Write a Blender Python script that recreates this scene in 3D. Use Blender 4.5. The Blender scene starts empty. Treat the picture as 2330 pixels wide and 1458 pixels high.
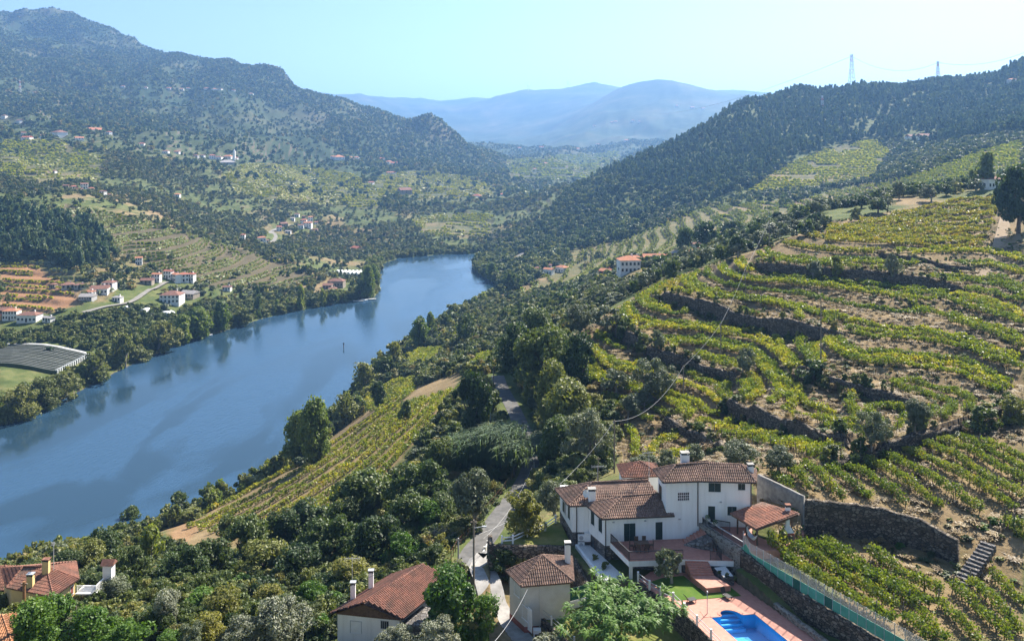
import bpy, bmesh, math, random, time
import numpy as np
from mathutils import Vector, Matrix
T0 = time.time()
rng = np.random.default_rng(7)
random.seed(7)
scene = bpy.context.scene
COL = scene.collection

# ------------------------------------------------------------------ camera
F, CX, HOR, CAMZ = 1829.0, 1165.0, 350.0, 105.0      # focal length in photo pixels, principal column, horizon row, eye height over the river
cam_d = bpy.data.cameras.new('camera')
cam_d.sensor_width = 36.0
cam_d.lens = 36.0 * F / 2330.0
cam_d.shift_y = -(729.0 - HOR) / 2330.0
cam_d.clip_start, cam_d.clip_end = 1.0, 60000.0
cam = bpy.data.objects.new('camera', cam_d); COL.objects.link(cam)
cam.location = (0, 0, CAMZ); cam.rotation_euler = (math.radians(90), 0, 0)
scene.camera = cam

# ------------------------------------------------------------------ sun, sky, exposure
SUN_EL = math.radians(42.5)
SUN_AZ = math.radians(40.0)                           # from +Y (view direction) towards +X (right)
S = Vector((math.sin(SUN_AZ) * math.cos(SUN_EL), math.cos(SUN_AZ) * math.cos(SUN_EL), math.sin(SUN_EL)))
w = bpy.data.worlds.new('World'); scene.world = w; w.use_nodes = True
nt = w.node_tree; nt.nodes.clear()
sky = nt.nodes.new('ShaderNodeTexSky'); sky.sky_type = 'NISHITA'; sky.sun_disc = False
sky.sun_elevation = SUN_EL; sky.sun_rotation = SUN_AZ
sky.altitude = 100; sky.air_density = 1.0; sky.dust_density = 0.9; sky.ozone_density = 2.2
bg = nt.nodes.new('ShaderNodeBackground'); bg.inputs['Strength'].default_value = 0.065
wo = nt.nodes.new('ShaderNodeOutputWorld')
nt.links.new(sky.outputs[0], bg.inputs[0]); nt.links.new(bg.outputs[0], wo.inputs[0])
sd = bpy.data.lights.new('sun', 'SUN'); sd.energy = 5.0; sd.angle = math.radians(0.53); sd.color = (1.0, 0.93, 0.82)
so = bpy.data.objects.new('sun', sd); COL.objects.link(so)
so.rotation_euler = (-S).to_track_quat('-Z', 'Y').to_euler()
vs = scene.view_settings
vs.view_transform = 'Standard'; vs.look = 'None'; vs.gamma = 1.0; vs.exposure = 1.55; vs.use_curve_mapping = False
cy = scene.cycles
cy.use_denoising = True
cy.max_bounces = 5; cy.diffuse_bounces = 2; cy.glossy_bounces = 2; cy.transmission_bounces = 3; cy.transparent_max_bounces = 6; cy.volume_bounces = 0
cy.use_adaptive_sampling = True; cy.adaptive_threshold = 0.02
cy.caustics_reflective = False; cy.caustics_refractive = False

# ------------------------------------------------------------------ helpers
def P(px, py, Y):                                      # a sight line of the photograph at distance Y
    return ((px - CX) / F * Y, Y, CAMZ - (py - HOR) / F * Y)
def PZ(px, py, Z):                                     # where it meets the level Z
    Y = (CAMZ - Z) * F / (py - HOR)
    return ((px - CX) / F * Y, Y, Z)
def pix(x, y, z):
    return CX + F * x / y, HOR + F * (CAMZ - z) / y

_lat = {}
def vnoise(x, y, seed=0):
    if seed not in _lat: _lat[seed] = np.random.default_rng(1000 + seed).random((256, 256))
    L = _lat[seed]
    xi = np.floor(x).astype(int); yi = np.floor(y).astype(int)
    fx = x - xi; fy = y - yi
    fx = fx * fx * (3 - 2 * fx); fy = fy * fy * (3 - 2 * fy)
    a = L[xi & 255, yi & 255]; b = L[(xi + 1) & 255, yi & 255]; c = L[xi & 255, (yi + 1) & 255]; d = L[(xi + 1) & 255, (yi + 1) & 255]
    return (a * (1 - fx) + b * fx) * (1 - fy) + (c * (1 - fx) + d * fx) * fy - 0.5
def fbm(x, y, octv=5, seed=0, gain=0.5):
    s = 0; a = 1.0
    for k in range(octv):
        s = s + a * vnoise(x * 2 ** k + 17.3 * k, y * 2 ** k + 5.1 * k, seed + k); a *= gain
    return s
def inpoly(x, y, poly):
    x = np.asarray(x, float); y = np.asarray(y, float)
    r = np.zeros(x.shape, bool); n = len(poly)
    for i in range(n):
        x0, y0 = poly[i][:2]; x1, y1 = poly[(i + 1) % n][:2]
        if y0 == y1: continue
        c = ((y0 > y) != (y1 > y)) & (x < (x1 - x0) * (y - y0) / (y1 - y0) + x0)
        r ^= c
    return r
def polydist(x, y, pts, closed=False):
    """distance to a polyline, signed side (left of travel = +) of the nearest piece, arc position 0..1, interpolated z"""
    best = np.full(x.shape, 1e18); side = np.zeros(x.shape); arc = np.zeros(x.shape); zz = np.zeros(x.shape)
    n = len(pts); segs = n if closed else n - 1
    ln = [math.dist(pts[i][:2], pts[(i + 1) % n][:2]) for i in range(segs)]; tot = sum(ln); acc = 0
    for i in range(segs):
        a = pts[i]; b = pts[(i + 1) % n]
        dx, dy = b[0] - a[0], b[1] - a[1]
        t = np.clip(((x - a[0]) * dx + (y - a[1]) * dy) / (dx * dx + dy * dy + 1e-9), 0, 1)
        ex = x - a[0] - t * dx; ey = y - a[1] - t * dy
        d2 = ex * ex + ey * ey
        m = d2 < best
        best = np.where(m, d2, best)
        side = np.where(m, np.sign(dx * (y - a[1]) - dy * (x - a[0])), side)
        arc = np.where(m, (acc + t * ln[i]) / tot, arc)
        if len(a) > 2: zz = np.where(m, a[2] + t * (b[2] - a[2]), zz)
        acc += ln[i]
    return np.sqrt(best), side, arc, zz
def resample(pts, step):
    pts = [np.array(p, float) for p in pts]; out = [pts[0]]
    for a, b in zip(pts[:-1], pts[1:]):
        n = max(1, int(round(np.linalg.norm((b - a)[:2]) / step)))
        for k in range(1, n + 1): out.append(a + (b - a) * k / n)
    return np.array(out)
def smooth(pts, it=2):
    """Chaikin corner cutting keeping the ends"""
    pts = [np.array(p, float) for p in pts]
    for _ in range(it):
        o = [pts[0]]
        for a, b in zip(pts[:-1], pts[1:]):
            o += [a * .75 + b * .25, a * .25 + b * .75]
        o.append(pts[-1]); pts = o
    return pts

# ------------------------------------------------------------------ object helpers
_labels = {}
def tag(o, label=None, cat=None, group=None, kind=None):
    if label:
        o['label'] = label; _labels.setdefault(label, []).append(o.name)
    if cat: o['category'] = cat
    if group: o['group'] = group
    if kind: o['kind'] = kind
    return o
def empty(name, loc=(0, 0, 0), label=None, cat=None, group=None):
    o = bpy.data.objects.new(name, None); COL.objects.link(o); o.location = loc
    o.empty_display_size = 0.3
    return tag(o, label, cat, group)
def obj(name, me, parent=None, mat=None, smooth_=False):
    o = bpy.data.objects.new(name, me); COL.objects.link(o)
    if mat is not None and not me.materials: me.materials.append(mat)
    if parent is not None:
        o.parent = parent                              # parents are never scaled or turned before parts are attached in place
        o.matrix_parent_inverse = Matrix.Translation(-Vector(parent.location)) if parent.type == 'EMPTY' and not parent.get('loc_local') else Matrix.Identity(4)
    if smooth_: me.polygons.foreach_set('use_smooth', np.ones(len(me.polygons), bool))
    return o
def npmesh(name, V, quads=None, tris=None):
    """fast mesh from arrays"""
    me = bpy.data.meshes.new(name)
    V = np.asarray(V, np.float32).reshape(-1, 3)
    me.vertices.add(len(V)); me.vertices.foreach_set('co', V.ravel())
    idx = []; tot = []
    if quads is not None and len(quads): q = np.asarray(quads, np.int32).reshape(-1, 4); idx.append(q.ravel()); tot.append(np.full(len(q), 4, np.int32))
    if tris is not None and len(tris): t = np.asarray(tris, np.int32).reshape(-1, 3); idx.append(t.ravel()); tot.append(np.full(len(t), 3, np.int32))
    idx = np.concatenate(idx); tot = np.concatenate(tot)
    me.loops.add(len(idx)); me.loops.foreach_set('vertex_index', idx)
    me.polygons.add(len(tot)); me.polygons.foreach_set('loop_start', np.concatenate([[0], np.cumsum(tot)[:-1]]).astype(np.int32))
    me.polygons.foreach_set('loop_total', tot)
    me.update(calc_edges=True)
    return me
class MB:
    """collects boxes, prisms, tubes and polygons into one mesh"""
    def __init__(s): s.v = []; s.f = []
    def add(s, vs, fs):
        k = len(s.v); s.v += [tuple(map(float, v)) for v in vs]; s.f += [tuple(i + k for i in f) for f in fs]; return s
    def box(s, c, size, rz=0.0):
        x, y, z = size[0] / 2, size[1] / 2, size[2] / 2; ca, sa = math.cos(rz), math.sin(rz)
        vs = []
        for dz in (-z, z):
            for dx, dy in ((-x, -y), (x, -y), (x, y), (-x, y)):
                vs.append((c[0] + dx * ca - dy * sa, c[1] + dx * sa + dy * ca, c[2] + dz))
        return s.add(vs, [(3, 2, 1, 0), (4, 5, 6, 7), (0, 1, 5, 4), (1, 2, 6, 5), (2, 3, 7, 6), (3, 0, 4, 7)])
    def prism(s, poly, z0, z1):
        """vertical prism over an XY polygon (ccw); z0/z1 numbers or per-corner lists"""
        n = len(poly); z0 = [z0] * n if np.isscalar(z0) else z0; z1 = [z1] * n if np.isscalar(z1) else z1
        a = sum(poly[i][0] * poly[(i + 1) % n][1] - poly[(i + 1) % n][0] * poly[i][1] for i in range(n))
        ids = list(range(n)) if a > 0 else list(range(n))[::-1]
        vs = [(poly[i][0], poly[i][1], z0[i]) for i in ids] + [(poly[i][0], poly[i][1], z1[i]) for i in ids]
        return s.add(vs, [tuple(range(n))[::-1], tuple(range(n, 2 * n))] + [(i, (i + 1) % n, n + (i + 1) % n, n + i) for i in range(n)])
    def bar(s, a, b, w, h=None, up=(0, 0, 1)):
        """square-section bar from a to b"""
        h = h or w; a = Vector(a); b = Vector(b); d = (b - a).normalized(); up = Vector(up)
        if abs(d.dot(up)) > .98: up = Vector((1, 0, 0))
        r = d.cross(up).normalized() * (w / 2); u = r.cross(d).normalized() * (h / 2)
        vs = [a - r - u, a + r - u, a + r + u, a - r + u, b - r - u, b + r - u, b + r + u, b - r + u]
        return s.add(vs, [(0, 1, 2, 3), (7, 6, 5, 4), (0, 4, 5, 1), (1, 5, 6, 2), (2, 6, 7, 3), (3, 7, 4, 0)])
    def tube(s, pts, r, n=6, r1=None):
        pts = [Vector(p) for p in pts]; k = len(pts); r1 = r if r1 is None else r1; vs = []; fs = []
        for i, p in enumerate(pts):
            d = (pts[min(i + 1, k - 1)] - pts[max(i - 1, 0)]).normalized()
            up = Vector((0, 0, 1)) if abs(d.z) < .95 else Vector((1, 0, 0))
            a = d.cross(up).normalized(); b = a.cross(d).normalized(); rr = r + (r1 - r) * i / max(1, k - 1)
            for j in range(n):
                t = 2 * math.pi * j / n; vs.append(p + a * (rr * math.cos(t)) + b * (rr * math.sin(t)))
        for i in range(k - 1):
            for j in range(n): fs.append((i * n + j, i * n + (j + 1) % n, (i + 1) * n + (j + 1) % n, (i + 1) * n + j))
        fs += [tuple(range(n))[::-1], tuple((k - 1) * n + j for j in range(n))]
        return s.add(vs, fs)
    def poly(s, pts): return s.add(pts, [tuple(range(len(pts)))])
    def mesh(s, name):
        me = bpy.data.meshes.new(name); me.from_pydata(s.v, [], s.f); me.update(); return me
    def build(s, name, mat, parent=None, smooth_=False): return obj(name, s.mesh(name), parent, mat, smooth_)

# ------------------------------------------------------------------ materials
MATS = {}
def newmat(name):
    m = bpy.data.materials.new(name); m.use_nodes = True; nt = m.node_tree; nt.nodes.clear(); MATS[name] = m
    return m, nt, nt.nodes.new('ShaderNodeOutputMaterial')
def N(nt, t, **kw):
    n = nt.nodes.new(t)
    for k, v in kw.items():
        if k in n.inputs: n.inputs[k].default_value = v
        else: setattr(n, k, v)
    return n
def ramp(nt, fac, stops, interp='LINEAR'):
    r = nt.nodes.new('ShaderNodeValToRGB'); r.color_ramp.interpolation = interp
    el = r.color_ramp.elements
    while len(el) > 1: el.remove(el[-1])
    for i, (p, c) in enumerate(stops):
        e = el[0] if i == 0 else el.new(p)
        e.position = p; e.color = (*c, 1) if len(c) == 3 else c
    nt.links.new(fac, r.inputs[0]); return r.outputs[0]
def mixc(nt, fac, a, b, mode='MIX'):
    m = nt.nodes.new('ShaderNodeMix'); m.data_type = 'RGBA'; m.blend_type = mode
    for sock, v in ((m.inputs[0], fac), (m.inputs[6], a), (m.inputs[7], b)):
        if hasattr(v, 'is_output') or isinstance(v, bpy.types.NodeSocket): nt.links.new(v, sock)
        elif isinstance(v, (int, float)): sock.default_value = v
        else: sock.default_value = (*v, 1) if len(v) == 3 else v
    return m.outputs[2]
def math_(nt, op, a, b=0.0, c=None, clamp=False):
    m = nt.nodes.new('ShaderNodeMath'); m.operation = op; m.use_clamp = clamp
    for i, v in enumerate((a, b) if c is None else (a, b, c)):
        if isinstance(v, bpy.types.NodeSocket): nt.links.new(v, m.inputs[i])
        else: m.inputs[i].default_value = v
    return m.outputs[0]
def noise(nt, scale, detail=4, rough=.55, vec=None, dist=0.0, out=0):
    n = N(nt, 'ShaderNodeTexNoise', Scale=scale, Detail=detail, Roughness=rough, Distortion=dist)
    if vec is not None: nt.links.new(vec, n.inputs['Vector'])
    return n.outputs[out]
def coords(nt, which='Object', scale=None):
    if which == 'Position': v = nt.nodes.new('ShaderNodeNewGeometry').outputs['Position']
    else: v = nt.nodes.new('ShaderNodeTexCoord').outputs[which]
    if scale is None: return v
    mp = nt.nodes.new('ShaderNodeMapping'); mp.inputs['Scale'].default_value = scale
    nt.links.new(v, mp.inputs[0]); return mp.outputs[0]
def bump(nt, h, strength=.4, dist=.05):
    b = N(nt, 'ShaderNodeBump', Strength=strength, Distance=dist); nt.links.new(h, b.inputs['Height']); return b.outputs[0]
def principled(nt, out, col, rough=.8, spec=.3, normal=None, metallic=0.0):
    p = nt.nodes.new('ShaderNodeBsdfPrincipled')
    if isinstance(col, bpy.types.NodeSocket): nt.links.new(col, p.inputs['Base Color'])
    else: p.inputs['Base Color'].default_value = (*col, 1)
    if isinstance(rough, bpy.types.NodeSocket): nt.links.new(rough, p.inputs['Roughness'])
    else: p.inputs['Roughness'].default_value = rough
    p.inputs['Specular IOR Level'].default_value = spec; p.inputs['Metallic'].default_value = metallic
    if normal is not None: nt.links.new(normal, p.inputs['Normal'])
    nt.links.new(p.outputs[0], out.inputs[0]); return p
def simple(name, c0, c1=None, scale=3.0, rough=.8, spec=.3, bmp=0.0, bscale=None, bdist=.02, space='Position'):
    """base colour broken up by noise, slight bump"""
    m, nt, out = newmat(name); v = coords(nt, space)
    c1 = c1 or tuple(x * .8 for x in c0)
    n = noise(nt, scale, 5, .6, v)
    col = ramp(nt, n, [(.35, c0), (.68, c1)])
    nrm = bump(nt, noise(nt, bscale or scale * 6, 4, .6, v), bmp, bdist) if bmp else None
    principled(nt, out, col, rough, spec, nrm); return m
# ================================================================== terrain
# sight lines of the photograph with an estimated distance each: (px, py, Y)
CTRL = [
 # left bank, from the shore up to the high ridge
 (-250,1130,240),(0,1000,292),(-200,820,400),(0,850,360),(0,780,415),(60,810,390),(50,722,455),(0,650,510),(100,650,505),(50,600,545),(100,545,600),(30,500,640),(110,470,690),(20,430,800),(200,455,745),
 (50,380,1000),(50,300,1350),(50,235,1750),(50,150,2350),(50,70,3000),(0,22,3300),(120,34,3300),(-250,300,1400),(-250,100,2900),(-250,10,3400),(-300,500,640),(-300,650,520),
 (200,740,440),(200,700,465),(200,660,490),(200,600,545),(200,540,610),(200,480,690),(200,400,1000),(200,340,1250),(200,250,1800),(200,150,2500),(210,75,3150),
 (300,790,415),(300,740,450),(300,690,485),(300,650,515),(300,600,560),(300,540,635),(300,490,710),(300,450,870),(300,385,1080),(300,310,1430),(300,220,2050),(300,140,2700),(300,90,3100),
 (400,700,500),(400,640,550),(400,580,600),(400,535,670),(400,490,850),(400,420,1060),(400,340,1350),(400,250,1950),(400,170,2600),(400,130,2900),
 (500,690,520),(500,650,560),(500,600,615),(500,555,690),(500,520,830),(500,460,980),(500,400,1180),(500,368,1330),(500,300,1750),(500,220,2250),(500,152,2800),
 (600,690,545),(600,650,580),(600,605,640),(600,585,690),(600,540,850),(600,480,1000),(600,420,1180),(600,380,1350),(600,310,1800),(600,240,2250),(600,170,2700),(570,170,2700),(640,178,2650),
 (680,680,565),(720,650,600),(760,640,625),(700,600,690),(650,590,690),(720,560,850),(690,510,980),(690,470,1090),(700,400,1400),(700,350,1700),(700,300,2000),(700,240,2350),(665,197,2600),
 (800,600,760),(850,575,830),(800,540,950),(800,490,1080),(800,430,1330),(800,370,1680),(800,320,1950),(800,270,2250),(800,233,2450),
 (900,565,870),(900,530,960),(900,480,1120),(900,430,1350),(900,385,1650),(900,335,1950),(900,300,2150),(900,268,2350),
 (1000,560,890),(1000,540,940),(1000,500,1070),(1000,450,1280),(1000,400,1650),(1000,345,2100),(985,272,2300),(1040,296,2350),(1100,327,2400),
 (1100,555,900),(1100,500,1080),(1100,440,1330),(1100,380,1900),(1180,520,950),(1200,480,1100),(1200,432,1320),(1260,430,1300),(1230,400,1800),(1150,358,2500),(1300,385,2050),(1300,355,2700),(1400,360,2500),(1450,350,2800),(1150,336,3300),
 # behind the left ridges
 (0,120,4700),(300,170,4500),(500,230,4000),(660,280,3700),(850,320,3500),(1000,345,3300),(-250,120,4700),
 # far blue ranges
 (700,200,7600),(750,213,7600),(860,219,7600),(950,240,7800),(1040,243,7800),(1120,224,7600),(1205,211,7600),(1300,208,7600),(1350,201,7600),(1430,210,7600),(1200,262,6600),(1100,290,6400),(950,300,6300),(800,270,6300),(1250,305,5400),(1150,326,4600),
 (1400,222,5600),(1490,199,5600),(1560,205,5600),(1640,214,5600),(1720,224,5600),(1320,262,5300),(1450,262,4600),(1560,272,4300),(1350,312,4000),(1500,322,3500),(1600,300,3900),(1260,330,4100),
 (1680,213,10500),(1750,212,10500),(1850,230,9800),(2100,250,9000),(2400,250,9000),(1490,230,9500),(1200,235,11000),(800,235,11000),(300,235,11000),(0,235,11000),
 # wooded hill on the right
 (1180,570,860),(1240,560,830),(1200,540,900),(1300,535,850),(1300,480,960),(1310,440,1060),(1400,520,850),(1400,450,970),(1400,395,1110),(1500,470,880),(1500,400,1030),(1500,342,1160),(1600,430,880),(1600,350,1050),(1600,290,1190),(1650,262,1220),
 (1700,400,880),(1700,320,1080),(1700,240,1260),(1800,340,980),(1800,270,1150),(1800,206,1300),(1900,310,1060),(1940,200,1320),(2000,270,1130),(2060,200,1280),(2100,315,960),(2100,250,1120),(2130,194,1260),(2200,280,1000),(2200,192,1230),(2270,230,1080),(2330,260,950),(2330,150,1200),(2450,150,1150),(2500,300,850),
 (1320,470,1500),(1500,400,1600),(1700,320,1800),(1940,300,1900),(2200,280,1800),(2450,250,1800),
 # terraced slopes on the right bank, middle distance
 (1180,640,590),(1190,600,700),(1110,630,640),(1130,610,690),(1250,640,560),(1250,610,640),(1330,600,620),(1400,575,620),(1450,545,640),(1550,525,620),(1500,500,740),(1600,470,760),(1700,485,630),(1700,440,790),(1750,400,850),(1850,455,620),(1900,400,840),(1900,360,920),(2000,430,620),(2000,380,860),(2050,390,660),(2150,360,660),(2200,330,760),(2250,340,660),(2330,340,640),(2330,300,760),(2450,330,600),
 (1230,680,480),(1300,670,440),(1400,650,400),(1400,612,470),(1440,612,350),(1500,608,345),(1600,580,380),(1590,560,430),(1700,540,400),(1850,500,400),(2050,470,390),(2230,435,370),(2400,430,360),
 # right bank between the river and the lane
 (1100,690,520),(1060,700,500),(1000,750,425),(930,800,385),(860,860,335),(800,930,298),(760,975,285),(1000,800,350),(900,880,300),(1100,750,385),(1150,720,410),(1200,700,400),(1150,790,300),(1050,850,272),(1100,800,300),(1250,740,300),(1300,700,300),
 (850,960,238),(950,930,225),(1000,960,198),(900,1000,200),(700,1075,208),(800,1030,212),(640,1060,238),(600,1130,205),(520,1180,200),(480,1140,225),(420,1215,192),(380,1195,208),(300,1220,200),(200,1240,196),(100,1265,190),(0,1290,185),(-200,1380,165),
 (620,1200,170),(500,1240,165),(700,1200,158),(800,1120,172),(900,1080,172),(1000,1040,170),(1050,950,190),(1080,900,205),(1000,1100,152),(900,1150,150),(800,1200,146),(700,1260,136),(600,1270,140),(500,1310,130),(350,1280,148),(300,1320,128),(150,1300,150),(0,1330,140),(-200,1430,125),
 (900,1270,120),(1000,1230,120),(1000,1160,136),(700,1340,110),(600,1400,96),(300,1400,100),(100,1430,88),(0,1458,84),(850,1330,106),(950,1340,98),(400,1458,84),(700,1458,86),
 # lane and oaks
 (1075,1262,108),(1130,1185,122),(1190,1105,139),(1213,1055,150),(1172,935,184),(1142,882,205),(1132,842,224),(1250,1000,160),(1280,920,180),(1250,850,200),(1300,850,190),(1200,780,260),(1300,1060,133),(1340,1000,148),(1270,1110,122),(1230,1160,116),
 # vineyard hill
 (1400,1075,128),(1450,1040,134),(1500,965,148),(1600,1030,128),(1700,1005,127),(1700,885,153),(1700,800,174),(1700,700,195),(1700,612,213),(1780,565,238),(1500,665,214),(1400,725,203),(1305,765,194),(1350,855,172),(1450,905,160),(1580,790,181),(1580,700,200),
 (1950,800,150),(1950,700,178),(1950,605,213),(1950,535,243),(2200,485,280),(2270,460,292),(2250,560,233),(2280,605,208),(2200,705,172),(2300,755,150),(2200,835,141),(2100,905,130),(1900,925,134),(1850,850,146),(1560,880,160),(2330,640,190),(2400,560,210),(2330,860,132),
 (1850,480,330),(2050,440,335),(2230,415,345),(1680,560,300),(1550,610,290),(1450,650,280),(1380,690,262),(2330,420,300),(2450,420,290),
 (1900,1010,115),(2000,965,122),(2100,985,116),(2300,890,127),(2330,960,116),(2000,1050,108),(2150,1060,105),(2330,1050,107),(2300,1130,97),(2150,1150,96),(1850,1080,102),(2450,1100,98),
 (2330,1210,90),(2330,1300,86),(2330,1458,78),(2150,1400,82),(2050,1440,80),(2500,1458,76),(2500,1250,86),
]
CTRL_XYZ = [  # places known by level
 (20,92,58.5),(8,98,58.4),(0,97,58.0),(-4,95,55.5),(4,88,55.0),(30,86,60.4),(38,84,60.4),(36,100,64.5),(26,104,64.0),(16,106,60.0),(10,106,57.5),(18,84,56),(8,80,55.5),(-2,84,55),(-12,88,52.5),(28,78,57),(-56,95,49.5),(-66,96,49.5),(-40,90,51),(-25,82,53),
 (-60,60,62),(-30,60,62),(0,60,62),(30,60,62),(60,60,64),(0,40,68),(-40,40,68),(40,40,68),(0,20,74),(-20,20,74),(20,20,74),(-30,30,70),(30,30,70),
]
RIV_PX = [(-420,1180),(-200,1060),(0,968),(100,930),(200,880),(280,838),(400,786),(520,750),(600,724),(680,707),(760,691),(852,677),(866,655),(862,628),(872,600),(905,588),(960,583),(1010,579),(1130,577),(1135,583),(1092,590),(1076,602),(1078,614),(1100,630),(1128,646),(1136,662),(1090,690),(1030,720),(960,762),(900,806),(850,850),(800,898),(760,950),(700,1010),(640,1060),(560,1115),(480,1150),(380,1205),(200,1265),(0,1320),(-420,1440)]
RIV = [PZ(px, py, 0.0)[:2] for px, py in RIV_PX]

A_U = 2.2
def warp(x, y): return np.stack([A_U * x / y, np.log(y)], -1)
C3 = np.array([P(*c) for c in CTRL] + [(x, y, z) for x, y, z in CTRL_XYZ] + [(x, y, 0.3) for x, y in RIV])
CW = warp(C3[:, 0], C3[:, 1])
_d = np.linalg.norm(CW[:, None] - CW[None], axis=-1)
n_ = len(C3); Am = np.zeros((n_ + 3, n_ + 3)); Am[:n_, :n_] = _d + np.eye(n_) * -0.012; Am[:n_, n_] = 1; Am[:n_, n_ + 1:] = CW; Am[n_:, :n_] = Am[:n_, n_:].T
RB = np.linalg.solve(Am, np.concatenate([C3[:, 2], np.zeros(3)]))

ug = np.concatenate([np.linspace(-1.05, -0.69, 50, endpoint=False), np.linspace(-0.69, 0.69, 660, endpoint=False), np.linspace(0.69, 1.05, 51)])
lg = np.concatenate([np.linspace(math.log(18), math.log(62), 40, endpoint=False), np.linspace(math.log(62), math.log(330), 470, endpoint=False), np.linspace(math.log(330), math.log(1500), 300, endpoint=False), np.linspace(math.log(1500), math.log(13500), 150)])
NU, NV = len(ug), len(lg)
YG = np.exp(lg)[:, None] * np.ones(NU)[None]; XG = YG * ug[None]
H = np.zeros((NV, NU))
_w = warp(XG, YG).reshape(-1, 2).astype(np.float32)
_h = np.zeros(len(_w), np.float32)
for i in range(n_):
    _h += np.float32(RB[i]) * np.sqrt((_w[:, 0] - np.float32(CW[i, 0])) ** 2 + (_w[:, 1] - np.float32(CW[i, 1])) ** 2)
_h += RB[n_] + RB[n_ + 1] * _w[:, 0] + RB[n_ + 2] * _w[:, 1]
H = _h.reshape(NV, NU).astype(np.float64)
# hills are gullied: the farther the broader
UN, LN = XG / YG * 14, np.log(YG) * 9
far = np.clip((np.log(YG) - math.log(700)) / 1.2, 0, 1)
calm = 1 - .62 * np.clip((np.log(YG) - math.log(3800)) / .4, 0, 1)
H += YG * fbm(UN, LN, 6, 3) * (0.003 + 0.012 * far) * calm
rid = 1 - np.abs(2 * fbm(UN * .9 + 3, LN * .7, 4, 21))
H += YG * (rid - .72) * 0.011 * far * calm
for px_, py_, Y_, amp, rad in ((120, 40, 3300, 34, 80), (60, 30, 3300, 14, 60), (295, 92, 3100, 18, 45), (230, 80, 3150, 12, 50), (430, 140, 2900, 14, 60), (500, 152, 2800, 16, 60), (600, 172, 2700, 34, 90), (640, 180, 2650, 16, 60), (985, 275, 2300, 26, 55), (960, 280, 2300, 12, 30), (1200, 212, 7600, 40, 260), (1350, 203, 7600, 45, 300), (1490, 200, 5600, 55, 420)):
    x_, y_, _ = P(px_, py_, Y_); H += amp * np.exp(-((XG - x_) ** 2 + ((YG - y_) * .7) ** 2) / rad ** 2)
def ridx(x, y):
    fu = np.interp(x / y, ug, np.arange(NU)); fv = np.interp(np.log(y), lg, np.arange(NV)); return fu, fv
def sample(A, x, y):
    x = np.asarray(x, float); y = np.asarray(y, float); fu, fv = ridx(x, y)
    i = np.clip(fv.astype(int), 0, NV - 2); j = np.clip(fu.astype(int), 0, NU - 2); a = fv - i; b = fu - j
    return (A[i, j] * (1 - b) + A[i, j + 1] * b) * (1 - a) + (A[i + 1, j] * (1 - b) + A[i + 1, j + 1] * b) * a
def ground(x, y): return sample(H, x, y)
_yr = np.exp(np.linspace(math.log(45), math.log(13000), 5000))
def cast(px, py, y0=45, y1=13000, default=None):
    """first place where the sight line meets the ground"""
    ys = _yr[(_yr >= y0) & (_yr <= y1)]
    xs = (px - CX) / F * ys; zs = CAMZ - (py - HOR) / F * ys
    k = np.nonzero(ground(xs, ys) >= zs)[0]
    if len(k) == 0:
        if default is None: return (xs[-1], ys[-1], float(ground(xs[-1], ys[-1])))
        return default
    i = k[0]
    return (float(xs[i]), float(ys[i]), float(ground(xs[i], ys[i])))

# river bed and banks
rd, rs, _, _ = polydist(XG.ravel(), YG.ravel(), RIV, closed=True)
rd = rd.reshape(H.shape); rin = inpoly(XG, YG, RIV)
RSD = np.where(rin, -rd, rd)
lowland = np.maximum(H, 0.25 + np.minimum(rd, 8) * 0.22)
k_ = np.clip(rd / 45, 0, 1)
H = np.where(rin, -0.4 - np.minimum(rd, 12) * .28, np.where(rd < 45, lowland * k_ + np.minimum(lowland, 0.3 + rd * 0.42) * (1 - k_), np.maximum(H, 1.2)))

# ---- terraces: walls traced along their middle line, (px, py) left to right, height in metres
WALLS = [
 ('W1', [(1500,672),(1560,690),(1650,712),(1760,736),(1850,756),(1925,762)], 3.6),
 ('W2', [(1395,745),(1440,775),(1490,808),(1560,826),(1640,852),(1690,864)], 3.4),
 ('W3', [(1655,915),(1700,936),(1780,965),(1860,990),(1940,1022)], 3.0),
 ('W4', [(1815,842),(1870,858),(1960,884),(2040,904),(2115,922)], 2.6),
 ('W5', [(1705,606),(1780,612),(1880,620),(1990,632),(2100,648),(2200,660)], 4.2),
 ('W6', [(1510,958),(1560,978),(1620,1008),(1665,1030)], 2.4),
 ('W7', [(1850,1066),(1920,1046),(2000,1026),(2100,1000),(2200,965),(2330,918)], 2.4),
 ('W8', [(2000,575),(2080,590),(2150,602),(2215,612)], 1.8),
]
wall_lines = {}
for nm, pts, hh in WALLS:
    L3 = [cast(px, py, 80, 330) for px, py in pts]
    wall_lines[nm] = (smooth(L3, 2), hh)
near = (YG > 80) & (YG < 340) & (XG / YG > 0.05)
nx, ny = XG[near], YG[near]; dH = np.zeros(nx.shape)
for nm, (L3, hh) in wall_lines.items():
    d, s, a, _ = polydist(nx, ny, L3)
    fade = np.clip(np.minimum(a, 1 - a) / .06, 0, 1) * (d < 12)
    wid = 6.5
    dH += np.where(d < wid, s * (hh / 2) * (1 - d / wid), 0) * fade
H[near] += dH
HTERR = H.copy()
pxn, pyn = CX + F * nx / ny, HOR + F * (CAMZ - H[near]) / ny
hillm = inpoly(pxn, pyn, [(1310,800),(1400,705),(1500,645),(1700,580),(1740,565),(1900,500),(2280,445),(2262,560),(2400,590),(2400,870),(2250,930),(2000,1000),(1860,1050),(1700,1010),(1560,1050),(1420,1050),(1410,960),(1330,870)])
zq = (H[near] - 50.0) / 1.7; fq = zq - np.floor(zq)      # low earth banks between the rows
H[near] += np.where(hillm, (np.where(fq < .68, fq * .12, .0816 + (fq - .68) / .32 * .9184) - fq) * 1.7, 0)

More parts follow.
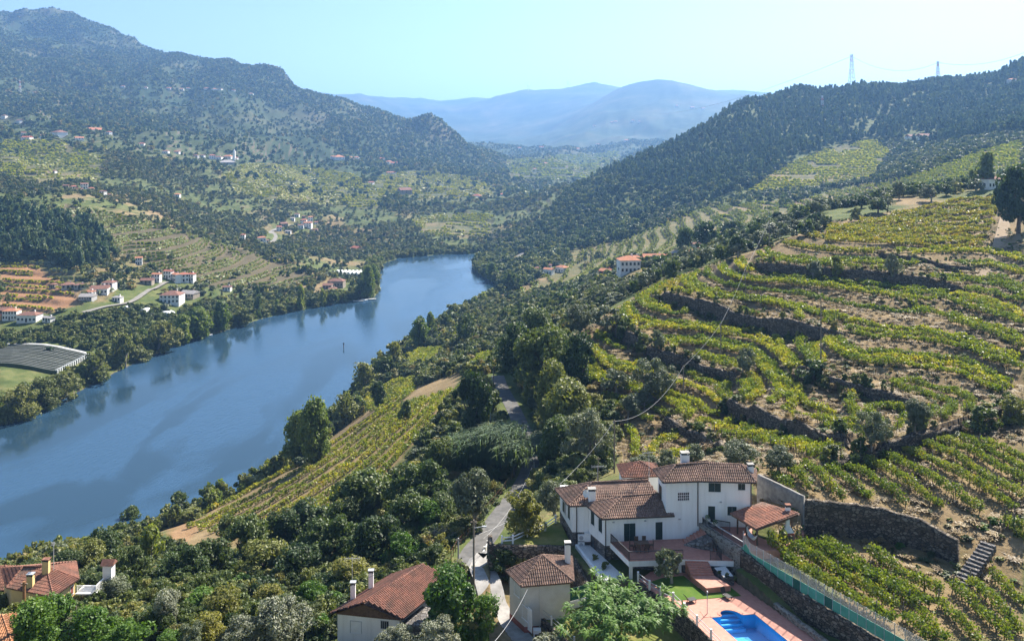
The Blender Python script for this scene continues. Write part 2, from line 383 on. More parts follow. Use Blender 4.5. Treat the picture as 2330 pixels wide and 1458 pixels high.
# ---- pads of the house and its grounds
DECKZ = 58.4
FENCE_PX = [(1452,1321),(1478,1341),(1503.5,1355.5),(1532,1368.6),(1557.3,1393),(1586,1421.4),(1618,1453.4),(1652,1488)]
DECK = [PZ(px, py, DECKZ)[:2] for px, py in FENCE_PX + [(1700,1530),(1990,1560),(1860,1457),(1770,1391),(1684,1329),(1640,1300),(1560,1290),(1480,1300)]]
WALLTOP = [(25.3,88.1),(28.2,83.1),(31.1,78.1),(33.9,73.3),(37.5,67)]
PADS = [
 ([(4.4,104),(-2.3,95.6),(6.2,95.4),(6.6,99),(6,103)], 58.4),                                          # side lawn
 ([(5.3,103),(6.5,95.5),(8.6,89.8),(12.6,87.9),(25.3,88.1),(30.5,98.5),(26,103),(14,105)], 57.9),       # house
 ([(25.4,88.2),(28.3,83.2),(31.2,78.2),(34.0,73.4),(37.6,67),(45,66),(50,74),(53,80),(50.5,85.6),(48.6,87.4),(46.6,90.9),(42.6,93.3),(34.2,94.6),(33.4,92.4),(29.5,88.5)], 60.3),   # lower vine plot
 (DECK, DECKZ - .12),
 ([(2.9,85.2),(5.0,81.7),(7.5,77),(18.0,74),(18.6,78.6),(17.3,82.6),(15.6,86.2),(13.8,88.2),(8.2,88.2),(7.2,87.4)], 55.9),      # lower lawn
 ([(-2.6,95),(-2.2,88),(-0.8,84),(1.6,78),(3.2,78),(2.6,85.0),(7.0,87.6),(7.6,90),(6.2,95.2)], 54.7),  # annex court
]
for poly, z in PADS:
    m = inpoly(XG, YG, poly); H[m] = z
# ---- roads: bed levelled across
ROADS = {
 'lane': ([(1062,1285),(1078,1258),(1105,1222),(1135,1180),(1170,1135),(1200,1090),(1212,1052),(1204,1010),(1186,970),(1168,930),(1152,900),(1140,878),(1132,855)], 4.2),
}
road_lines = {}
for nm, (pts, wd) in ROADS.items():
    L3 = [cast(px, py, 80, 300) for px, py in pts]
    L3 = np.array(smooth(L3, 2)); zz = L3[:, 2].copy()
    for _ in range(30): zz[1:-1] = (zz[:-2] + zz[2:] + 2 * zz[1:-1]) / 4
    L3[:, 2] = zz; L3 = [tuple(p) for p in L3]
    m = (YG > 80) & (YG < 330)
    d, s, a, z = polydist(XG[m], YG[m], L3)
    t = np.clip((d - wd / 2 - .6) / 3.0, 0, 1); t = t * t * (3 - 2 * t)
    H[m] = z * (1 - t) + H[m] * t
    road_lines[nm] = (L3, wd)
PXG = CX + F * ug[None] * np.ones(NV)[:, None]; PYG = HOR + F * (CAMZ - H) / YG
# ---- terraced vineyards of the middle distance (outline in the photograph, distance range, terrace height)
FIELDS = {
 'right_spur': ([(1160,668),(1250,622),(1330,572),(1420,542),(1530,503),(1620,468),(1720,462),(1800,460),(1700,500),(1600,540),(1560,580),(1420,592),(1360,625),(1280,662),(1200,684)], 430, 860, 3.4),
 'right_back': ([(1790,470),(1900,430),(2000,418),(2100,395),(2200,355),(2330,315),(2330,400),(2200,425),(2050,440),(1900,465),(1800,482)], 480, 860, 2.6),
 'right_glen': ([(1690,440),(1800,372),(1860,345),(1990,315),(2030,345),(2000,385),(1990,410),(1900,425),(1760,440)], 700, 1150, 3.4),
 'right_low': ([(1280,575),(1340,545),(1440,548),(1400,590),(1320,600)], 560, 900, 3.0),
 'left_hill': ([(80,500),(150,462),(330,503),(500,553),(650,598),(730,640),(640,660),(480,655),(390,632),(310,600),(245,565),(225,520)], 520, 800, 4.4),
 'left_flank': ([(500,400),(560,372),(700,378),(800,395),(880,440),(860,475),(760,470),(640,462),(540,440)], 900, 1700, 4.2),
 'left_saddle': ([(850,405),(930,388),(1060,400),(1130,430),(1120,450),(960,455),(860,440)], 1100, 2000, 4.2),
 'mid_knoll': ([(930,500),(1010,485),(1120,490),(1120,540),(1010,540),(960,530)], 850, 1400, 3.4),
 'valley_floor': ([(1150,365),(1300,350),(1420,345),(1400,400),(1290,410),(1160,410)], 1500, 3200, 5.0),
 'left_red': ([(0,598),(70,600),(140,640),(190,690),(110,712),(0,705)], 430, 640, 3.0),
 'left_olive': ([(20,585),(130,600),(210,640),(260,660),(230,690),(190,680),(140,640),(70,602)], 430, 680, 2.4),
 'right_mid': ([(1555,545),(1640,492),(1760,470),(1900,470),(2080,442),(2110,455),(1900,492),(1750,505),(1640,548)], 330, 720, 2.4),
 'left_top': ([(0,320),(130,320),(240,360),(230,410),(90,420),(0,400)], 700, 1700, 4.0),
}
def field_mask(px, py, y, name):
    poly, y0, y1, _ = FIELDS[name]
    return inpoly(px, py, poly) & (y > y0) & (y < y1)
lm = (XG / YG < .10) & (YG > 520) & (YG < 2000) & (RSD > 25)
st_ = 3.6 + YG[lm] * .0022; zq = H[lm] / st_ + .5 * fbm(XG[lm] / 110, YG[lm] / 110, 3, 44); fq = zq - np.floor(zq)
H[lm] += (np.where(fq < .7, fq * .35, .245 + (fq - .7) / .3 * .755) - fq) * st_ * 1.1 * np.clip(.6 + 2.5 * fbm(XG[lm] / 160, YG[lm] / 160, 3, 47), 0, 1)
for nm, (poly, y0, y1, st) in FIELDS.items():
    m = inpoly(PXG, PYG, poly) & (YG > y0) & (YG < y1)
    z = H[m] / st + .35 * fbm(XG[m] / 60, YG[m] / 60, 2, 40)
    fr = z - np.floor(z)
    if nm == 'left_hill': stp = np.where(fr < .58, fr * .10, .058 + (fr - .58) / .42 * .942)
    else: stp = np.where(fr < .68, fr * .28, .19 + (fr - .68) / .32 * .81)
    H[m] = H[m] + (stp - fr) * st
PYG = HOR + F * (CAMZ - H) / YG

# ---- what covers the ground, as weights read by the ground material
DRY = np.clip(.33 + 1.25 * fbm(XG / 38, YG / 38, 5, 60), 0, 1)
RED = np.zeros(H.shape); VIN = np.zeros(H.shape); MOW = np.zeros(H.shape)
hillv = [(1295,770),(1400,700),(1500,640),(1700,575),(1740,560),(1900,500),(2280,440),(2330,440),(2330,1458),(2010,1458),(1720,1170),(1700,1060),(1420,1075),(1390,1000),(1420,940),(1330,860)]
DRY[inpoly(PXG, PYG, hillv) & (YG < 330)] = .86
leftv = [(380,1225),(480,1135),(640,1045),(760,985),(850,930),(950,880),(1040,850),(1030,920),(960,990),(900,1050),(860,1100),(760,1140),(600,1220),(450,1260)]
DRY[inpoly(PXG, PYG, leftv) & (YG > 140) & (YG < 300)] = 1.0
woods = [(1170,600),(1200,540),(1300,430),(1400,375),(1600,270),(1800,190),(2330,120),(2330,300),(2100,330),(1990,310),(1800,370),(1690,440),(1500,480),(1440,540),(1300,575),(1220,600)]
WOODM = inpoly(PXG, PYG, woods) & (YG > 620) & (YG < 1500)
DRY[WOODM] *= .35
for nm in FIELDS:
    m = field_mask(PXG, PYG, YG, nm); VIN[m] = 1
    DRY[m] = np.maximum(DRY[m], .48)
VIN *= .35; m = field_mask(PXG, PYG, YG, 'left_hill'); VIN[m] = 1; DRY[m] = .45
m = field_mask(PXG, PYG, YG, 'left_red'); RED[m] = 1; VIN[m] = 0
RED[inpoly(PXG, PYG, [(380,1200),(420,1185),(470,1185),(400,1260),(375,1240)]) & (YG < 260)] = .5
flat = [(0,800),(0,740),(130,720),(200,700),(330,690),(450,680),(620,690),(520,740),(400,770),(280,820),(200,860),(100,900),(0,930)]
m = inpoly(PXG, PYG, flat) & (YG < 560); DRY[m] *= .3
DRY = DRY * (1 - .6 * np.clip((YG - 900) / 500, 0, 1))
DRY = np.where((RSD < 14) & (YG < 900), DRY * .4, DRY)

def soften(A, it):
    for _ in range(it):
        A[1:-1] = (A[:-2] + A[2:] + 2 * A[1:-1]) / 4; A[:, 1:-1] = (A[:, :-2] + A[:, 2:] + 2 * A[:, 1:-1]) / 4
soften(DRY, 6); soften(RED, 2); soften(VIN, 2)
# ------------------------------------------------------------------ the ground, the river, the air
m, nt, out = newmat('ground'); pos = coords(nt, 'Position')
def att(nt, n): a = nt.nodes.new('ShaderNodeAttribute'); a.attribute_name = n; return a.outputs['Fac']
n_big = noise(nt, .012, 6, .6, pos); n_mid = noise(nt, .12, 5, .6, pos); n_fin = noise(nt, 1.6, 6, .65, pos); n_far = noise(nt, .0028, 8, .62, pos)
green = ramp(nt, n_mid, [(.3, (.050, .072, .022)), (.5, (.088, .108, .034)), (.72, (.155, .150, .058))])
heath = ramp(nt, n_far, [(.34, (.024, .042, .018)), (.48, (.042, .062, .026)), (.60, (.075, .082, .040)), (.74, (.140, .118, .068))])
geo = nt.nodes.new('ShaderNodeNewGeometry'); cd = nt.nodes.new('ShaderNodeVectorMath'); cd.operation = 'LENGTH'
nt.links.new(geo.outputs['Position'], cd.inputs[0])
isfar = N(nt, 'ShaderNodeMapRange', **{'From Min': 900.0, 'From Max': 1900.0}); nt.links.new(cd.outputs['Value'], isfar.inputs[0])
green = mixc(nt, isfar.outputs[0], green, heath)
straw = ramp(nt, n_fin, [(.25, (.115, .080, .042)), (.5, (.215, .150, .080)), (.75, (.33, .240, .13))])
strawb = ramp(nt, n_mid, [(.3, (.095, .090, .036)), (.5, (.17, .13, .065)), (.68, (.30, .22, .12))])
straw = mixc(nt, .45, straw, strawb)
dryf = math_(nt, 'ADD', att(nt, 'dry'), math_(nt, 'MULTIPLY', math_(nt, 'SUBTRACT', n_fin, .5), .55), clamp=True)
dryf = math_(nt, 'ADD', dryf, math_(nt, 'MULTIPLY', math_(nt, 'SUBTRACT', n_mid, .5), .8), clamp=True)
dryf = N(nt, 'ShaderNodeMapRange', **{'From Min': .42, 'From Max': .72}).__class__ and math_(nt, 'MULTIPLY_ADD', dryf, 2.2, -.75, clamp=True)
col = mixc(nt, dryf, green, straw)
redc = ramp(nt, n_fin, [(.3, (.22, .105, .055)), (.7, (.36, .20, .11))])
col = mixc(nt, math_(nt, 'MULTIPLY', att(nt, 'red'), .9), col, redc)
vsoil = ramp(nt, n_fin, [(.3, (.060, .044, .030)), (.6, (.115, .086, .056))])
col = mixc(nt, math_(nt, 'MULTIPLY', att(nt, 'vin'), .75), col, vsoil)
# steep faces of banks and terraces show schist and earth
sep = nt.nodes.new('ShaderNodeSeparateXYZ'); nt.links.new(geo.outputs['True Normal'], sep.inputs[0])
steep = math_(nt, 'MULTIPLY_ADD', sep.outputs[2], -4.5, 3.9, clamp=True)
rock = ramp(nt, n_fin, [(.3, (.060, .046, .034)), (.55, (.125, .095, .066)), (.8, (.21, .165, .115))])
col = mixc(nt, math_(nt, 'MULTIPLY', steep, .8), col, rock)
nrm = bump(nt, n_fin, .55, .35)
principled(nt, out, col, .95, .1, nrm)

ids = np.arange(NV * NU).reshape(NV, NU)
quads = np.stack([ids[:-1, :-1], ids[:-1, 1:], ids[1:, 1:], ids[1:, :-1]], -1).reshape(-1, 4)
me = npmesh('terrain', np.stack([XG, YG, H], -1).reshape(-1, 3), quads)
for nm, A in (('dry', DRY), ('red', RED), ('vin', VIN)):
    a = me.attributes.new(nm, 'FLOAT', 'POINT'); a.data.foreach_set('value', A.ravel().astype(np.float32))
terrain = obj('terrain', me, None, MATS['ground'], True); tag(terrain, kind='structure')

m, nt, out = newmat('river_water'); pos = coords(nt, 'Position')
wob = coords(nt, 'Position', (1, .45, 1))
patch = noise(nt, .011, 3, .5, coords(nt, 'Position', (1.6, .55, 1)), 1.6)                       # wind lanes and slicks
lane = ramp(nt, patch, [(.44, (0, 0, 0)), (.53, (1, 1, 1))])
rip = math_(nt, 'ADD', noise(nt, .55, 3, .6, wob), math_(nt, 'MULTIPLY', noise(nt, 2.3, 2, .5, wob), .5))
b = N(nt, 'ShaderNodeBump', Distance=.35); nt.links.new(rip, b.inputs['Height']); nt.links.new(math_(nt, 'MULTIPLY_ADD', lane, .34, .06), b.inputs['Strength'])
colw = mixc(nt, lane, (.018, .042, .066), (.026, .062, .108))
p = principled(nt, out, colw, .10, .5, b.outputs[0]); p.inputs['IOR'].default_value = 1.34
wx = [p_[0] for p_ in RIV]; wy = [p_[1] for p_ in RIV]
wm = MB(); wm.poly([(-620, 130, 0), (260, 130, 0), (260, 1000, 0), (-620, 1000, 0)])
river = wm.build('river', MATS['river_water']); tag(river, kind='structure')

m, nt, out = newmat('haze_air')
pv = nt.nodes.new('ShaderNodeVolumePrincipled')
pv.inputs['Color'].default_value = (.26, .52, 1.0, 1); pv.inputs['Density'].default_value = 0.00013; pv.inputs['Anisotropy'].default_value = 0.30
nt.links.new(pv.outputs[0], out.inputs['Volume'])
hz = MB(); zt = float(H.max()) + 30
hz.prism([(-14600, -60), (14600, -60), (14600, 13800), (-14600, 13800)], float(H.min()) - 1.0, zt)
HAZE = hz.build('haze', MATS['haze_air']); tag(HAZE, kind='stuff')
print('terrain', round(time.time() - T0, 1), H.min(), H.max())
# ------------------------------------------------------------------ stone
def stone_mat(name, dark, mid, light, scale=2.4, mortar=(.16, .145, .125), mort=.045, bstr=.9, zs=1.7):
    m, nt, out = newmat(name); v = coords(nt, 'Position', (1, 1, zs))
    wv = nt.nodes.new('ShaderNodeVectorMath'); wv.operation = 'ADD'
    nn = nt.nodes.new('ShaderNodeTexNoise'); nn.inputs['Scale'].default_value = 1.3; nt.links.new(v, nn.inputs['Vector'])
    sc = nt.nodes.new('ShaderNodeVectorMath'); sc.operation = 'SCALE'; sc.inputs[3].default_value = .35; nt.links.new(nn.outputs['Color'], sc.inputs[0])
    nt.links.new(v, wv.inputs[0]); nt.links.new(sc.outputs[0], wv.inputs[1])
    vo = N(nt, 'ShaderNodeTexVoronoi', Scale=scale, feature='F1'); nt.links.new(wv.outputs[0], vo.inputs['Vector'])
    ve = N(nt, 'ShaderNodeTexVoronoi', Scale=scale, feature='DISTANCE_TO_EDGE'); nt.links.new(wv.outputs[0], ve.inputs['Vector'])
    sp = nt.nodes.new('ShaderNodeSeparateColor'); nt.links.new(vo.outputs['Color'], sp.inputs[0])
    c = ramp(nt, sp.outputs[0], [(.05, dark), (.5, mid), (.95, light)])
    c = mixc(nt, math_(nt, 'MULTIPLY', noise(nt, 1.1, 5, .6, v), .6), c, dark)
    e = ramp(nt, ve.outputs['Distance'], [(0, (0, 0, 0)), (mort, (0, 0, 0)), (mort * 2.2, (1, 1, 1))])
    c = mixc(nt, e, mortar, c)
    h = math_(nt, 'MULTIPLY_ADD', noise(nt, 9, 4, .6, v), .25, e)
    principled(nt, out, c, .92, .15, bump(nt, h, bstr, .08)); return m
stone_mat('dry_stone', (.075, .060, .045), (.165, .130, .096), (.29, .24, .18), 2.2, (.045, .038, .030), .05)
stone_mat('pale_stone', (.13, .11, .09), (.27, .23, .185), (.40, .36, .30), 2.4, (.33, .30, .26), .05)
stone_mat('house_stone', (.09, .085, .085), (.20, .185, .175), (.34, .31, .28), 2.0, (.10, .09, .08), .05)
simple('concrete', (.36, .345, .32), (.25, .235, .215), 1.2, .9, .2, .3, 10)
simple('concrete_pale', (.55, .53, .49), (.43, .41, .37), 1.0, .9, .2, .2, 10)
simple('rough_render', (.25, .235, .215), (.155, .145, .135), 2.2, .95, .1, .6, 9)

def wall_run(name, pts, zt, zb, mat, thick=.5, parent=None, cap=None, step=.7, rough=.05, seed=1):
    """a wall along XY points (front = right-hand side of travel); zt / zb numbers or per-point lists"""
    pts = [tuple(p[:2]) for p in pts]
    zt = [zt] * len(pts) if np.isscalar(zt) else list(zt); zb = [zb] * len(pts) if np.isscalar(zb) else list(zb)
    q = resample([(p[0], p[1], a, b) for p, a, b in zip(pts, zt, zb)], step) if True else None
    rg = np.random.default_rng(seed); n = len(q)
    d = np.gradient(q[:, :2], axis=0); d /= np.linalg.norm(d, axis=1)[:, None] + 1e-9; nr = np.stack([d[:, 1], -d[:, 0]], 1)
    rows = 5; V = []
    for k in range(rows + 1):
        t = k / rows; z = q[:, 3] * (1 - t) + q[:, 2] * t + (rg.normal(0, rough, n) if k == rows else 0)
        off = thick / 2 + (1 - t) * .10 * (q[:, 2] - q[:, 3]) * .3 + rg.normal(0, rough, n)
        V.append(np.stack([q[:, 0] + nr[:, 0] * off, q[:, 1] + nr[:, 1] * off, z], 1))
    top = V[-1].copy(); top[:, :2] = q[:, :2] - nr * thick / 2; V.append(top)
    bot = top.copy(); bot[:, 2] = q[:, 3]; V.append(bot)
    V = np.concatenate(V); R = rows + 3; ids = np.arange(R * n).reshape(R, n)
    qd = np.stack([ids[:-1, :-1], ids[:-1, 1:], ids[1:, 1:], ids[1:, :-1]], -1).reshape(-1, 4)
    o = obj(name, npmesh(name, V, qd, [(ids[0, 0], ids[rows, 0], ids[rows + 1, 0]), (ids[0, 0], ids[rows + 1, 0], ids[rows + 2, 0]), (ids[0, -1], ids[rows + 1, -1], ids[rows, -1]), (ids[0, -1], ids[rows + 2, -1], ids[rows + 1, -1])]), parent, mat)
    return o
WLAB = {
 'W1': 'dry stone terrace wall curving below the highest vine rows left of the tall pole', 'W2': 'curved dry stone wall with shrubs above the inner vine rows of the bowl',
 'W3': 'dark terrace wall between the lower rows in the middle of the vineyard', 'W4': 'stone terrace wall beneath the pole on the vineyard spur',
 'W5': 'long shrub-grown terrace wall below the top vineyard', 'W6': 'short terrace wall just above the olive trees behind the white house',
 'W7': 'dark rising stone wall above the vine rows beside the white house', 'W8': 'low bank wall below the dirt track in the top vineyard'}
for k, (nm, (L3, hh)) in enumerate(wall_lines.items()):
    L = resample(L3, 1.2); d = np.gradient(L[:, :2], axis=0); d /= np.linalg.norm(d, axis=1)[:, None]; nr = np.stack([d[:, 1], -d[:, 0]], 1)
    n = len(L); a = np.linspace(0, 1, n); fade = np.clip(np.minimum(a, 1 - a) / .06, 0, 1)
    keep = fade > .3
    zt = ground(L[:, 0] - nr[:, 0] * 1.0, L[:, 1] - nr[:, 1] * 1.0); zb = ground(L[:, 0] + nr[:, 0] * 1.4, L[:, 1] + nr[:, 1] * 1.4) - .5
    zt = np.maximum(zt + .12, zb + .6)
    Lk = L[keep]; o = wall_run('terrace_wall', [(p[0] + q[0] * .25, p[1] + q[1] * .25) for p, q in zip(Lk, nr[keep])], list(zt[keep]), list(zb[keep]), MATS['dry_stone'], .7, None, seed=k, rough=.12)
    tag(o, WLAB[nm], 'wall', 'terrace walls of the vineyard hill', kind='thing')
# ================================================================== the white house and its grounds
m_, nt, out = newmat('white_wall'); pos = coords(nt, 'Position'); st_ = coords(nt, 'Position', (1.6, 1.6, .16))
col = ramp(nt, noise(nt, 1.0, 5, .65, st_), [(.30, (.69, .675, .65)), (.44, (.78, .77, .75)), (.62, (.83, .825, .81))])
principled(nt, out, mixc(nt, math_(nt, 'MULTIPLY', noise(nt, .35, 4, .6, pos), .25), col, (.66, .65, .64)), .88, .2, bump(nt, noise(nt, 14, 3, .6, pos), .12, .01))
simple('cream_wall', (.70, .665, .60), (.58, .54, .47), .6, .9, .2, .12, 14, .01)
simple('yellow_wall', (.70, .52, .24), (.60, .44, .20), .7, .9, .2, .1, 14, .01)
simple('shutter_green', (.012, .028, .026), (.020, .042, .038), 3, .5, .4)
simple('black_metal', (.016, .016, .018), (.03, .03, .032), 5, .45, .5)
simple('dark_glass', (.018, .022, .028), (.03, .035, .042), 1, .12, .6)
simple('white_paint', (.80, .80, .79), (.72, .71, .69), 2, .5, .4)
simple('grey_metal', (.42, .43, .44), (.32, .33, .34), 3, .4, .5)
simple('gravel_white', (.78, .77, .74), (.52, .51, .48), 9, .9, .2, .6, 22, .03)
simple('wood_dark', (.085, .050, .032), (.15, .09, .06), 4, .7, .3)
simple('red_paint', (.36, .12, .085), (.28, .09, .07), 2, .7, .3)
def tile_mat(name, a, b, c):
    m, nt, out = newmat(name); pos = coords(nt, 'Position')
    n1 = noise(nt, 5.5, 2, .5, pos); n2 = noise(nt, .8, 5, .65, pos)
    col = ramp(nt, n1, [(.30, a), (.5, b), (.72, c)])
    col = mixc(nt, math_(nt, 'MULTIPLY_ADD', n2, 2.2, -.72, clamp=True), col, (.075, .058, .048))       # lichen
    principled(nt, out, col, .88, .2, bump(nt, noise(nt, 30, 3, .6, pos), .2, .01)); return m
tile_mat('roof_old', (.150, .085, .062), (.240, .145, .108), (.40, .28, .21))
tile_mat('roof_red', (.20, .085, .058), (.28, .125, .085), (.36, .18, .125))
tile_mat('roof_shed', (.30, .115, .072), (.40, .175, .110), (.50, .25, .17))
tile_mat('roof_orange', (.40, .16, .07), (.52, .24, .11), (.62, .33, .18))
def paving(name, a, b, grout, size=.33):
    m, nt, out = newmat(name); v = coords(nt, 'Position')
    br = N(nt, 'ShaderNodeTexBrick', Scale=1.0, offset=0.0); br.inputs['Brick Width'].default_value = size; br.inputs['Row Height'].default_value = size; br.inputs['Mortar Size'].default_value = .012
    mp = nt.nodes.new('ShaderNodeMapping'); mp.inputs['Rotation'].default_value = (0, 0, math.radians(-19)); nt.links.new(v, mp.inputs[0]); nt.links.new(mp.outputs[0], br.inputs['Vector'])
    br.inputs['Color1'].default_value = (*a, 1); br.inputs['Color2'].default_value = (*b, 1); br.inputs['Mortar'].default_value = (*grout, 1)
    col = mixc(nt, math_(nt, 'MULTIPLY', noise(nt, .9, 5, .6, v), .5), br.outputs['Color'], tuple(x * .6 for x in a))
    principled(nt, out, col, .7, .35, bump(nt, br.outputs['Fac'], .3, -.01)); return m
paving('terracotta', (.47, .205, .145), (.54, .26, .19), (.38, .22, .17))
def grass_mat(name, a, b, c):
    m, nt, out = newmat(name); v = coords(nt, 'Position')
    col = ramp(nt, noise(nt, .55, 5, .65, v), [(.3, a), (.52, b), (.74, c)])
    col = mixc(nt, math_(nt, 'MULTIPLY', noise(nt, 9, 3, .6, v), .5), col, tuple(x * .6 for x in a))
    principled(nt, out, col, .9, .1, bump(nt, noise(nt, 22, 3, .6, v), .6, .04)); return m
grass_mat('lawn_green', (.060, .120, .018), (.095, .165, .026), (.170, .200, .050))
grass_mat('lawn_dry', (.110, .150, .030), (.210, .200, .060), (.330, .260, .110))

def z1(x, y): return (1100 + x / 3.066, 1000 + y / 3.066)
def onwall(a, b, px, py):
    k = (px - CX) / F; ex, ey = b[0] - a[0], b[1] - a[1]
    t = (a[0] * ey - a[1] * ex) / (k * ey - ex)
    return Vector((k * t, t, CAMZ - (py - HOR) / F * t))
def wall_frame(a, b):
    d = Vector((b[0] - a[0], b[1] - a[1], 0)).normalized(); n = Vector((d.y, -d.x, 0))
    if n.dot(Vector((a[0], a[1], 0))) > 0: n = -n
    return d, n
def rect_on(m, p0, p1, n, z0, z1_, back, front):
    """box on a wall between ground points p0, p1 from z0 to z1, from back to front along the outward normal"""
    a0 = Vector((p0.x, p0.y, 0)) + n * back; b0 = Vector((p1.x, p1.y, 0)) + n * back; a1 = Vector((p0.x, p0.y, 0)) + n * front; b1 = Vector((p1.x, p1.y, 0)) + n * front
    return m.prism([a0[:2], b0[:2], b1[:2], a1[:2]], z0, z1_)
def opening(parent, a, b, za, zb, name='window', leaf='shutter', mat='shutter_green', frame='white_paint', split=2, sill=True, bars=None):
    """window or door on the wall a-b, given by its corners in the photograph (px, py)"""
    q0 = onwall(a, b, min(za[0], zb[0]), max(za[1], zb[1])); q1 = onwall(a, b, max(za[0], zb[0]), min(za[1], zb[1]))
    d, n = wall_frame(a, b)
    if (q1 - q0).dot(d) < 0: d = -d
    zl, zh = min(q0.z, q1.z), max(q0.z, q1.z)
    L = (Vector((q1.x, q1.y, 0)) - Vector((q0.x, q0.y, 0))).length
    fr = MB(); t = .05
    o0 = Vector((q0.x, q0.y, 0)); pt = lambda s: o0 + d * s
    rect_on(fr, pt(-t), pt(L + t), n, zh, zh + t, -.02, .045); rect_on(fr, pt(-t), pt(0), n, zl, zh, -.02, .045); rect_on(fr, pt(L), pt(L + t), n, zl, zh, -.02, .045)
    if bars:
        for i in range(1, bars[0]): rect_on(fr, pt(L * i / bars[0] - .02), pt(L * i / bars[0] + .02), n, zl, zh, .006, .05)
        for i in range(1, bars[1]): rect_on(fr, pt(0), pt(L), n, zl + (zh - zl) * i / bars[1] - .02, zl + (zh - zl) * i / bars[1] + .02, .006, .046)
    w_ = fr.build(name, MATS[frame], parent)
    for i in range(split):
        lf = MB(); s0, s1 = L * i / split + .008, L * (i + 1) / split - .008
        rect_on(lf, pt(s0), pt(s1), n, zl + .004, zh - .004, -.01, .004 if bars else .02)
        if leaf == 'shutter':
            for k in range(7):
                zz = zl + (zh - zl) * (k + .5) / 7; rect_on(lf, pt(s0 + .05), pt(s1 - .05), n, zz - .03, zz + .03, .02, .03)
        elif leaf == 'door_leaf':
            rect_on(lf, pt(s0 + .1), pt(s1 - .1), n, zl + .15, zl + (zh - zl) * .45, .02, .032); rect_on(lf, pt(s0 + .1), pt(s1 - .1), n, zl + (zh - zl) * .52, zh - .15, .02, .032)
        lf.build(leaf, MATS[mat], w_)
    if sill and name == 'window':
        sl = MB(); rect_on(sl, pt(-.1), pt(L + .1), n, zl - .07, zl - .002, -.02, .09); sl.build('sill', MATS['white_paint'], w_)
    return w_
def tiles(m, poly, step=.24, row=.42, hgt=.10):
    """rows of barrel tiles laid on a planar facet; poly[0]-poly[1] is the eave"""
    P3 = [Vector(p) for p in poly]; e = (P3[1] - P3[0]).normalized(); nrm = (P3[1] - P3[0]).cross(P3[2] - P3[0]).normalized()
    if nrm.z < 0: nrm = -nrm
    u = nrm.cross(e).normalized()
    if u.z < 0: u = -u
    uv = [((p - P3[0]).dot(e), (p - P3[0]).dot(u)) for p in P3]; n = len(uv)
    s0 = min(a for a, _ in uv); s1 = max(a for a, _ in uv); s = s0 + step / 2
    prof = [(-.5, .0), (-.30, .72), (0, 1.0), (.30, .72), (.5, .0)]
    while s < s1:
        ts = []
        for i in range(n):
            (a0, b0), (a1, b1) = uv[i], uv[(i + 1) % n]
            if (a0 <= s) != (a1 <= s): ts.append(b0 + (b1 - b0) * (s - a0) / (a1 - a0))
        if len(ts) >= 2:
            t, t1 = min(ts) - .06, max(ts)
            while t < t1 - .02:
                te = min(t + row, t1); vs = []
                for (tt, lift) in ((t, .035), (te, .0)):
                    for dx, hh in prof: vs.append(P3[0] + e * (s + dx * step) + u * tt + nrm * (.03 + hh * hgt + lift))
                k = 5; fs = [(i, i + 1, k + i + 1, k + i) for i in range(4)]
                vs += [P3[0] + e * (s - .5 * step) + u * t, P3[0] + e * (s + .5 * step) + u * t]
                fs.append((0, 10, 11, 4, 3, 2, 1))
                m.add(vs, fs); t = te
        s += step
def roof(parent, facets, hips, mat='roof_old', name='roof', soffit=True):
    """facets: planar polygons with the eave first; hips: lines covered by cap tiles"""
    base = MB()
    for f in facets:
        base.poly(f); base.poly([(x, y, z - .14) for x, y, z in f][::-1])
        a, b = f[0], f[1]; base.poly([(a[0], a[1], a[2] - .14), (b[0], b[1], b[2] - .14), b, a])
    r = base.build(name, MATS['wood_dark'] if False else MATS['roof_old'], parent)
    tm = MB()
    for f in facets: tiles(tm, f)
    t = tm.build('roof_tiles', MATS[mat], r); t['kind'] = 'stuff'
    hm = MB()
    for a, b in hips:
        a, b = Vector(a), Vector(b); L = (b - a).length; k = max(1, int(L / .42))
        for i in range(k):
            p, q = a + (b - a) * i / k, a + (b - a) * (i + 1) / k
            hm.tube([p + Vector((0, 0, .10)), q + Vector((0, 0, .07))], .12, 7, .10)
    if hips: h_ = hm.build('ridge_tiles', MATS[mat], r); h_['kind'] = 'stuff'
    return r
def chimney(parent, x, y, z0, z1_, w_, mat='white_wall', cap='concrete', rz=0.05, open_=True):
    m = MB(); m.box((x, y, (z0 + z1_ - .3) / 2), (w_, w_ * .8, z1_ - .3 - z0), rz)
    c = m.build('chimney', MATS[mat], parent)
    v = MB()
    for sx in (-1, 1):
        for sy in (-1, 1): v.box((x + sx * w_ * .42, y + sy * w_ * .32, z1_ - .2), (.12, .12, .22), rz)
    v.box((x, y, z1_ - .2), (w_ * .6, w_ * .5, .2), rz); v.build('flue_vent', MATS['black_metal'], c)
    k = MB(); k.box((x, y, z1_ - .04), (w_ + .12, w_ * .8 + .12, .09), rz); k.build('chimney_cap', MATS[cap], c)
    return c
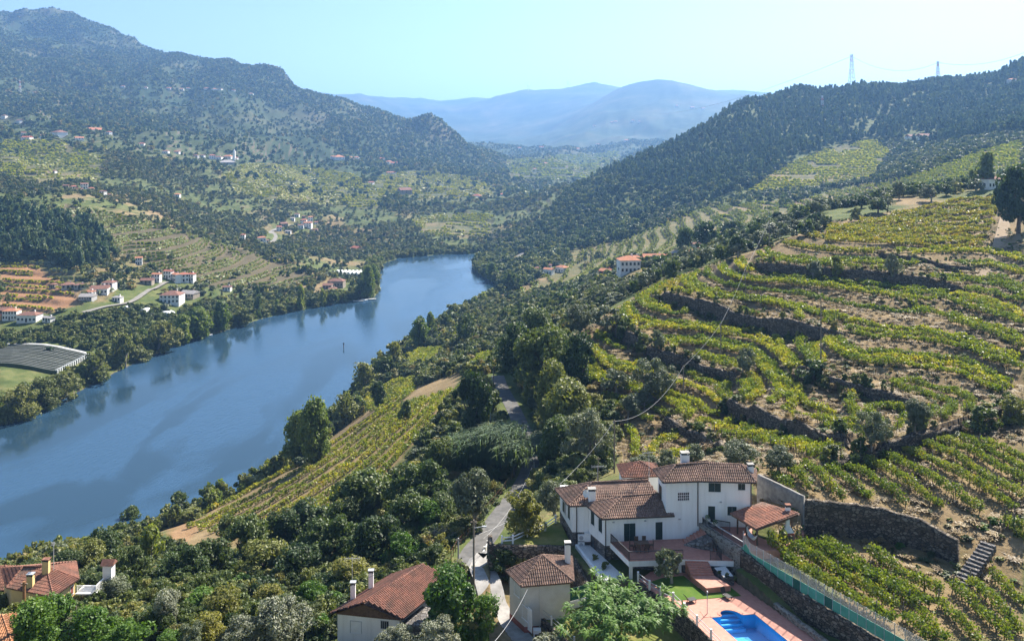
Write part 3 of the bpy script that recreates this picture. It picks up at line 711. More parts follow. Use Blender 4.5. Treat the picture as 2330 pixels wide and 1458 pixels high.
def railing(parent, pts, z, h=1.0, mat='black_metal', gap=.13, name='railing', toprail=None):
    z = [z] * len(pts) if np.isscalar(z) else z
    first = None
    for (a, za), (b, zb) in zip(zip(pts[:-1], z[:-1]), zip(pts[1:], z[1:])):
        r = MB(); bal = MB()
        a3, b3 = Vector((a[0], a[1], za)), Vector((b[0], b[1], zb)); up = Vector((0, 0, 1))
        r.bar(a3 + up * h, b3 + up * h, .09, .07); r.bar(a3 + up * .12, b3 + up * .12, .04, .03)
        L = (b3 - a3).length; k = max(2, int(L / gap))
        for i in range(1, k): p = a3 + (b3 - a3) * i / k; bal.bar(p + up * .12, p + up * h, .036)
        r.bar(a3 + up * .12, a3 + up * h, .03); r.bar(b3 + up * .12, b3 + up * h, .03)
        o = r.build(name, MATS[toprail or mat], parent); first = first or o
        if bal.v: b_ = bal.build('balusters', MATS[mat], o); b_['kind'] = 'stuff'
    o = first
    for p, zz in zip(pts, z):
        q = MB(); q.bar((p[0], p[1], zz), (p[0], p[1], zz + h + .03), .07); q.build('rail_post', MATS[mat], o)
    return o

# ---- the house
A_ = (10.74, 93.27); T_ = (18.04, 93.94); B_ = (21.9, 94.3); C_ = (28.0, 93.9); LB = (9.23, 96.6); W1_ = (7.24, 96.65); W0_ = (6.26, 100.9); TB = (17.7, 97.6)
villa = empty('villa', (16, 96, 57.9), 'large white two-storey house with stone base and brown tiled hip roofs', 'house')
m = MB(); m.prism([A_, T_, TB, LB], 59.55, 62.82); m.prism([W1_, (9.6, 96.62), (17.6, 97.4), (17.4, 103), (6.1, 102.4)], 59.552, 62.80); m.build('wall', MATS['white_wall'], villa)
m = MB(); m.prism([T_, B_, C_, (28.9, 97.6), (23.4, 98.9), (17.72, 97.55)], 57.9, 66.78); tower = m.build('wall', MATS['white_wall'], villa)
sb = lambda poly, e: [(x + (x - sum(p[0] for p in poly) / len(poly)) * e, y + (y - sum(p[1] for p in poly) / len(poly)) * e) for x, y in poly]
m = MB(); m.prism(sb([A_, T_, TB, LB], .004), 57.7, 59.55); m.prism(sb([W1_, (9.6, 96.62), (17.6, 97.4), (17.4, 103), (6.1, 102.4)], .004), 57.7, 59.552); m.build('stone_base', MATS['house_stone'], villa)
EZ = 62.82
r1 = [[(10.36, 92.88, EZ), (18.95, 93.7, EZ), (17.75, 96.75, 64.05), (13.2, 96.1, 64.05)], [(8.85, 96.75, EZ), (10.36, 92.88, EZ), (13.2, 96.1, 64.05)], [(17.7, 97.6, 63.5), (13.0, 97.4, 63.5), (13.2, 96.1, 64.05), (17.75, 96.75, 64.05)]]
roof(villa, r1, [((10.36, 92.88, EZ), (13.2, 96.1, 64.05)), ((13.2, 96.1, 64.05), (17.7, 96.75, 64.05)), ((8.85, 96.75, EZ), (13.2, 96.1, 64.05))])
r2 = [[(6.85, 96.33, EZ), (17.7, 97.1, EZ), (17.62, 98.9, 63.6), (17.0, 100.2, 64.3), (9.86, 99.5, 64.3)], [(5.42, 101.15, EZ), (6.85, 96.33, EZ), (9.86, 99.5, 64.3)], [(17.5, 103.4, EZ), (5.42, 101.15, EZ), (9.86, 99.5, 64.3), (17.0, 100.2, 64.3)]]
roof(villa, r2, [((6.85, 96.33, EZ), (9.86, 99.5, 64.3)), ((9.86, 99.5, 64.3), (17.0, 100.2, 64.3)), ((5.42, 101.15, EZ), (9.86, 99.5, 64.3))])
TZ = 66.78; RZ_ = 67.95
r3 = [[(17.6, 93.55, TZ), (21.85, 93.92, TZ), (23.6, 96.35, RZ_), (19.5, 95.7, RZ_)], [(21.85, 93.92, TZ), (28.4, 93.5, TZ), (27.3, 95.75, RZ_), (23.6, 96.35, RZ_)], [(17.15, 97.4, TZ), (17.6, 93.55, TZ), (19.5, 95.7, RZ_)], [(28.4, 93.5, TZ), (29.5, 97.2, TZ), (27.3, 95.75, RZ_)], [(29.5, 97.2, TZ), (23.4, 99.2, TZ), (23.6, 96.35, RZ_), (27.3, 95.75, RZ_)], [(23.4, 99.2, TZ), (17.15, 97.4, TZ), (19.5, 95.7, RZ_), (23.6, 96.35, RZ_)]]
roof(villa, r3, [((17.6, 93.55, TZ), (19.5, 95.7, RZ_)), ((19.5, 95.7, RZ_), (23.6, 96.35, RZ_)), ((23.6, 96.35, RZ_), (27.3, 95.75, RZ_)), ((28.4, 93.5, TZ), (27.3, 95.75, RZ_)), ((17.15, 97.4, TZ), (19.5, 95.7, RZ_)), ((29.5, 97.2, TZ), (27.3, 95.75, RZ_))])
for pts in ([(10.3, 92.85), (18.95, 93.66)], [(10.3, 92.85), (8.8, 96.75)], [(6.8, 96.3), (8.9, 96.5)], [(6.8, 96.3), (5.4, 101.1)]):
    m = MB(); m.tube([(p[0], p[1], EZ - .04) for p in pts], .065, 6); m.build('gutter', MATS['black_metal'], villa)
for pts in ([(17.55, 93.5), (21.85, 93.87), (28.42, 93.45)], [(17.55, 93.5), (17.1, 97.4)]):
    m = MB(); m.tube([(p[0], p[1], TZ - .04) for p in pts], .065, 6); m.build('gutter', MATS['black_metal'], villa)
chimney(villa, 9.65, 97.15, 62.9, 64.65, .85); chimney(villa, 20.9, 97.2, 67.2, 69.0, .95); chimney(villa, 28.35, 95.6, 66.8, 68.2, .66)
fl = (A_, B_)
opening(villa, A_, B_, z1(980, 580), z1(1060, 707), 'door', 'door_leaf', split=2); opening(villa, A_, B_, z1(1200, 572), z1(1249, 696), 'door', 'door_leaf', split=1)
opening(villa, A_, B_, z1(1356, 366), z1(1434, 424), 'window', 'pane', 'dark_glass', split=1, bars=(6, 3))
opening(villa, B_, C_, z1(1570, 302), z1(1656, 362)); opening(villa, B_, C_, z1(1776, 306), z1(1826, 350)); opening(villa, B_, C_, z1(1702, 466), z1(1766, 526)); opening(villa, B_, C_, z1(1567, 463), z1(1616, 588), 'door', 'door_leaf', split=1)
opening(villa, T_, TB, z1(1225, 330), z1(1246, 408))
opening(villa, A_, LB, z1(751, 508), z1(775, 582)); opening(villa, A_, LB, z1(804, 550), z1(830, 632)); opening(villa, A_, LB, z1(752, 690), z1(778, 757), 'window', 'pane', 'dark_glass', 'wood_dark', 1)
opening(villa, W1_, W0_, z1(553, 443), z1(569, 492)); opening(villa, W1_, W0_, z1(590, 466), z1(606, 540)); opening(villa, W1_, W0_, z1(562, 636), z1(578, 690), 'window', 'pane', 'dark_glass', 'wood_dark', 1)
for (a, b, q) in ((A_, B_, z1(907, 574)), (A_, B_, z1(1128, 564)), (A_, B_, z1(1367, 552)), (B_, C_, z1(1655, 433))):
    p = onwall(a, b, *q); d, n = wall_frame(a, b); m = MB(); rect_on(m, p - d * .13, p + d * .13, n, p.z - .06, p.z + .06, 0, .12); m.build('wall_lamp', MATS['grey_metal'], villa)
def pipe(a, b, q, zt, zb):
    p = onwall(a, b, *q); d, n = wall_frame(a, b); p = p + n * .07
    m = MB(); m.tube([(p.x + n.x * .2, p.y + n.y * .2, zt), (p.x, p.y, zt - .3), (p.x, p.y, zb)], .06, 6); m.build('downpipe', MATS['black_metal'], villa)
pipe(W1_, (9.4, 96.62), z1(650, 600), EZ - .05, 57.9); pipe(A_, B_, z1(852, 600), EZ - .05, 57.9); pipe(A_, B_, z1(1495, 400), TZ - .05, 61.4); pipe(B_, C_, z1(1866, 400), TZ - .05, 61.5)
def condenser(q0, q1):
    a, b = W1_, (9.4, 96.62); p0 = onwall(a, b, q0[0], q1[1]); p1 = onwall(a, b, q1[0], q0[1]); d, n = wall_frame(a, b)
    m = MB(); rect_on(m, p0, p1, n, p0.z, p1.z, .03, .36); c = m.build('air_conditioner', MATS['white_paint'], villa)
    f = MB(); cc = (p0 + p1) / 2; k = 14; R = (p1.z - p0.z) * .4
    f.add([cc + n * .365 + d * (R * math.cos(2 * math.pi * i / k)) + Vector((0, 0, R * math.sin(2 * math.pi * i / k))) for i in range(k)], [tuple(range(k))]); f.build('fan_grille', MATS['grey_metal'], c)
condenser(z1(658, 656), z1(704, 694)); condenser(z1(658, 705), z1(704, 740))
m = MB(); p = onwall(W1_, (9.4, 96.62), *z1(725, 670)); m.box((p.x, p.y - .25, p.z), (.75, .4, 1.0)); m.build('meter_box', MATS['white_paint'], villa)
# dish and aerial on the rear roof
m = MB(); k = 14; vs = [(9.0, 97.6, 63.75)]
for i in range(k): a = 2 * math.pi * i / k; vs.append((9.0 + .42 * math.cos(a), 97.45 + .16 * math.sin(a), 63.85 + .42 * math.sin(a)))
m.add(vs, [(0, i + 1, (i + 1) % k + 1) for i in range(k)]); m.bar((9.0, 97.6, 63.0), (9.0, 97.6, 63.7), .05); m.build('satellite_dish', MATS['white_paint'], villa)
def aerial(parent, x, y, z0, z1_, L=1.5):
    m = MB(); m.bar((x, y, z0), (x, y, z1_), .05); m.bar((x - L / 2, y, z1_ - .15), (x + L / 2, y - .2, z1_), .04)
    for i in range(9): t = i / 8; cx = x - L / 2 + L * t; m.bar((cx, y - .2 * t, z1_ - .15 + .15 * t - .22), (cx, y - .2 * t, z1_ - .15 + .15 * t + .22), .025)
    m.build('aerial', MATS['grey_metal'], parent)
aerial(villa, 10.7, 100.6, 64.1, 66.0); aerial(villa, 17.3, 101.5, 64.0, 67.4, 1.6)
# small roof behind the house
an = empty('outbuilding', (17, 108, 60), 'small tiled outbuilding roof behind the white house', 'outbuilding')
m = MB(); m.prism([(14.9, 106.6), (19.6, 107), (19.4, 110.6), (14.7, 110.2)], 58.5, 62.3); m.build('wall', MATS['white_wall'], an)
roof(an, [[(14.5, 106.2, 62.3), (19.9, 106.6, 62.3), (17.2, 108.4, 63.55)], [(14.4, 110.5, 62.3), (14.5, 106.2, 62.3), (17.2, 108.4, 63.55)], [(19.9, 106.6, 62.3), (19.8, 110.9, 62.3), (17.2, 108.4, 63.55)], [(19.8, 110.9, 62.3), (14.4, 110.5, 62.3), (17.2, 108.4, 63.55)]], [((14.5, 106.2, 62.3), (17.2, 108.4, 63.55)), ((19.9, 106.6, 62.3), (17.2, 108.4, 63.55))], 'roof_red')

# ---- lower terrace with its railings and steps
terr = empty('terrace', (17, 91, 58), 'red tiled terrace with black railings in front of the white house', 'terrace')
tp = [(11.35, 93.3), (12.93, 88.9), (19.06, 89.35), (21.95, 89.1), (24.9, 88.95), (22.4, 94.2), (21.9, 94.28)]
m = MB(); m.prism(tp, 59.35, 59.96); m.build('slab', MATS['white_wall'], terr)
m = MB(); m.prism(sb(tp, -.004), 59.961, 60.0); m.build('floor_tiles', MATS['terracotta'], terr)
m = MB(); m.prism([(13.6, 91.4), (18.9, 90.6), (19.2, 92.2), (13.6, 92.4)], 57.2, 59.35); m.prism([(19.0, 89.5), (24.3, 89.4), (23.5, 91.5), (19.0, 91.5)], 57.2, 59.348); m.build('under_wall', MATS['house_stone'], terr)
for x, y in ((13.2, 89.3), (16.0, 89.5), (18.7, 89.7)):
    m = MB(); m.box((x, y, 58.3), (.35, .35, 2.1)); m.build('pillar', MATS['white_wall'], terr)
railing(terr, [(11.45, 93.1), (12.98, 88.96), (19.0, 89.4)], 60.0); railing(terr, [(22.0, 89.15), (23.2, 89.05), (23.0, 90.3)], 60.0)
def stair(parent, p0, p1, width_dir, width, n, zt, zb, mat='terracotta'):
    """n steps descending from p0 to p1 (XY), each a part"""
    p0, p1, wd = Vector(p0), Vector(p1), Vector(width_dir).normalized()
    for i in range(n):
        a = p0 + (p1 - p0) * i / n; b = p0 + (p1 - p0) * (i + 1) / n; z = zt - (zt - zb) * (i + 1) / (n + 1) if n > 1 else zt
        m = MB(); m.prism([(a.x, a.y), (b.x, b.y), (b.x + wd.x * width, b.y + wd.y * width), (a.x + wd.x * width, a.y + wd.y * width)], zb - .4, z); m.build('step', MATS[mat], parent)
stair(terr, (19.25, 89.33), (19.55, 87.75), (1, .02), 2.5, 6, 60.0, 59.02)
m = MB(); m.prism([(19.5, 87.74), (22.1, 87.78), (23.3, 85.7), (20.6, 85.2)], 58.0, 59.0); m.build('landing', MATS['terracotta'], terr)
stair(terr, (22.3, 93.9), (19.9, 93.65), (.09, -1), 1.25, 6, 61.45, 60.0)
m = MB(); m.prism([(19.75, 92.42), (22.5, 92.62), (22.8, 91.2), (21.6, 91.5)], 60.0, [60.15, 61.3, 61.2, 60.4]); m.build('stair_wall', MATS['house_stone'], terr)
# table and chairs
def chair(x, y, z, rz, lab):
    c = empty('garden_chair', (x, y, z), lab, 'chair', 'chairs round the terrace table'); R = Matrix.Rotation(rz, 3, 'Z')
    def bx(name, cc, s):
        v = R @ Vector(cc); m = MB(); m.box((x + v.x, y + v.y, z + v.z), s, rz); m.build(name, MATS['wood_dark'], c)
    bx('seat', (0, 0, .45), (.46, .46, .05)); bx('backrest', (0, .22, .75), (.46, .05, .55))
    for sx in (-1, 1):
        for sy in (-1, 1): bx('leg', (sx * .2, sy * .2, .22), (.05, .05, .44))
tb = empty('garden_table', (14.75, 91.6, 60.0), 'dark wooden table with chairs on the red terrace by the double door', 'table')
m = MB(); m.box((14.75, 91.6, 60.74), (1.7, .95, .05), .1); m.build('table_top', MATS['wood_dark'], tb)
for sx in (-1, 1):
    for sy in (-1, 1): m = MB(); m.box((14.75 + sx * .75, 91.6 + sy * .4, 60.36), (.08, .08, .72)); m.build('leg', MATS['wood_dark'], tb)
for i, (x, y, rz, lb) in enumerate([(14.3, 92.3, 0, 'dark chair behind the terrace table, on its house side towards the double door'), (15.2, 92.4, 0, 'dark chair behind the terrace table, nearer the single door'), (13.6, 91.5, math.pi / 2, 'dark chair at the railing end of the terrace table'), (15.9, 91.7, -math.pi / 2, 'dark chair at the steps end of the terrace table'), (14.3, 90.9, math.pi, 'dark chair in front of the terrace table on its railing side'), (15.2, 90.95, math.pi, 'dark chair in front of the terrace table on its steps side')]):
    chair(x, y, 60.0, rz, lb)
# gravel bed beside the house
gb = empty('gravel_bed', (9, 92, 57.9), 'white gravel bed with a pale kerb left of the stone base', 'flower bed')
m = MB(); m.prism([(7.9, 96.3), (10.2, 88.4), (12.6, 88.9), (10.8, 93.1), (9.3, 96.4)], 57.6, 58.12); m.build('gravel', MATS['gravel_white'], gb)
m = MB(); m.prism([(7.55, 96.2), (9.9, 88.1), (10.15, 88.2), (7.85, 96.3)], 56.2, 58.3); m.build('kerb', MATS['white_wall'], gb)
# ---- upper terrace, retaining wall, pergola
ut = empty('terrace', (27, 92, 58), 'upper red tiled terrace on a stone retaining wall beside the white house', 'terrace')
m = MB(); m.prism([(22.35, 94.25), (25.2, 88.3), (29.6, 88.4), (33.6, 92.4), (33.9, 93.8), (30.3, 98.4), (28.6, 97.5), (28.0, 93.9)], 60.2, 61.4); m.build('floor_tiles', MATS['terracotta'], ut)
w_ = wall_run('retaining_wall', [(22.15, 94.3), (23.7, 91.2), (25.3, 88.1)], [61.75, 61.7, 61.65], 57.6, MATS['pale_stone'], .45, ut, step=.5, rough=.03)
railing(ut, [(22.35, 94.2), (23.85, 91.2), (25.35, 88.2)], 61.7, .75, toprail='grey_metal', gap=.16); railing(ut, [(22.35, 94.1), (25.2, 93.0)], 61.4, 1.0)
def flower_box(p, lab):
    f = empty('flower_box', p, lab, 'planter', 'flower boxes on the upper terrace rail')
    m = MB(); m.box((p[0], p[1], p[2]), (.7, .25, .2), -1.1); m.build('box', MATS['concrete_pale'], f)
    q, _ = leaves(np.array([(p[0], p[1], p[2] + .2)]), 60, np.array([.28]), .12, np.random.default_rng(3)); me = quadmesh('flowers', q); obj('flowers', me, f, MATS['leaf_reed'])
POST_CALLS = [((22.75, 93.5, 62.55), 'flower box on the upper terrace rail nearest the house'), ((23.35, 92.3, 62.55), 'flower box farther along the upper terrace rail')]
pg = empty('pergola', (28.5, 92, 61.4), 'open shelter with red tiled roof and dark posts on the upper terrace', 'shelter')
roof(pg, [[(27.0, 88.9, 63.5), (25.2, 92.8, 63.5), (29.4, 94.3, 64.1), (32.7, 91.4, 64.1)]] if False else [[(25.2, 92.8, 63.5), (27.0, 88.9, 63.5), (32.75, 91.4, 64.15), (29.4, 94.5, 64.15)]], [], 'roof_shed')
for x, y in ((25.9, 92.3), (26.5, 90.9), (27.3, 89.5), (31.8, 91.5), (29.3, 93.8)):
    m = MB(); m.bar((x, y, 61.4), (x, y, 63.55), .16); m.build('post', MATS['wood_dark'], pg)
m = MB(); m.bar((25.4, 92.75, 63.35), (27.1, 89.05, 63.35), .14, .2); m.bar((27.1, 89.05, 63.38), (32.5, 91.4, 63.95), .14, .2); m.build('beam', MATS['wood_dark'], pg)
chimney(pg, 31.6, 92.1, 63.9, 64.9, .5, 'white_wall', 'roof_red')
bq = empty('barbecue', (31.2, 91.2, 61.4), 'white brick barbecue with a flared hood under the shelter roof', 'barbecue')
m = MB(); m.box((31.3, 91.3, 61.75), (1.3, .8, .7)); m.build('base', MATS['red_paint'], bq)
m = MB(); m.prism([(30.7, 90.95), (31.9, 90.95), (31.9, 91.7), (30.7, 91.7)], 62.1, 62.2)
m.add([(30.7, 90.95, 62.2), (31.9, 90.95, 62.2), (31.9, 91.7, 62.2), (30.7, 91.7, 62.2), (31.1, 91.15, 62.9), (31.5, 91.15, 62.9), (31.5, 91.5, 62.9), (31.1, 91.5, 62.9), (31.1, 91.15, 63.7), (31.5, 91.15, 63.7), (31.5, 91.5, 63.7), (31.1, 91.5, 63.7)], [(0, 1, 5, 4), (1, 2, 6, 5), (2, 3, 7, 6), (3, 0, 4, 7), (4, 5, 9, 8), (5, 6, 10, 9), (6, 7, 11, 10), (7, 4, 8, 11)]); m.build('hood', MATS['white_wall'], bq)
hm_ = MB(); n = 14; pa, pb = Vector((26.5, 90.8, 62.95)), Vector((27.3, 89.4, 62.6)); vs = []
for i in range(n + 1):
    t = i / n; c = pa.lerp(pb, t) - Vector((0, 0, 1.25 * 4 * t * (1 - t) * .75)); wd_ = .06 + .42 * math.sin(math.pi * t)
    vs += [c + Vector((-.7, -.4, .22)).normalized() * wd_ + Vector((0, 0, .25 * math.sin(math.pi * t))), c - Vector((0, 0, .05)), c - Vector((-.7, -.4, .0)).normalized() * wd_ * .8 + Vector((0, 0, .2 * math.sin(math.pi * t)))]
hm_.add(vs, [(3 * i + k, 3 * i + k + 1, 3 * i + k + 4, 3 * i + k + 3) for i in range(n) for k in (0, 1)])
h_ = hm_.build('hammock', MATS['white_paint']); tag(h_, 'white hammock slung between the shelter posts', 'hammock')

# ---- pool, deck, lawn
from mathutils.geometry import tessellate_polygon
D = lambda *q: [PZ(*z1(*p), DECKZ)[:2] for p in q]
def holed(name, outer, holes, z, mat, parent=None):
    loops = [[Vector((x, y, z)) for x, y in outer]] + [[Vector((x, y, z)) for x, y in h] for h in holes]
    tri = tessellate_polygon(loops); V = [v for l in loops for v in l]; m = MB(); m.add(V, [tuple(t) for t in tri])
    me = m.mesh(name); bm = bmesh.new(); bm.from_mesh(me); bmesh.ops.recalc_face_normals(bm, faces=bm.faces[:])
    for f in bm.faces:
        if f.normal.z < 0: f.normal_flip()
    bm.to_mesh(me); bm.free(); return obj(name, me, parent, MATS[mat])
pl, pr, pe = D((1585, 1235), (1895, 1210), (2130, 1400)); pl, pr, pe = Vector(pl), Vector(pr), Vector(pe); pdir = (pe - pr).normalized()
PL = 10.5; c0, c1 = pl, pr; bdir = (c1 - c0).normalized()
arcp = []; cc = c0 + bdir * ((c1 - c0).length * .47); R = 1.15
for i in range(13):
    t = math.pi * i / 12; arcp.append(cc - bdir * R * math.cos(t) - pdir * R * .95 * math.sin(t))
pool_out = [c0] + arcp + [c1, c1 + pdir * PL, c0 + pdir * PL]
pool_out = [(p.x, p.y) for p in pool_out]
lawn = D((1165, 992), (1245, 965), (1395, 948), (1440, 985), (1500, 1035), (1560, 1022), (1700, 1008), (1800, 1090), (1570, 1108), (1345, 1122), (1250, 1058))
deck_o = holed('pool_deck', DECK, [pool_out], DECKZ, 'terracotta'); tag(deck_o, kind='structure')
m = MB(); m.poly([(x, y, DECKZ + .03) for x, y in lawn]); lw = m.build('lawn', MATS['lawn_green']); tag(lw, kind='structure')
m_, nt, out = newmat('pool_tile'); v = coords(nt, 'Position'); br = N(nt, 'ShaderNodeTexBrick', Scale=1.0, offset=0.0); br.inputs['Brick Width'].default_value = .12; br.inputs['Row Height'].default_value = .12; br.inputs['Mortar Size'].default_value = .006
br.inputs['Color1'].default_value = (.10, .52, .93, 1); br.inputs['Color2'].default_value = (.12, .55, .95, 1); br.inputs['Mortar'].default_value = (.14, .50, .93, 1); nt.links.new(v, br.inputs['Vector']); principled(nt, out, br.outputs['Color'], .4, .4)
m_, nt, out = newmat('pool_water'); v = coords(nt, 'Position'); nb = bump(nt, noise(nt, 3.5, 3, .5, v), .12, .05)
tr = nt.nodes.new('ShaderNodeBsdfTransparent'); tr.inputs[0].default_value = (.80, .94, 1.0, 1); gl = nt.nodes.new('ShaderNodeBsdfGlossy'); gl.inputs['Roughness'].default_value = .03; nt.links.new(nb, gl.inputs['Normal'])
fr = nt.nodes.new('ShaderNodeFresnel'); fr.inputs[0].default_value = 1.33; nt.links.new(nb, fr.inputs['Normal']); mx = nt.nodes.new('ShaderNodeMixShader'); nt.links.new(fr.outputs[0], mx.inputs[0]); nt.links.new(tr.outputs[0], mx.inputs[1]); nt.links.new(gl.outputs[0], mx.inputs[2]); nt.links.new(mx.outputs[0], out.inputs[0])
pool = empty('swimming_pool', (23, 80, DECKZ - 1.5), 'blue swimming pool with rounded steps in a red tiled deck', 'pool')
m = MB(); n = len(pool_out)
for i in range(n):
    a, b = pool_out[i], pool_out[(i + 1) % n]; m.poly([(a[0], a[1], DECKZ), (b[0], b[1], DECKZ), (b[0], b[1], DECKZ - 1.5), (a[0], a[1], DECKZ - 1.5)])
m.build('basin_wall', MATS['pool_tile'], pool); holed('basin_floor', pool_out, [], DECKZ - 1.5, 'pool_tile', pool)
_dig = [c0 - bdir * .5 - pdir * 1.7, c1 + bdir * .5 - pdir * 1.7, c1 + bdir * .5 + pdir * (PL + .5), c0 - bdir * .5 + pdir * (PL + .5)]
H[inpoly(XG, YG, [(p.x, p.y) for p in _dig])] = DECKZ - 1.8
_v = np.stack([XG, YG, H], -1).astype(np.float32).ravel(); terrain.data.vertices.foreach_set('co', _v); terrain.data.update()
for i in range(4):
    m = MB(); rr = R * (.22 + .25 * i); q = [cc + bdir * (-R) * 1, cc + bdir * R]
    lim = -R * .95 + .42 * (i + 1); poly = []
    for k in range(25):
        t = math.pi * k / 24; y_ = -R * .94 * math.sin(t)
        if y_ <= lim: poly.append(cc - bdir * R * .985 * math.cos(t) + pdir * y_)
    hw_ = R * .985 * (math.sqrt(max(0, 1 - (lim / (R * .94)) ** 2)) if lim < 0 else 1)
    poly += [cc + bdir * hw_ + pdir * lim, cc - bdir * hw_ + pdir * lim]
    m.prism([(p.x, p.y) for p in poly], DECKZ - 1.48, DECKZ - .32 - .27 * i); m.build('pool_step', MATS['pool_tile'], pool)
holed('water', pool_out, [], DECKZ - .14, 'pool_water', pool)
m = MB()
for i in range(n - 2):
    a, b = Vector(pool_out[i]), Vector(pool_out[i + 1]); m.bar((a.x, a.y, DECKZ + .02), (b.x, b.y, DECKZ + .02), .3, .05)
m.build('coping', MATS['terracotta'], pool)
deck_side = wall_run('retaining_wall', [PZ(px, py, DECKZ)[:2] for px, py in FENCE_PX][::-1], DECKZ - .02, 55.6, MATS['dry_stone'], .3); tag(deck_side, 'stone wall carrying the outer edge of the pool deck', 'wall', kind='thing')
pf = empty('pool_fence', (17, 84, DECKZ), 'white post and rail fence along the outer edge of the pool deck', 'fence')
fp = [PZ(px, py, DECKZ) for px, py in FENCE_PX]
for p in fp: m = MB(); m.box((p[0], p[1], p[2] + .5), (.2, .2, 1.0)); m.build('post', MATS['white_wall'], pf)
for a, b in zip(fp[:-1], fp[1:]):
    for hh in (.45, .85): m = MB(); m.bar((a[0], a[1], a[2] + hh), (b[0], b[1], b[2] + hh), .05); m.build('rail', MATS['grey_metal'], pf)
sh = PZ(*z1(1561, 1214), DECKZ); so_ = empty('shower', sh, 'slim metal garden shower pole beside the pool', 'shower')
m = MB(); m.bar(sh, (sh[0], sh[1], sh[2] + 2.3), .06); m.build('pole', MATS['grey_metal'], so_); m = MB(); m.box((sh[0], sh[1] - .1, sh[2] + 2.32), (.1, .28, .05)); m.build('shower_head', MATS['grey_metal'], so_)
m = MB(); m.box((sh[0], sh[1], sh[2] + .015), (1.1, 1.1, .03), .2); m.build('tray', MATS['terracotta'], so_)
def lounger(p, rz, lab, up):
    e = empty('sun_lounger', p, lab, 'sun lounger', 'sun loungers on the pool deck'); R3 = Matrix.Translation(p) @ Matrix.Rotation(rz, 4, 'Z')
    m = MB(); m.box((0, 0, .3), (.6, .9, .05)); m.v = [tuple(R3 @ Vector(v)) for v in m.v]; m.build('seat', MATS['black_metal'], e)
    m = MB(); m.bar((0, .42, .3), (0, .42 + .55 * math.cos(up), .3 + .7 * math.sin(up)), .6, .05); m.v = [tuple(R3 @ Vector(v)) for v in m.v]; m.build('backrest', MATS['black_metal'], e)
    for sx in (-.25, .25):
        for sy in (-.35, .35): m = MB(); m.bar((sx, sy, 0), (sx, sy, .3), .05); m.v = [tuple(R3 @ Vector(v)) for v in m.v]; m.build('leg', MATS['black_metal'], e)
lounger(PZ(*z1(1452, 1130), DECKZ), 1.9, 'dark folding lounger on the deck nearest the outer fence', .8); lounger(PZ(*z1(1700, 1105), DECKZ), .6, 'dark reclined lounger at the lawn edge nearest the stone wall', 1.1)
# planter at the wall foot
pk = empty('planter_bed', PZ(*z1(1670, 960), 58.9), 'raised stone planter with white gravel at the foot of the retaining wall', 'planter')
q = [PZ(*z1(*p), 59.3)[:2] for p in ((1600, 890), (1690, 880), (1750, 955), (1680, 965))]
m = MB(); m.prism(q, 58.2, 59.3); m.build('stone_kerb', MATS['house_stone'], pk); m = MB(); m.prism(sb(q, -.12), 59.3, 59.34); m.build('gravel', MATS['gravel_white'], pk)
# ---- long wall with the green screen fence
lw_ = wall_run('retaining_wall', WALLTOP, [61.65, 60.75, 60.65, 60.6, 60.5], 57.9, MATS['dry_stone'], .6, None, step=.5, rough=.05); tag(lw_, 'long brown stone retaining wall above the pool deck', 'wall', kind='thing')
m = MB(); q = [PZ(px, py, DECKZ)[:2] for px, py in ((1765, 1383), (1870, 1462), (1980, 1545))]; w2 = wall_run('kerb_wall', [q[0], q[1], q[2]], DECKZ + .55, DECKZ - .2, MATS['pale_stone'], .5, None); tag(w2, 'low pale stone kerb wall at the foot of the long brown wall', 'wall', kind='thing')
gf = empty('screen_fence', (29, 81, 60.6), 'wire fence with green screen cloth along the top of the long stone wall', 'fence')
simple('green_cloth', (.10, .33, .24), (.075, .26, .19), 1.5, .8, .2); simple('dark_cloth', (.02, .09, .065), (.03, .11, .08), 1.5, .8, .2)
fl_ = resample([(x + .05, y, 0) for x, y in WALLTOP], .98)[:, :2]; nf = len(fl_)
for i in range(nf):
    x, y = fl_[i]; zb = 61.5 if i == 0 else 60.65
    m = MB(); m.bar((x, y, zb - .1), (x, y, zb + 2.15), .055); m.build('fence_post', MATS['grey_metal'], gf)
    if i < nf - 1:
        x2, y2 = fl_[i + 1]; m = MB(); m.bar((x, y, zb + .55), (x2, y2, 60.65 + .55), .02, 1.05); m.build('screen_panel', MATS['dark_cloth' if i in (7, 11) else 'green_cloth'], gf)
        g = MB()
        for k in range(9): zz = 1.1 + k * .125; g.bar((x, y, zb + zz), (x2, y2, 60.65 + zz), .010)
        for k in range(9): t = k / 9; g.bar((x + (x2 - x) * t, y + (y2 - y) * t, 60.65 + 1.1), (x + (x2 - x) * t, y + (y2 - y) * t, 60.65 + 2.1), .010)
        o = g.build('wire_mesh', MATS['grey_metal'], gf); o['kind'] = 'stuff'
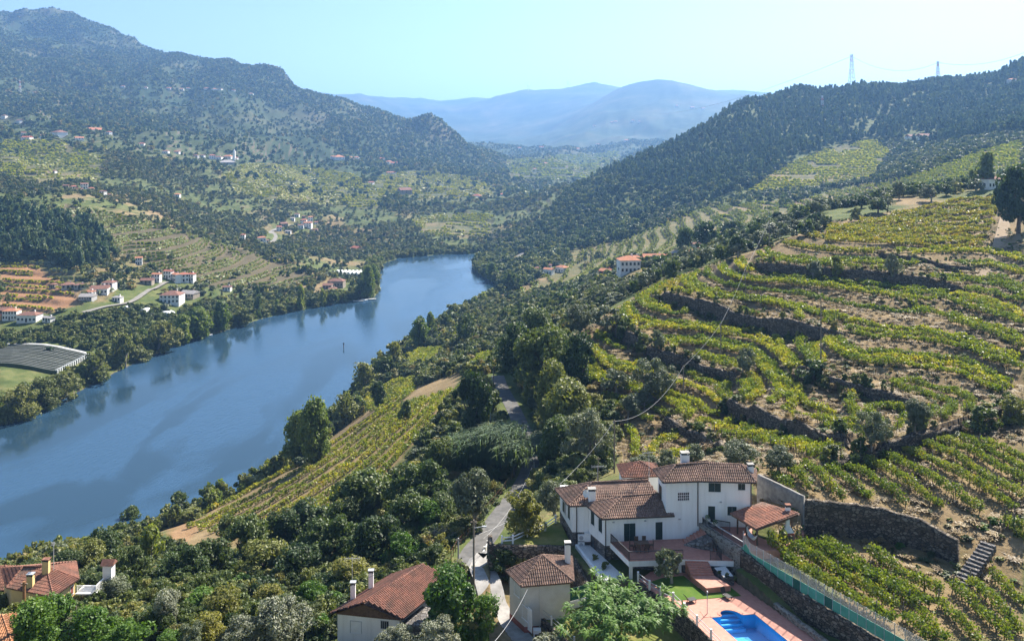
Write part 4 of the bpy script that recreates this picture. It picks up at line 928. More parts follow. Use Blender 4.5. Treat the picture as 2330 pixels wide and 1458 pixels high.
# ---- walls between the vine plots
bw = wall_run('retaining_wall', [(34.1, 94.4), (38.4, 94.2), (42.6, 93.3), (46.6, 90.9), (48.6, 87.6)], [64.5, 64.2, 64.0, 63.5, 62.9], 59.9, MATS['dry_stone'], .6, None, step=.6, rough=.07); tag(bw, 'tall shaded stone wall behind the lower vine plot', 'wall', kind='thing')
gw = wall_run('rendered_wall', [(30.3, 98.9), (32.2, 96.6), (34.15, 94.0)], [65.6, 65.3, 65.0], 60.9, MATS['rough_render'], .4, None, rough=.02); tag(gw, 'plain grey rendered wall rising behind the tiled shelter', 'wall', kind='thing')
ss = empty('stone_steps', (49.5, 85, 60), 'rough stone steps climbing beside the lower vine plot', 'steps')
for i in range(13):
    t = i / 12; x, y, z = 51.7 - 5.4 * t, 87.3 - 4.1 * t, 62.7 - 2.35 * t
    m = MB(); m.box((x, y, z - .35), (.42, 1.5, .7), .7 + .1 * math.sin(i * 2.3)); m.build('step', MATS['house_stone'], ss)
# ================================================================== annex, neighbours, lane
# ---- annex below the lawn
ax = empty('annex', (3, 86, 54.7), 'small cream two-storey annex with hipped tiled roof below the big white house', 'house')
FL, FR, BR, BL = (1.32, 84.35), (6.15, 85.1), (6.3, 89.6), (-0.25, 86.9)
m = MB(); m.prism([FL, FR, BR, BL], 55.4, 59.85); m.build('wall', MATS['cream_wall'], ax); m = MB(); m.prism(sb([FL, FR, BR, BL], .006), 54.3, 55.4); m.build('plinth', MATS['red_paint'], ax)
e = 59.85; ap = (3.25, 87.0, 61.55); c = [(0.95, 83.95, e), (6.5, 84.8, e), (6.7, 90.0, e), (-0.62, 87.0, e)]
roof(ax, [[c[0], c[1], ap], [c[1], c[2], ap], [c[2], c[3], ap], [c[3], c[0], ap]], [(q, ap) for q in c], 'roof_old')
opening(ax, FL, BL, (1171, 1328), (1181.5, 1349), 'window', 'shutter', 'cream_wall', split=1); opening(ax, FL, BL, (1189, 1385), (1201, 1403), 'window', 'shutter', 'cream_wall', split=1); opening(ax, FL, BL, (1202, 1388), (1210, 1432), 'door', 'door_leaf', 'white_paint', split=1)
m = MB(); m.tube([(2.9, 84.5, 59.8), (2.9, 84.5, 54.6)], .05, 6); m.build('downpipe', MATS['cream_wall'], ax)
chimney(ax, 6.1, 88.2, 60.2, 62.5, .6, 'white_wall', 'concrete_pale')
sk = empty('stone_sink', (2.6, 83.6, 54.8), 'white stone sink on legs at the corner of the annex', 'sink')
m = MB(); m.box((2.6, 83.5, 55.5), (.8, .6, .35)); m.build('basin', MATS['white_paint'], sk)
for sx in (-.3, .3): m = MB(); m.box((2.6 + sx, 83.5, 55.05), (.14, .5, .56)); m.build('leg', MATS['white_paint'], sk)
# lower lawn
m = MB(); ll = [(3.0, 85.1), (5.05, 81.8), (7.6, 77.2), (17.6, 74.4), (18.2, 78.6), (17.0, 82.5), (15.3, 86.1), (13.4, 88.0), (8.2, 88.0), (7.2, 87.2)]; m.poly([(x, y, 55.95) for x, y in ll]); lw2 = m.build('lower_lawn', MATS['lawn_dry']); tag(lw2, kind='structure')
w_ = wall_run('garden_wall', [(7.8, 77.0), (5.0, 81.7), (2.95, 85.2)][::-1], 56.15, 54.2, MATS['dry_stone'], .35); tag(w_, 'curved stone wall holding up the small lower lawn', 'wall', kind='thing')
w_ = wall_run('garden_wall', [(3.1, 85.25), (7.5, 87.35), (10.5, 88.3)], 56.75, 55.7, MATS['white_wall'], .22, None, rough=.005); tag(w_, 'low white wall behind the lower lawn carrying a green screen', 'wall', kind='thing')
gs = empty('green_screen', (6, 87, 56.7), 'dark green screen panel on the low white wall beside the annex', 'fence')
for i in range(4):
    a = Vector((3.2, 85.35, 0)).lerp(Vector((8.6, 87.75, 0)), i / 4); b = Vector((3.2, 85.35, 0)).lerp(Vector((8.6, 87.75, 0)), (i + 1) / 4)
    m = MB(); m.bar((a.x, a.y, 57.45), (b.x, b.y, 57.45), .03, 1.35); m.build('screen_panel', MATS['dark_cloth'], gs); m = MB(); m.bar((a.x, a.y, 56.7), (a.x, a.y, 58.15), .06); m.build('post', MATS['grey_metal'], gs)
gfn = empty('garden_fence', (4, 83, 56), 'white post and wire fence at the edge of the lower lawn', 'fence')
gp = [(3.0, 85.1), (4.1, 83.4), (5.1, 81.8), (6.2, 79.9)]
for x, y in gp: m = MB(); m.box((x, y, 56.6), (.17, .17, .95)); m.build('post', MATS['white_wall'], gfn)
for a, b in zip(gp[:-1], gp[1:]):
    for hh in (.5, .9): m = MB(); m.bar((a[0], a[1], 56.1 + hh), (b[0], b[1], 56.1 + hh), .03); m.build('rail', MATS['grey_metal'], gfn)
# side lawn, its wall and fence
m = MB(); m.poly([(x, y, 58.45) for x, y in [(-2.2, 95.6), (6.3, 95.5), (6.9, 97.0), (6.2, 101.2), (5.2, 103.2), (1.6, 98.6)]]); lw3 = m.build('side_lawn', MATS['lawn_dry']); tag(lw3, kind='structure')
w_ = wall_run('retaining_wall', [(-2.7, 99.0), (-2.5, 95.3), (6.3, 95.2), (7.3, 92.3), (8.2, 88.3)], [58.0, 58.7, 58.6, 58.2, 57.9], 54.3, MATS['dry_stone'], .5, None, step=.5, rough=.06); tag(w_, 'dark stone retaining wall below the side lawn of the white house', 'wall', kind='thing')
wf = empty('white_fence', (2, 98, 58.4), 'white concrete post and rail fence curving round the side lawn', 'fence')
wp = [(-2.1, 95.9), (-1.2, 95.9), (0.1, 96.1), (1.9, 97.8), (4.1, 99.4), (5.5, 101.4)]
for x, y in wp[1:]: m = MB(); m.box((x, y, 58.95), (.22, .22, 1.05)); m.build('post', MATS['white_wall'], wf)
for a, b in zip(wp[1:-1], wp[2:]):
    for hh in (.45, .85): m = MB(); m.bar((a[0], a[1], 58.4 + hh), (b[0], b[1], 58.4 + hh), .09, .09); m.build('rail', MATS['white_paint'], wf)
# ---- gabled house at the bottom, right eave towards the lane
gh = empty('gabled_house', (-13, 87, 52), 'white gabled house with broad red tiled roof beside the lane', 'house')
RN, RF = (-15.57, 84.0, 58.1), (-10.1, 91.9, 58.1); EN, EF = (-11.4, 83.5, 56.7), (-6.85, 91.5, 56.7); LN_, LF = (-19.1, 84.75, 56.6), (-13.8, 92.6, 56.6)
roof(gh, [[EN, EF, RF, RN], [LF, LN_, RN, RF]], [(RN, RF)], 'roof_red')
wq = [(-18.5, 85.2), (-11.75, 84.05), (-7.35, 91.3), (-14.0, 92.2)]; wz = [56.65, 56.65, 56.65, 56.65]
m = MB(); m.prism(wq, 52.0, 56.55); m.build('wall', MATS['white_wall'], gh)
m = MB(); m.prism([(-18.55, 85.12), (-15.4, 84.56), (-15.3, 84.95), (-18.4, 85.5)], 56.3, [56.5, 57.95, 57.95, 56.5]); m.prism([(-15.4, 84.56), (-11.72, 83.95), (-11.6, 84.35), (-15.3, 84.95)], 56.3, [57.95, 56.5, 56.5, 57.95]); m.build('gable', MATS['wood_dark'], gh)
opening(gh, wq[0], wq[1], (798, 1414), (822, 1438), 'window', 'shutter', 'white_paint', 'grey_metal', 1); opening(gh, wq[0], wq[1], (867, 1413), (884, 1429), 'window', 'pane', 'dark_glass', 'grey_metal', 1, bars=(4, 1))
chimney(gh, -17.2, 87.0, 56.8, 58.75, .52, 'white_wall', 'grey_metal'); chimney(gh, -15.6, 89.0, 57.0, 59.0, .52, 'white_wall', 'grey_metal'); aerial(gh, -17.6, 88.5, 56.9, 60.6, 1.7)
m = MB(); m.prism([(-11.6, 84.2), (-9.3, 83.6), (-7.6, 86.6), (-9.9, 87.4)], 52, 55.9); m.build('side_room', MATS['house_stone'], gh)
# ---- yellow house bottom left
yh = empty('yellow_house', (-57, 97, 49), 'yellow house with brown tiled hip roof at the river end of the trees', 'house')
FR_, RB_, RR, RL, FLy = (-54.2, 95.0, 52.7), (-53.3, 98.9, 52.7), (-57.6, 99.3, 54.0), (-60.4, 99.3, 54.0), (-61.0, 97.0, 52.7)
RR = (-57.6, 99.35, 54.0); BLy = (-64.5, 101.5, 52.7); BRy = (-56, 103.2, 52.7)
roof(yh, [[FLy, FR_, RR, RL], [FR_, RB_, RR], [BLy, FLy, RL], [RB_, BRy, RR], [BRy, BLy, RL, RR]], [(FR_, RR), (RR, RL), (FLy, RL), (RB_, RR)], 'roof_red')
yw = [(-60.6, 97.3), (-54.6, 95.4), (-53.7, 98.8), (-56.2, 102.8), (-64.0, 101.3)]
m = MB(); m.prism(yw, 48.0, 52.6); m.build('wall', MATS['yellow_wall'], yh)
opening(yh, yw[1], yw[2], (160, 1331), (166, 1353), 'window', 'shutter', 'red_paint', split=1)
chimney(yh, -57.0, 98.4, 53.4, 55.5, .75, 'yellow_wall', 'roof_red'); chimney(yh, -57.9, 96.7, 52.9, 54.6, .7, 'yellow_wall', 'grey_metal'); aerial(yh, -56.4, 98.9, 53.8, 57.2, .5)
wb = empty('balcony', (-52.5, 99.5, 49.5), 'white balcony with railing beside the yellow house', 'balcony')
m = MB(); m.box((-52.3, 99.6, 51.0), (2.6, 2.0, .15)); m.build('slab', MATS['white_wall'], wb); railing(wb, [(-53.4, 98.7), (-51.1, 98.7), (-51.1, 100.5)], 51.08, .9, 'white_paint')
for x_ in (-51.3, -53.2): m = MB(); m.box((x_, 99.7, 49.6), (.2, .2, 2.8)); m.build('pillar', MATS['white_wall'], wb)
cs = empty('chimney_stack', (-51.0, 102, 50), 'white chimney stack with little red tiled hat behind the olive', 'chimney')
m = MB(); m.box((-50.9, 101.5, 51.6), (1.1, 1.0, 3.6)); m.build('stack', MATS['white_wall'], cs); m = MB(); m.add([(-51.7, 100.8, 53.3), (-50.1, 100.8, 53.3), (-50.1, 102.2, 53.3), (-51.7, 102.2, 53.3), (-51.7, 101.5, 53.9), (-50.1, 101.5, 53.9)], [(0, 1, 5, 4), (2, 3, 4, 5), (0, 4, 3), (1, 2, 5), (0, 3, 2, 1)]); m.build('tiled_hat', MATS['roof_red'], cs)
fh = empty('neighbour_house', (-66, 104, 49), 'brown tiled roof end behind the yellow house at the picture edge', 'house')
m = MB(); m.prism([(-72, 103), (-64.2, 103), (-63.6, 108), (-72, 108)], 46, 49.4); m.build('wall', MATS['yellow_wall'], fh); roof(fh, [[(-72.5, 102.5, 49.4), (-63.8, 102.5, 49.4), (-66.5, 105.5, 51.0), (-72.5, 105.5, 51.0)], [(-63.8, 102.5, 49.4), (-63.2, 108.5, 49.4), (-66.5, 105.5, 51.0)]], [((-63.8, 102.5, 49.4), (-66.5, 105.5, 51.0))], 'roof_red')
# tall block in the corner
tb_ = empty('apartment_block', (-52, 80, 46), 'tall cream and grey block with orange eave in the bottom corner', 'house')
wq = [(-56, 79.2), (-50.35, 80.2), (-51.0, 86), (-57, 86)]
m = MB(); m.prism(wq, 44, 52.2); m.build('wall', MATS['rough_render'] if False else MATS['concrete_pale'], tb_); m = MB(); m.prism(sb(wq, .006), 52.2, 55.8); m.build('wall', MATS['yellow_wall'], tb_)
roof(tb_, [[(-57, 78.2, 55.9), (-49.3, 79.6, 55.9), (-52.8, 83.2, 57.3), (-57.5, 83, 57.3)], [(-49.3, 79.6, 55.9), (-50.2, 87, 55.9), (-52.8, 83.2, 57.3)]], [((-49.3, 79.6, 55.9), (-52.8, 83.2, 57.3))], 'roof_orange')
m = MB(); m.tube([(-50.6, 80.0, 55.6), (-50.6, 80.0, 44)], .07, 6); m.build('downpipe', MATS['red_paint'], tb_)
rs_ = empty('red_shed', (-49, 82, 47), 'corrugated red metal shed roof beside the corner block', 'shed')
m = MB(); q0 = [(-50.3, 79.8), (-46.9, 81.0), (-48.6, 85.4), (-51.0, 84.5)]
for i in range(14):
    a = Vector((-50.4, 79.9, 51.2)).lerp(Vector((-50.9, 84.6, 53.3)), i / 14); b = Vector((-46.9, 80.9, 51.2)).lerp(Vector((-48.4, 85.3, 53.3)), i / 14)
    a = Vector((-50.4 + 3.4 * i / 14, 79.9 + 1.0 * i / 14, 50.6)); b = a + Vector((-1.6, 4.2, 2.2)); m.bar(a, b, .25, .06)
m.build('roof', MATS['red_paint'], rs_); m = MB(); m.prism([(-50.2, 80.4), (-47.4, 81.3), (-48.7, 85.0), (-50.9, 84.4)], 46, 50.55); m.build('wall', MATS['concrete'], rs_)
# ---- lane
def road_strip(name, L3, wd, mat, dz=.05, kerb=None):
    L = resample(L3, 1.0); d = np.gradient(L[:, :2], axis=0); d /= np.linalg.norm(d, axis=1)[:, None]; nr = np.stack([-d[:, 1], d[:, 0]], 1)
    V = []
    for k in (-1, -.33, .33, 1): V.append(np.stack([L[:, 0] + nr[:, 0] * wd / 2 * k, L[:, 1] + nr[:, 1] * wd / 2 * k, L[:, 2] + dz], 1))
    V = np.concatenate(V); n = len(L); ids = np.arange(4 * n).reshape(4, n); qd = np.stack([ids[:-1, :-1], ids[:-1, 1:], ids[1:, 1:], ids[1:, :-1]], -1).reshape(-1, 4)[:, ::-1]
    return tag(obj(name, npmesh(name, V, qd), None, MATS[mat]), kind='structure')
simple('asphalt', (.085, .083, .080), (.14, .135, .128), .9, .9, .2, .25, 14)
simple('track_soil', (.22, .165, .105), (.31, .24, .16), 1.2, .95, .1, .4, 8)
road_strip('lane', road_lines['lane'][0], 3.4, 'asphalt')
L = road_lines['lane'][0]; a0 = L[0]
al = [(-2.9, 101.2, 0), (-3.9, 97.5, 0), (-2.9, 92.5, 0), (-1.6, 88.0, 0), (0.2, 84.0, 0), (2.4, 80.0, 0)]
al = [(x, y, float(ground(x, y))) for x, y, _ in smooth([p for p in al], 2)]; al = [(x, y, max(z, 54.72)) for x, y, z in al]
road_strip('alley', [tuple(a0)] + al, 3.0, 'concrete', .08)
lk = empty('lane_fence', tuple(L[6]), 'rusty wire fence on thin posts along the outer edge of the lane', 'fence')
Lr = resample(L, 2.2); dd = np.gradient(Lr[:, :2], axis=0); dd /= np.linalg.norm(dd, axis=1)[:, None]; prev = None
simple('rust', (.20, .11, .06), (.12, .07, .045), 4, .9, .1)
for i in range(3, min(34, len(Lr))):
    x, y, z = Lr[i, 0] - dd[i, 1] * 2.4, Lr[i, 1] + dd[i, 0] * 2.4, Lr[i, 2]
    m = MB(); m.bar((x, y, z - .2), (x, y, z + 1.3), .09); m.build('post', MATS['rust'], lk)
    if prev:
        m = MB()
        for hh in (.5, 1.2): m.bar((prev[0], prev[1], prev[2] + hh), (x, y, z + hh), .025)
        m.build('wire', MATS['rust'], lk)['kind'] = 'stuff'
    prev = (x, y, z)
# concrete balustrade at the lane end
cb = empty('lane_parapet', (-5.3, 100, 52), 'pale concrete parapet at the near end of the lane', 'parapet')
for i, (px, py) in enumerate(((1088, 1292), (1095, 1277), (1103, 1262), (1110, 1248))):
    g = cast(px, py, 90, 125); m = MB(); m.box((g[0], g[1], g[2] + .5), (.3, .3, 1.2)); m.build('pier', MATS['concrete_pale'], cb)
    if i: m = MB(); m.bar((pg_[0], pg_[1], pg_[2] + .5), (g[0], g[1], g[2] + .5), .18, .6); m.build('panel', MATS['concrete_pale'], cb)
    pg_ = g
# dirt track on the right crest
tk_ = [cast(px, py, 150, 330) for px, py in ((2300, 470), (2292, 500), (2283, 540), (2272, 580), (2256, 620), (2225, 640))]
tk_ = [(p[0], p[1], float(ground(p[0], p[1]))) for p in smooth(tk_, 2)]
road_strip('dirt_track', tk_, 4.2, 'track_soil', .18)
# ------------------------------------------------------------------ poles, wires, pylons, turbines
simple('pole_wood', (.17, .14, .11), (.24, .20, .16), 3, .9, .1); simple('pole_brown', (.23, .105, .045), (.30, .15, .07), 2, .7, .3)
simple('pole_concrete', (.42, .41, .39), (.33, .32, .30), 2, .9, .2); simple('wire', (.10, .10, .10), (.14, .14, .14), 3, .5, .4); simple('wire_pale', (.36, .36, .35), (.30, .30, .29), 3, .5, .4)
simple('pylon_steel', (.50, .52, .54), (.42, .44, .46), .1, .5, .5); simple('pylon_red', (.45, .12, .09), (.40, .10, .08), .1, .6, .4)
TOPS = {}
def pole(key, px, ytop, ybot, label, mat='pole_wood', Y=None, r=.13, lamp=False, arm=False, y0=80, y1=330):
    g = cast(px, ybot, y0, y1) if Y is None else P(px, ybot, Y)
    ht = (ybot - ytop) * g[1] / F; gz = min(g[2], float(ground(g[0], g[1])))
    e_ = empty('utility_pole', (g[0], g[1], gz), label, 'pole', 'utility poles')
    m = MB(); m.tube([(g[0], g[1], gz - .4), (g[0], g[1], g[2] + ht)], r, 8, r * .7); m.build('pole_shaft', MATS[mat], e_)
    m = MB(); m.bar((g[0] - .35, g[1], g[2] + ht - .25), (g[0] + .35, g[1], g[2] + ht - .25), .09) if not arm else m.bar((g[0] - .8, g[1], g[2] + ht - 1.3), (g[0] + .8, g[1], g[2] + ht - 1.2), .1); m.build('cross_arm', MATS['pole_wood'], e_)
    if lamp:
        m = MB(); m.bar((g[0], g[1], g[2] + ht - .9), (g[0] + 1.0, g[1] - .1, g[2] + ht - .7), .06); m.box((g[0] + 1.15, g[1] - .1, g[2] + ht - .68), (.5, .2, .1)); m.build('street_lamp', MATS['grey_metal'], e_)
    TOPS[key] = Vector((g[0], g[1], g[2] + ht - .2)); return e_
pole('a', 1398, 955, 1076, 'dark pole behind the white house where the hillside wire starts'); pole('b', 1555, 832, 906, 'pole on the lower vineyard terraces carrying the bright wire'); pole('c', 1640, 735, 816, 'pole in the middle of the vineyard terraces under the bright wire')
pole('d', 1697, 607, 682, 'pole on the upper vineyard terrace by the crest'); pole('e', 1750, 500, 576, 'pole on the crest at the end of the bright wire'); pole('f', 1868, 676, 829, 'tall single pole on the vineyard spur', r=.14)
pole('g', 1078, 1182, 1458, 'tall dark pole with street lamp in front of the lane', Y=88, lamp=True, r=.14, y0=80); pole('h', 1215, 1050, 1082, 'pale pole where the lane disappears under the oaks', 'pole_concrete', y0=110, y1=170); pole('i', 1123, 832, 888, 'pole beside the lane under the oak trees', y0=150); pole('j', 1116, 895, 970, 'grey pole at the lane edge below the dark oak', 'pole_concrete', y0=150)
pole('k', 1043, 1224, 1280, 'short pale pole at the outer edge of the lane', 'pole_concrete', y0=95); pole('l', 55, 1322, 1458, 'rust-brown post in front of the yellow house', 'pole_brown', Y=82, r=.2); pole('m', 173, 1378, 1430, 'small wooden pole with crossbar among the bottom trees', Y=84, arm=True, r=.1); pole('n', 1361, 1040, 1094, 'thin pole behind the left roof of the white house', y0=105, r=.1); pole('o', 1857, 480, 528, 'pole among the olive trees on the crest', y0=220)
def wire(a, b, sag, label, mat='wire', r=.018):
    a, b = Vector(a), Vector(b); pts = [a.lerp(b, t) - Vector((0, 0, sag * 4 * t * (1 - t))) for t in np.linspace(0, 1, 15)]
    m = MB(); m.tube(pts, r, 4); o = m.build('cable', MATS[mat]); return tag(o, label, 'cable', 'overhead cables')
wire(TOPS['a'], TOPS['b'], 2.6, 'bright sagging cable from the house pole to the lower vineyard pole', 'wire_pale', .022); wire(TOPS['b'], TOPS['c'], .5, 'bright cable between the two poles on the vineyard terraces', 'wire_pale', .022); wire(TOPS['c'], TOPS['d'], .6, 'bright cable climbing to the upper vineyard pole', 'wire_pale', .022); wire(TOPS['d'], TOPS['e'], .5, 'bright cable from the upper vineyard pole to the crest', 'wire_pale', .022)
wire(TOPS['a'], P(1090, 1215, 100), 2.5, 'bright cable from the house pole down towards the lane', 'wire_pale', .025); wire(TOPS['h'], P(1100, 1225, 96), 1.5, 'cable hanging from the pale lane pole', 'wire_pale', .022); wire(P(1200, 1340, 82), P(1075, 1500, 70), 1.0, 'cable sagging from the annex corner to the bottom edge', 'wire_pale', .025)
wire(TOPS['g'], P(560, 1425, 84), .8, 'dark cable above the bottom trees left of the gabled house'); wire(TOPS['k'], TOPS['g'], .6, 'short dark cable between the two poles by the lane'); wire(P(200, 1400, 84), P(480, 1450, 84), .3, 'dark cable low over the bottom left trees')
wire(TOPS['e'], TOPS['o'], 1.5, 'thin dark cable along the crest behind the olives')
def pylon(px, ytop, ybot, Y, label):
    x, y, z = P(px, ybot, Y); ht = (ybot - ytop) * Y / F; z -= 6; ht += 6; w0 = ht * .085
    e_ = empty('pylon', (x, y, z), label, 'pylon', 'pylons on the right ridge'); n = 10
    lv = [(i / n, w0 * (1 - .78 * (i / n) ** .8)) for i in range(n + 1)]
    m = MB(); r = MB()
    for i in range(n):
        (t0, a), (t1, b) = lv[i], lv[i + 1]; z0, z1_ = z + ht * t0, z + ht * t1; c = [(-1, -1), (1, -1), (1, 1), (-1, 1)]; tgt = r if i in (5, 8) else m
        for k in range(4):
            p, q = c[k], c[(k + 1) % 4]; th = .38
            tgt.bar((x + p[0] * a, y + p[1] * a, z0), (x + p[0] * b, y + p[1] * b, z1_), th); tgt.bar((x + p[0] * a, y + p[1] * a, z0), (x + q[0] * b, y + q[1] * b, z1_), th * .6); tgt.bar((x + p[0] * b, y + p[1] * b, z1_), (x + q[0] * b, y + q[1] * b, z1_), th * .6)
    m.build('lattice', MATS['pylon_steel'], e_); o = r.build('red_bands', MATS['pylon_red'], e_); o['kind'] = 'stuff'
    for t in (.74, .86, .97):
        for sx in (-1, 1): a = MB(); a.bar((x, y, z + ht * t), (x + sx * ht * .07, y, z + ht * t + .4), .5, .35); a.build('cross_arm', MATS['pylon_steel'], e_)
    return Vector((x, y, z + ht * .95))
pa = pylon(1938, 124, 204, 1310, 'tallest lattice pylon on the wooded ridge against the sky'); pb_ = pylon(2134, 140, 190, 1290, 'smaller lattice pylon farther along the wooded ridge'); pc_ = pylon(1871, 218, 262, 1180, 'lattice pylon half hidden in the pine forest'); pd_ = pylon(45, 182, 212, 2000, 'faint lattice pylon on the left mountainside')
for k, (a, b, l) in enumerate(((pa, pb_, 'power line between the two ridge pylons'), (pb_, Vector(P(2400, 85, 1250)), 'power line leaving the picture from the smaller pylon'), (pa, Vector(P(1500, 260, 2600)), 'power line falling away behind the ridge from the tallest pylon'))): wire(a, b, 18, l, 'wire', .22)
simple('turbine_white', (.78, .79, .80), (.72, .73, .74), .1, .5, .4)
def turbine(px, ytop, ybot, Y, ang, label):
    x, y, z = P(px, ybot, Y); ht = (ybot - ytop) * Y / F * .66; e_ = empty('wind_turbine', (x, y, z - 15), label, 'wind turbine', 'wind turbines on the far ridge')
    m = MB(); m.tube([(x, y, z - 15), (x, y, z + ht)], 2.6, 8, 1.6); m.build('tower', MATS['turbine_white'], e_); m = MB(); m.box((x, y - 3, z + ht + 1), (4, 9, 4)); m.build('nacelle', MATS['turbine_white'], e_)
    for k in range(3):
        a = ang + k * 2.0944; m = MB(); L_ = ht * .55; ca, sa = math.cos(a), math.sin(a)
        m.add([(x, y - 8, z + ht + 1), (x + ca * L_ * .3 - sa * 2.4, y - 8, z + ht + 1 + sa * L_ * .3 + ca * 2.4), (x + ca * L_, y - 8, z + ht + 1 + sa * L_), (x + ca * L_ * .3 + sa * 1, y - 8.6, z + ht + 1 + sa * L_ * .3 - ca * 1)], [(0, 1, 2, 3), (3, 2, 1, 0)]); m.build('blade', MATS['turbine_white'], e_)
turbine(1202, 188, 212, 7500, .9, 'left wind turbine on the far blue ridge'); turbine(1292, 180, 208, 7500, 1.65, 'middle wind turbine on the far blue ridge, the tallest'); turbine(1376, 194, 206, 7500, .5, 'right wind turbine just showing above the far ridge')
# ================================================================== foliage
def leaf_mat(name, stops, trans=.32, var=.35, rough=.55, nscale=.9):
    m, nt, out = newmat(name)
    oi = nt.nodes.new('ShaderNodeObjectInfo'); pos = coords(nt, 'Position')
    n = noise(nt, nscale, 3, .6, pos)
    f = math_(nt, 'ADD', math_(nt, 'MULTIPLY', oi.outputs['Random'], var), math_(nt, 'MULTIPLY', n, 1 - var), clamp=True)
    c = ramp(nt, f, stops)
    p = nt.nodes.new('ShaderNodeBsdfPrincipled'); nt.links.new(c, p.inputs['Base Color'])
    p.inputs['Roughness'].default_value = rough; p.inputs['Specular IOR Level'].default_value = .35
    t = nt.nodes.new('ShaderNodeBsdfTranslucent'); nt.links.new(mixc(nt, 1.0, c, (1.25, 1.3, .55), 'MULTIPLY'), t.inputs[0])
    mx = nt.nodes.new('ShaderNodeMixShader'); mx.inputs[0].default_value = trans
    nt.links.new(p.outputs[0], mx.inputs[1]); nt.links.new(t.outputs[0], mx.inputs[2]); nt.links.new(mx.outputs[0], out.inputs[0])
    return m
leaf_mat('leaf_oak', [(.2, (0.055, 0.083, 0.021)), (.5, (0.100, 0.129, 0.033)), (.8, (0.194, 0.202, 0.057))], .32, .6)
leaf_mat('leaf_dark', [(.2, (0.032, 0.057, 0.018)), (.5, (0.062, 0.096, 0.029)), (.8, (0.127, 0.160, 0.048))], .32, .6)
leaf_mat('leaf_olive', [(.25, (0.096, 0.115, 0.064)), (.5, (0.138, 0.158, 0.093)), (.8, (0.209, 0.223, 0.140))], .22)
leaf_mat('leaf_grey', [(.25, (0.142, 0.155, 0.104)), (.5, (0.197, 0.209, 0.142)), (.8, (0.278, 0.284, 0.203))], .22)
leaf_mat('leaf_pine', [(.2, (0.049, 0.089, 0.048)), (.5, (0.082, 0.132, 0.066)), (.8, (0.160, 0.200, 0.086))], .25, .7)
leaf_mat('leaf_poplar', [(.25, (0.085, 0.129, 0.024)), (.5, (0.144, 0.189, 0.036)), (.8, (0.255, 0.265, 0.056))], .4)
leaf_mat('leaf_bright', [(.25, (0.049, 0.106, 0.016)), (.5, (0.088, 0.166, 0.026)), (.8, (0.162, 0.245, 0.041))], .4)
leaf_mat('leaf_yellow', [(.25, (0.114, 0.123, 0.030)), (.5, (0.194, 0.191, 0.045)), (.8, (0.297, 0.264, 0.064))], .4)
leaf_mat('leaf_willow', [(.25, (0.097, 0.119, 0.032)), (.5, (0.157, 0.170, 0.047)), (.8, (0.254, 0.244, 0.074))], .35)
leaf_mat('leaf_reed', [(.25, (0.062, 0.104, 0.049)), (.5, (0.106, 0.153, 0.076)), (.8, (0.187, 0.226, 0.124))], .35)
leaf_mat('leaf_scrub', [(.2, (0.059, 0.081, 0.025)), (.45, (0.102, 0.120, 0.037)), (.65, (0.169, 0.162, 0.057)), (.85, (0.281, 0.216, 0.088))], .3, .7)
leaf_mat('leaf_mixed', [(.2, (0.057, 0.083, 0.025)), (.45, (0.097, 0.130, 0.035)), (.65, (0.163, 0.186, 0.053)), (.85, (0.271, 0.257, 0.080))], .3, .75)
leaf_mat('vine_green', [(.22, (0.077, 0.124, 0.016)), (.40, (0.155, 0.197, 0.025)), (.56, (0.294, 0.296, 0.039)), (.70, (0.465, 0.366, 0.057)), (.82, (0.527, 0.183, 0.040))], .42, .12, .5, .55)
leaf_mat('vine_autumn', [(.25, (.100, .130, .020)), (.44, (.200, .210, .034)), (.58, (.300, .250, .044)), (.74, (.360, .200, .042)), (.88, (.300, .100, .030))], .42, .12, .5, .5)
leaf_mat('vine_dark', [(.22, (0.064, 0.103, 0.016)), (.45, (0.121, 0.165, 0.026)), (.62, (0.208, 0.228, 0.035)), (.75, (0.368, 0.256, 0.053)), (.86, (0.416, 0.121, 0.035))], .42, .12, .5, .6)
leaf_mat('leaf_straw', [(.25, (.19, .135, .07)), (.5, (.27, .20, .105)), (.8, (.38, .29, .16))], .3, .6)
simple('bark', (.075, .058, .042), (.16, .13, .10), 3.0, .9, .1, .5, 12)
simple('bark_grey', (.19, .17, .14), (.30, .27, .23), 3.0, .9, .1)

def leaves(c, n, r, size, rg, flat=1.0, up=.25, aspect=1.5, shell=.75):
    """n quads around blob centres; returns verts (n,4,3)"""
    k = rg.integers(0, len(c), n); d = rg.normal(size=(n, 3)); d /= np.linalg.norm(d, axis=1)[:, None]
    rad = r[k] * (shell + (1 - shell) * rg.random(n)) * np.where(rg.random(n) < .12, 1.25, 1)
    p = c[k] + d * rad[:, None] * np.array([1, 1, flat])
    nr = d * .7 + rg.normal(size=(n, 3)) * .55 + np.array([0, 0, up]); nr /= np.linalg.norm(nr, axis=1)[:, None]
    a = np.cross(nr, rg.normal(size=(n, 3))); a /= np.linalg.norm(a, axis=1)[:, None]; b = np.cross(nr, a)
    s = size * (.6 + .8 * rg.random(n))[:, None]
    return np.stack([p - a * s * aspect / 2, p - b * s / 2 + a * s * .1, p + a * s * aspect / 2, p + b * s / 2 + a * s * .1], 1), nr
def quadmesh(name, q):
    return npmesh(name, q.reshape(-1, 3), np.arange(len(q) * 4).reshape(-1, 4))
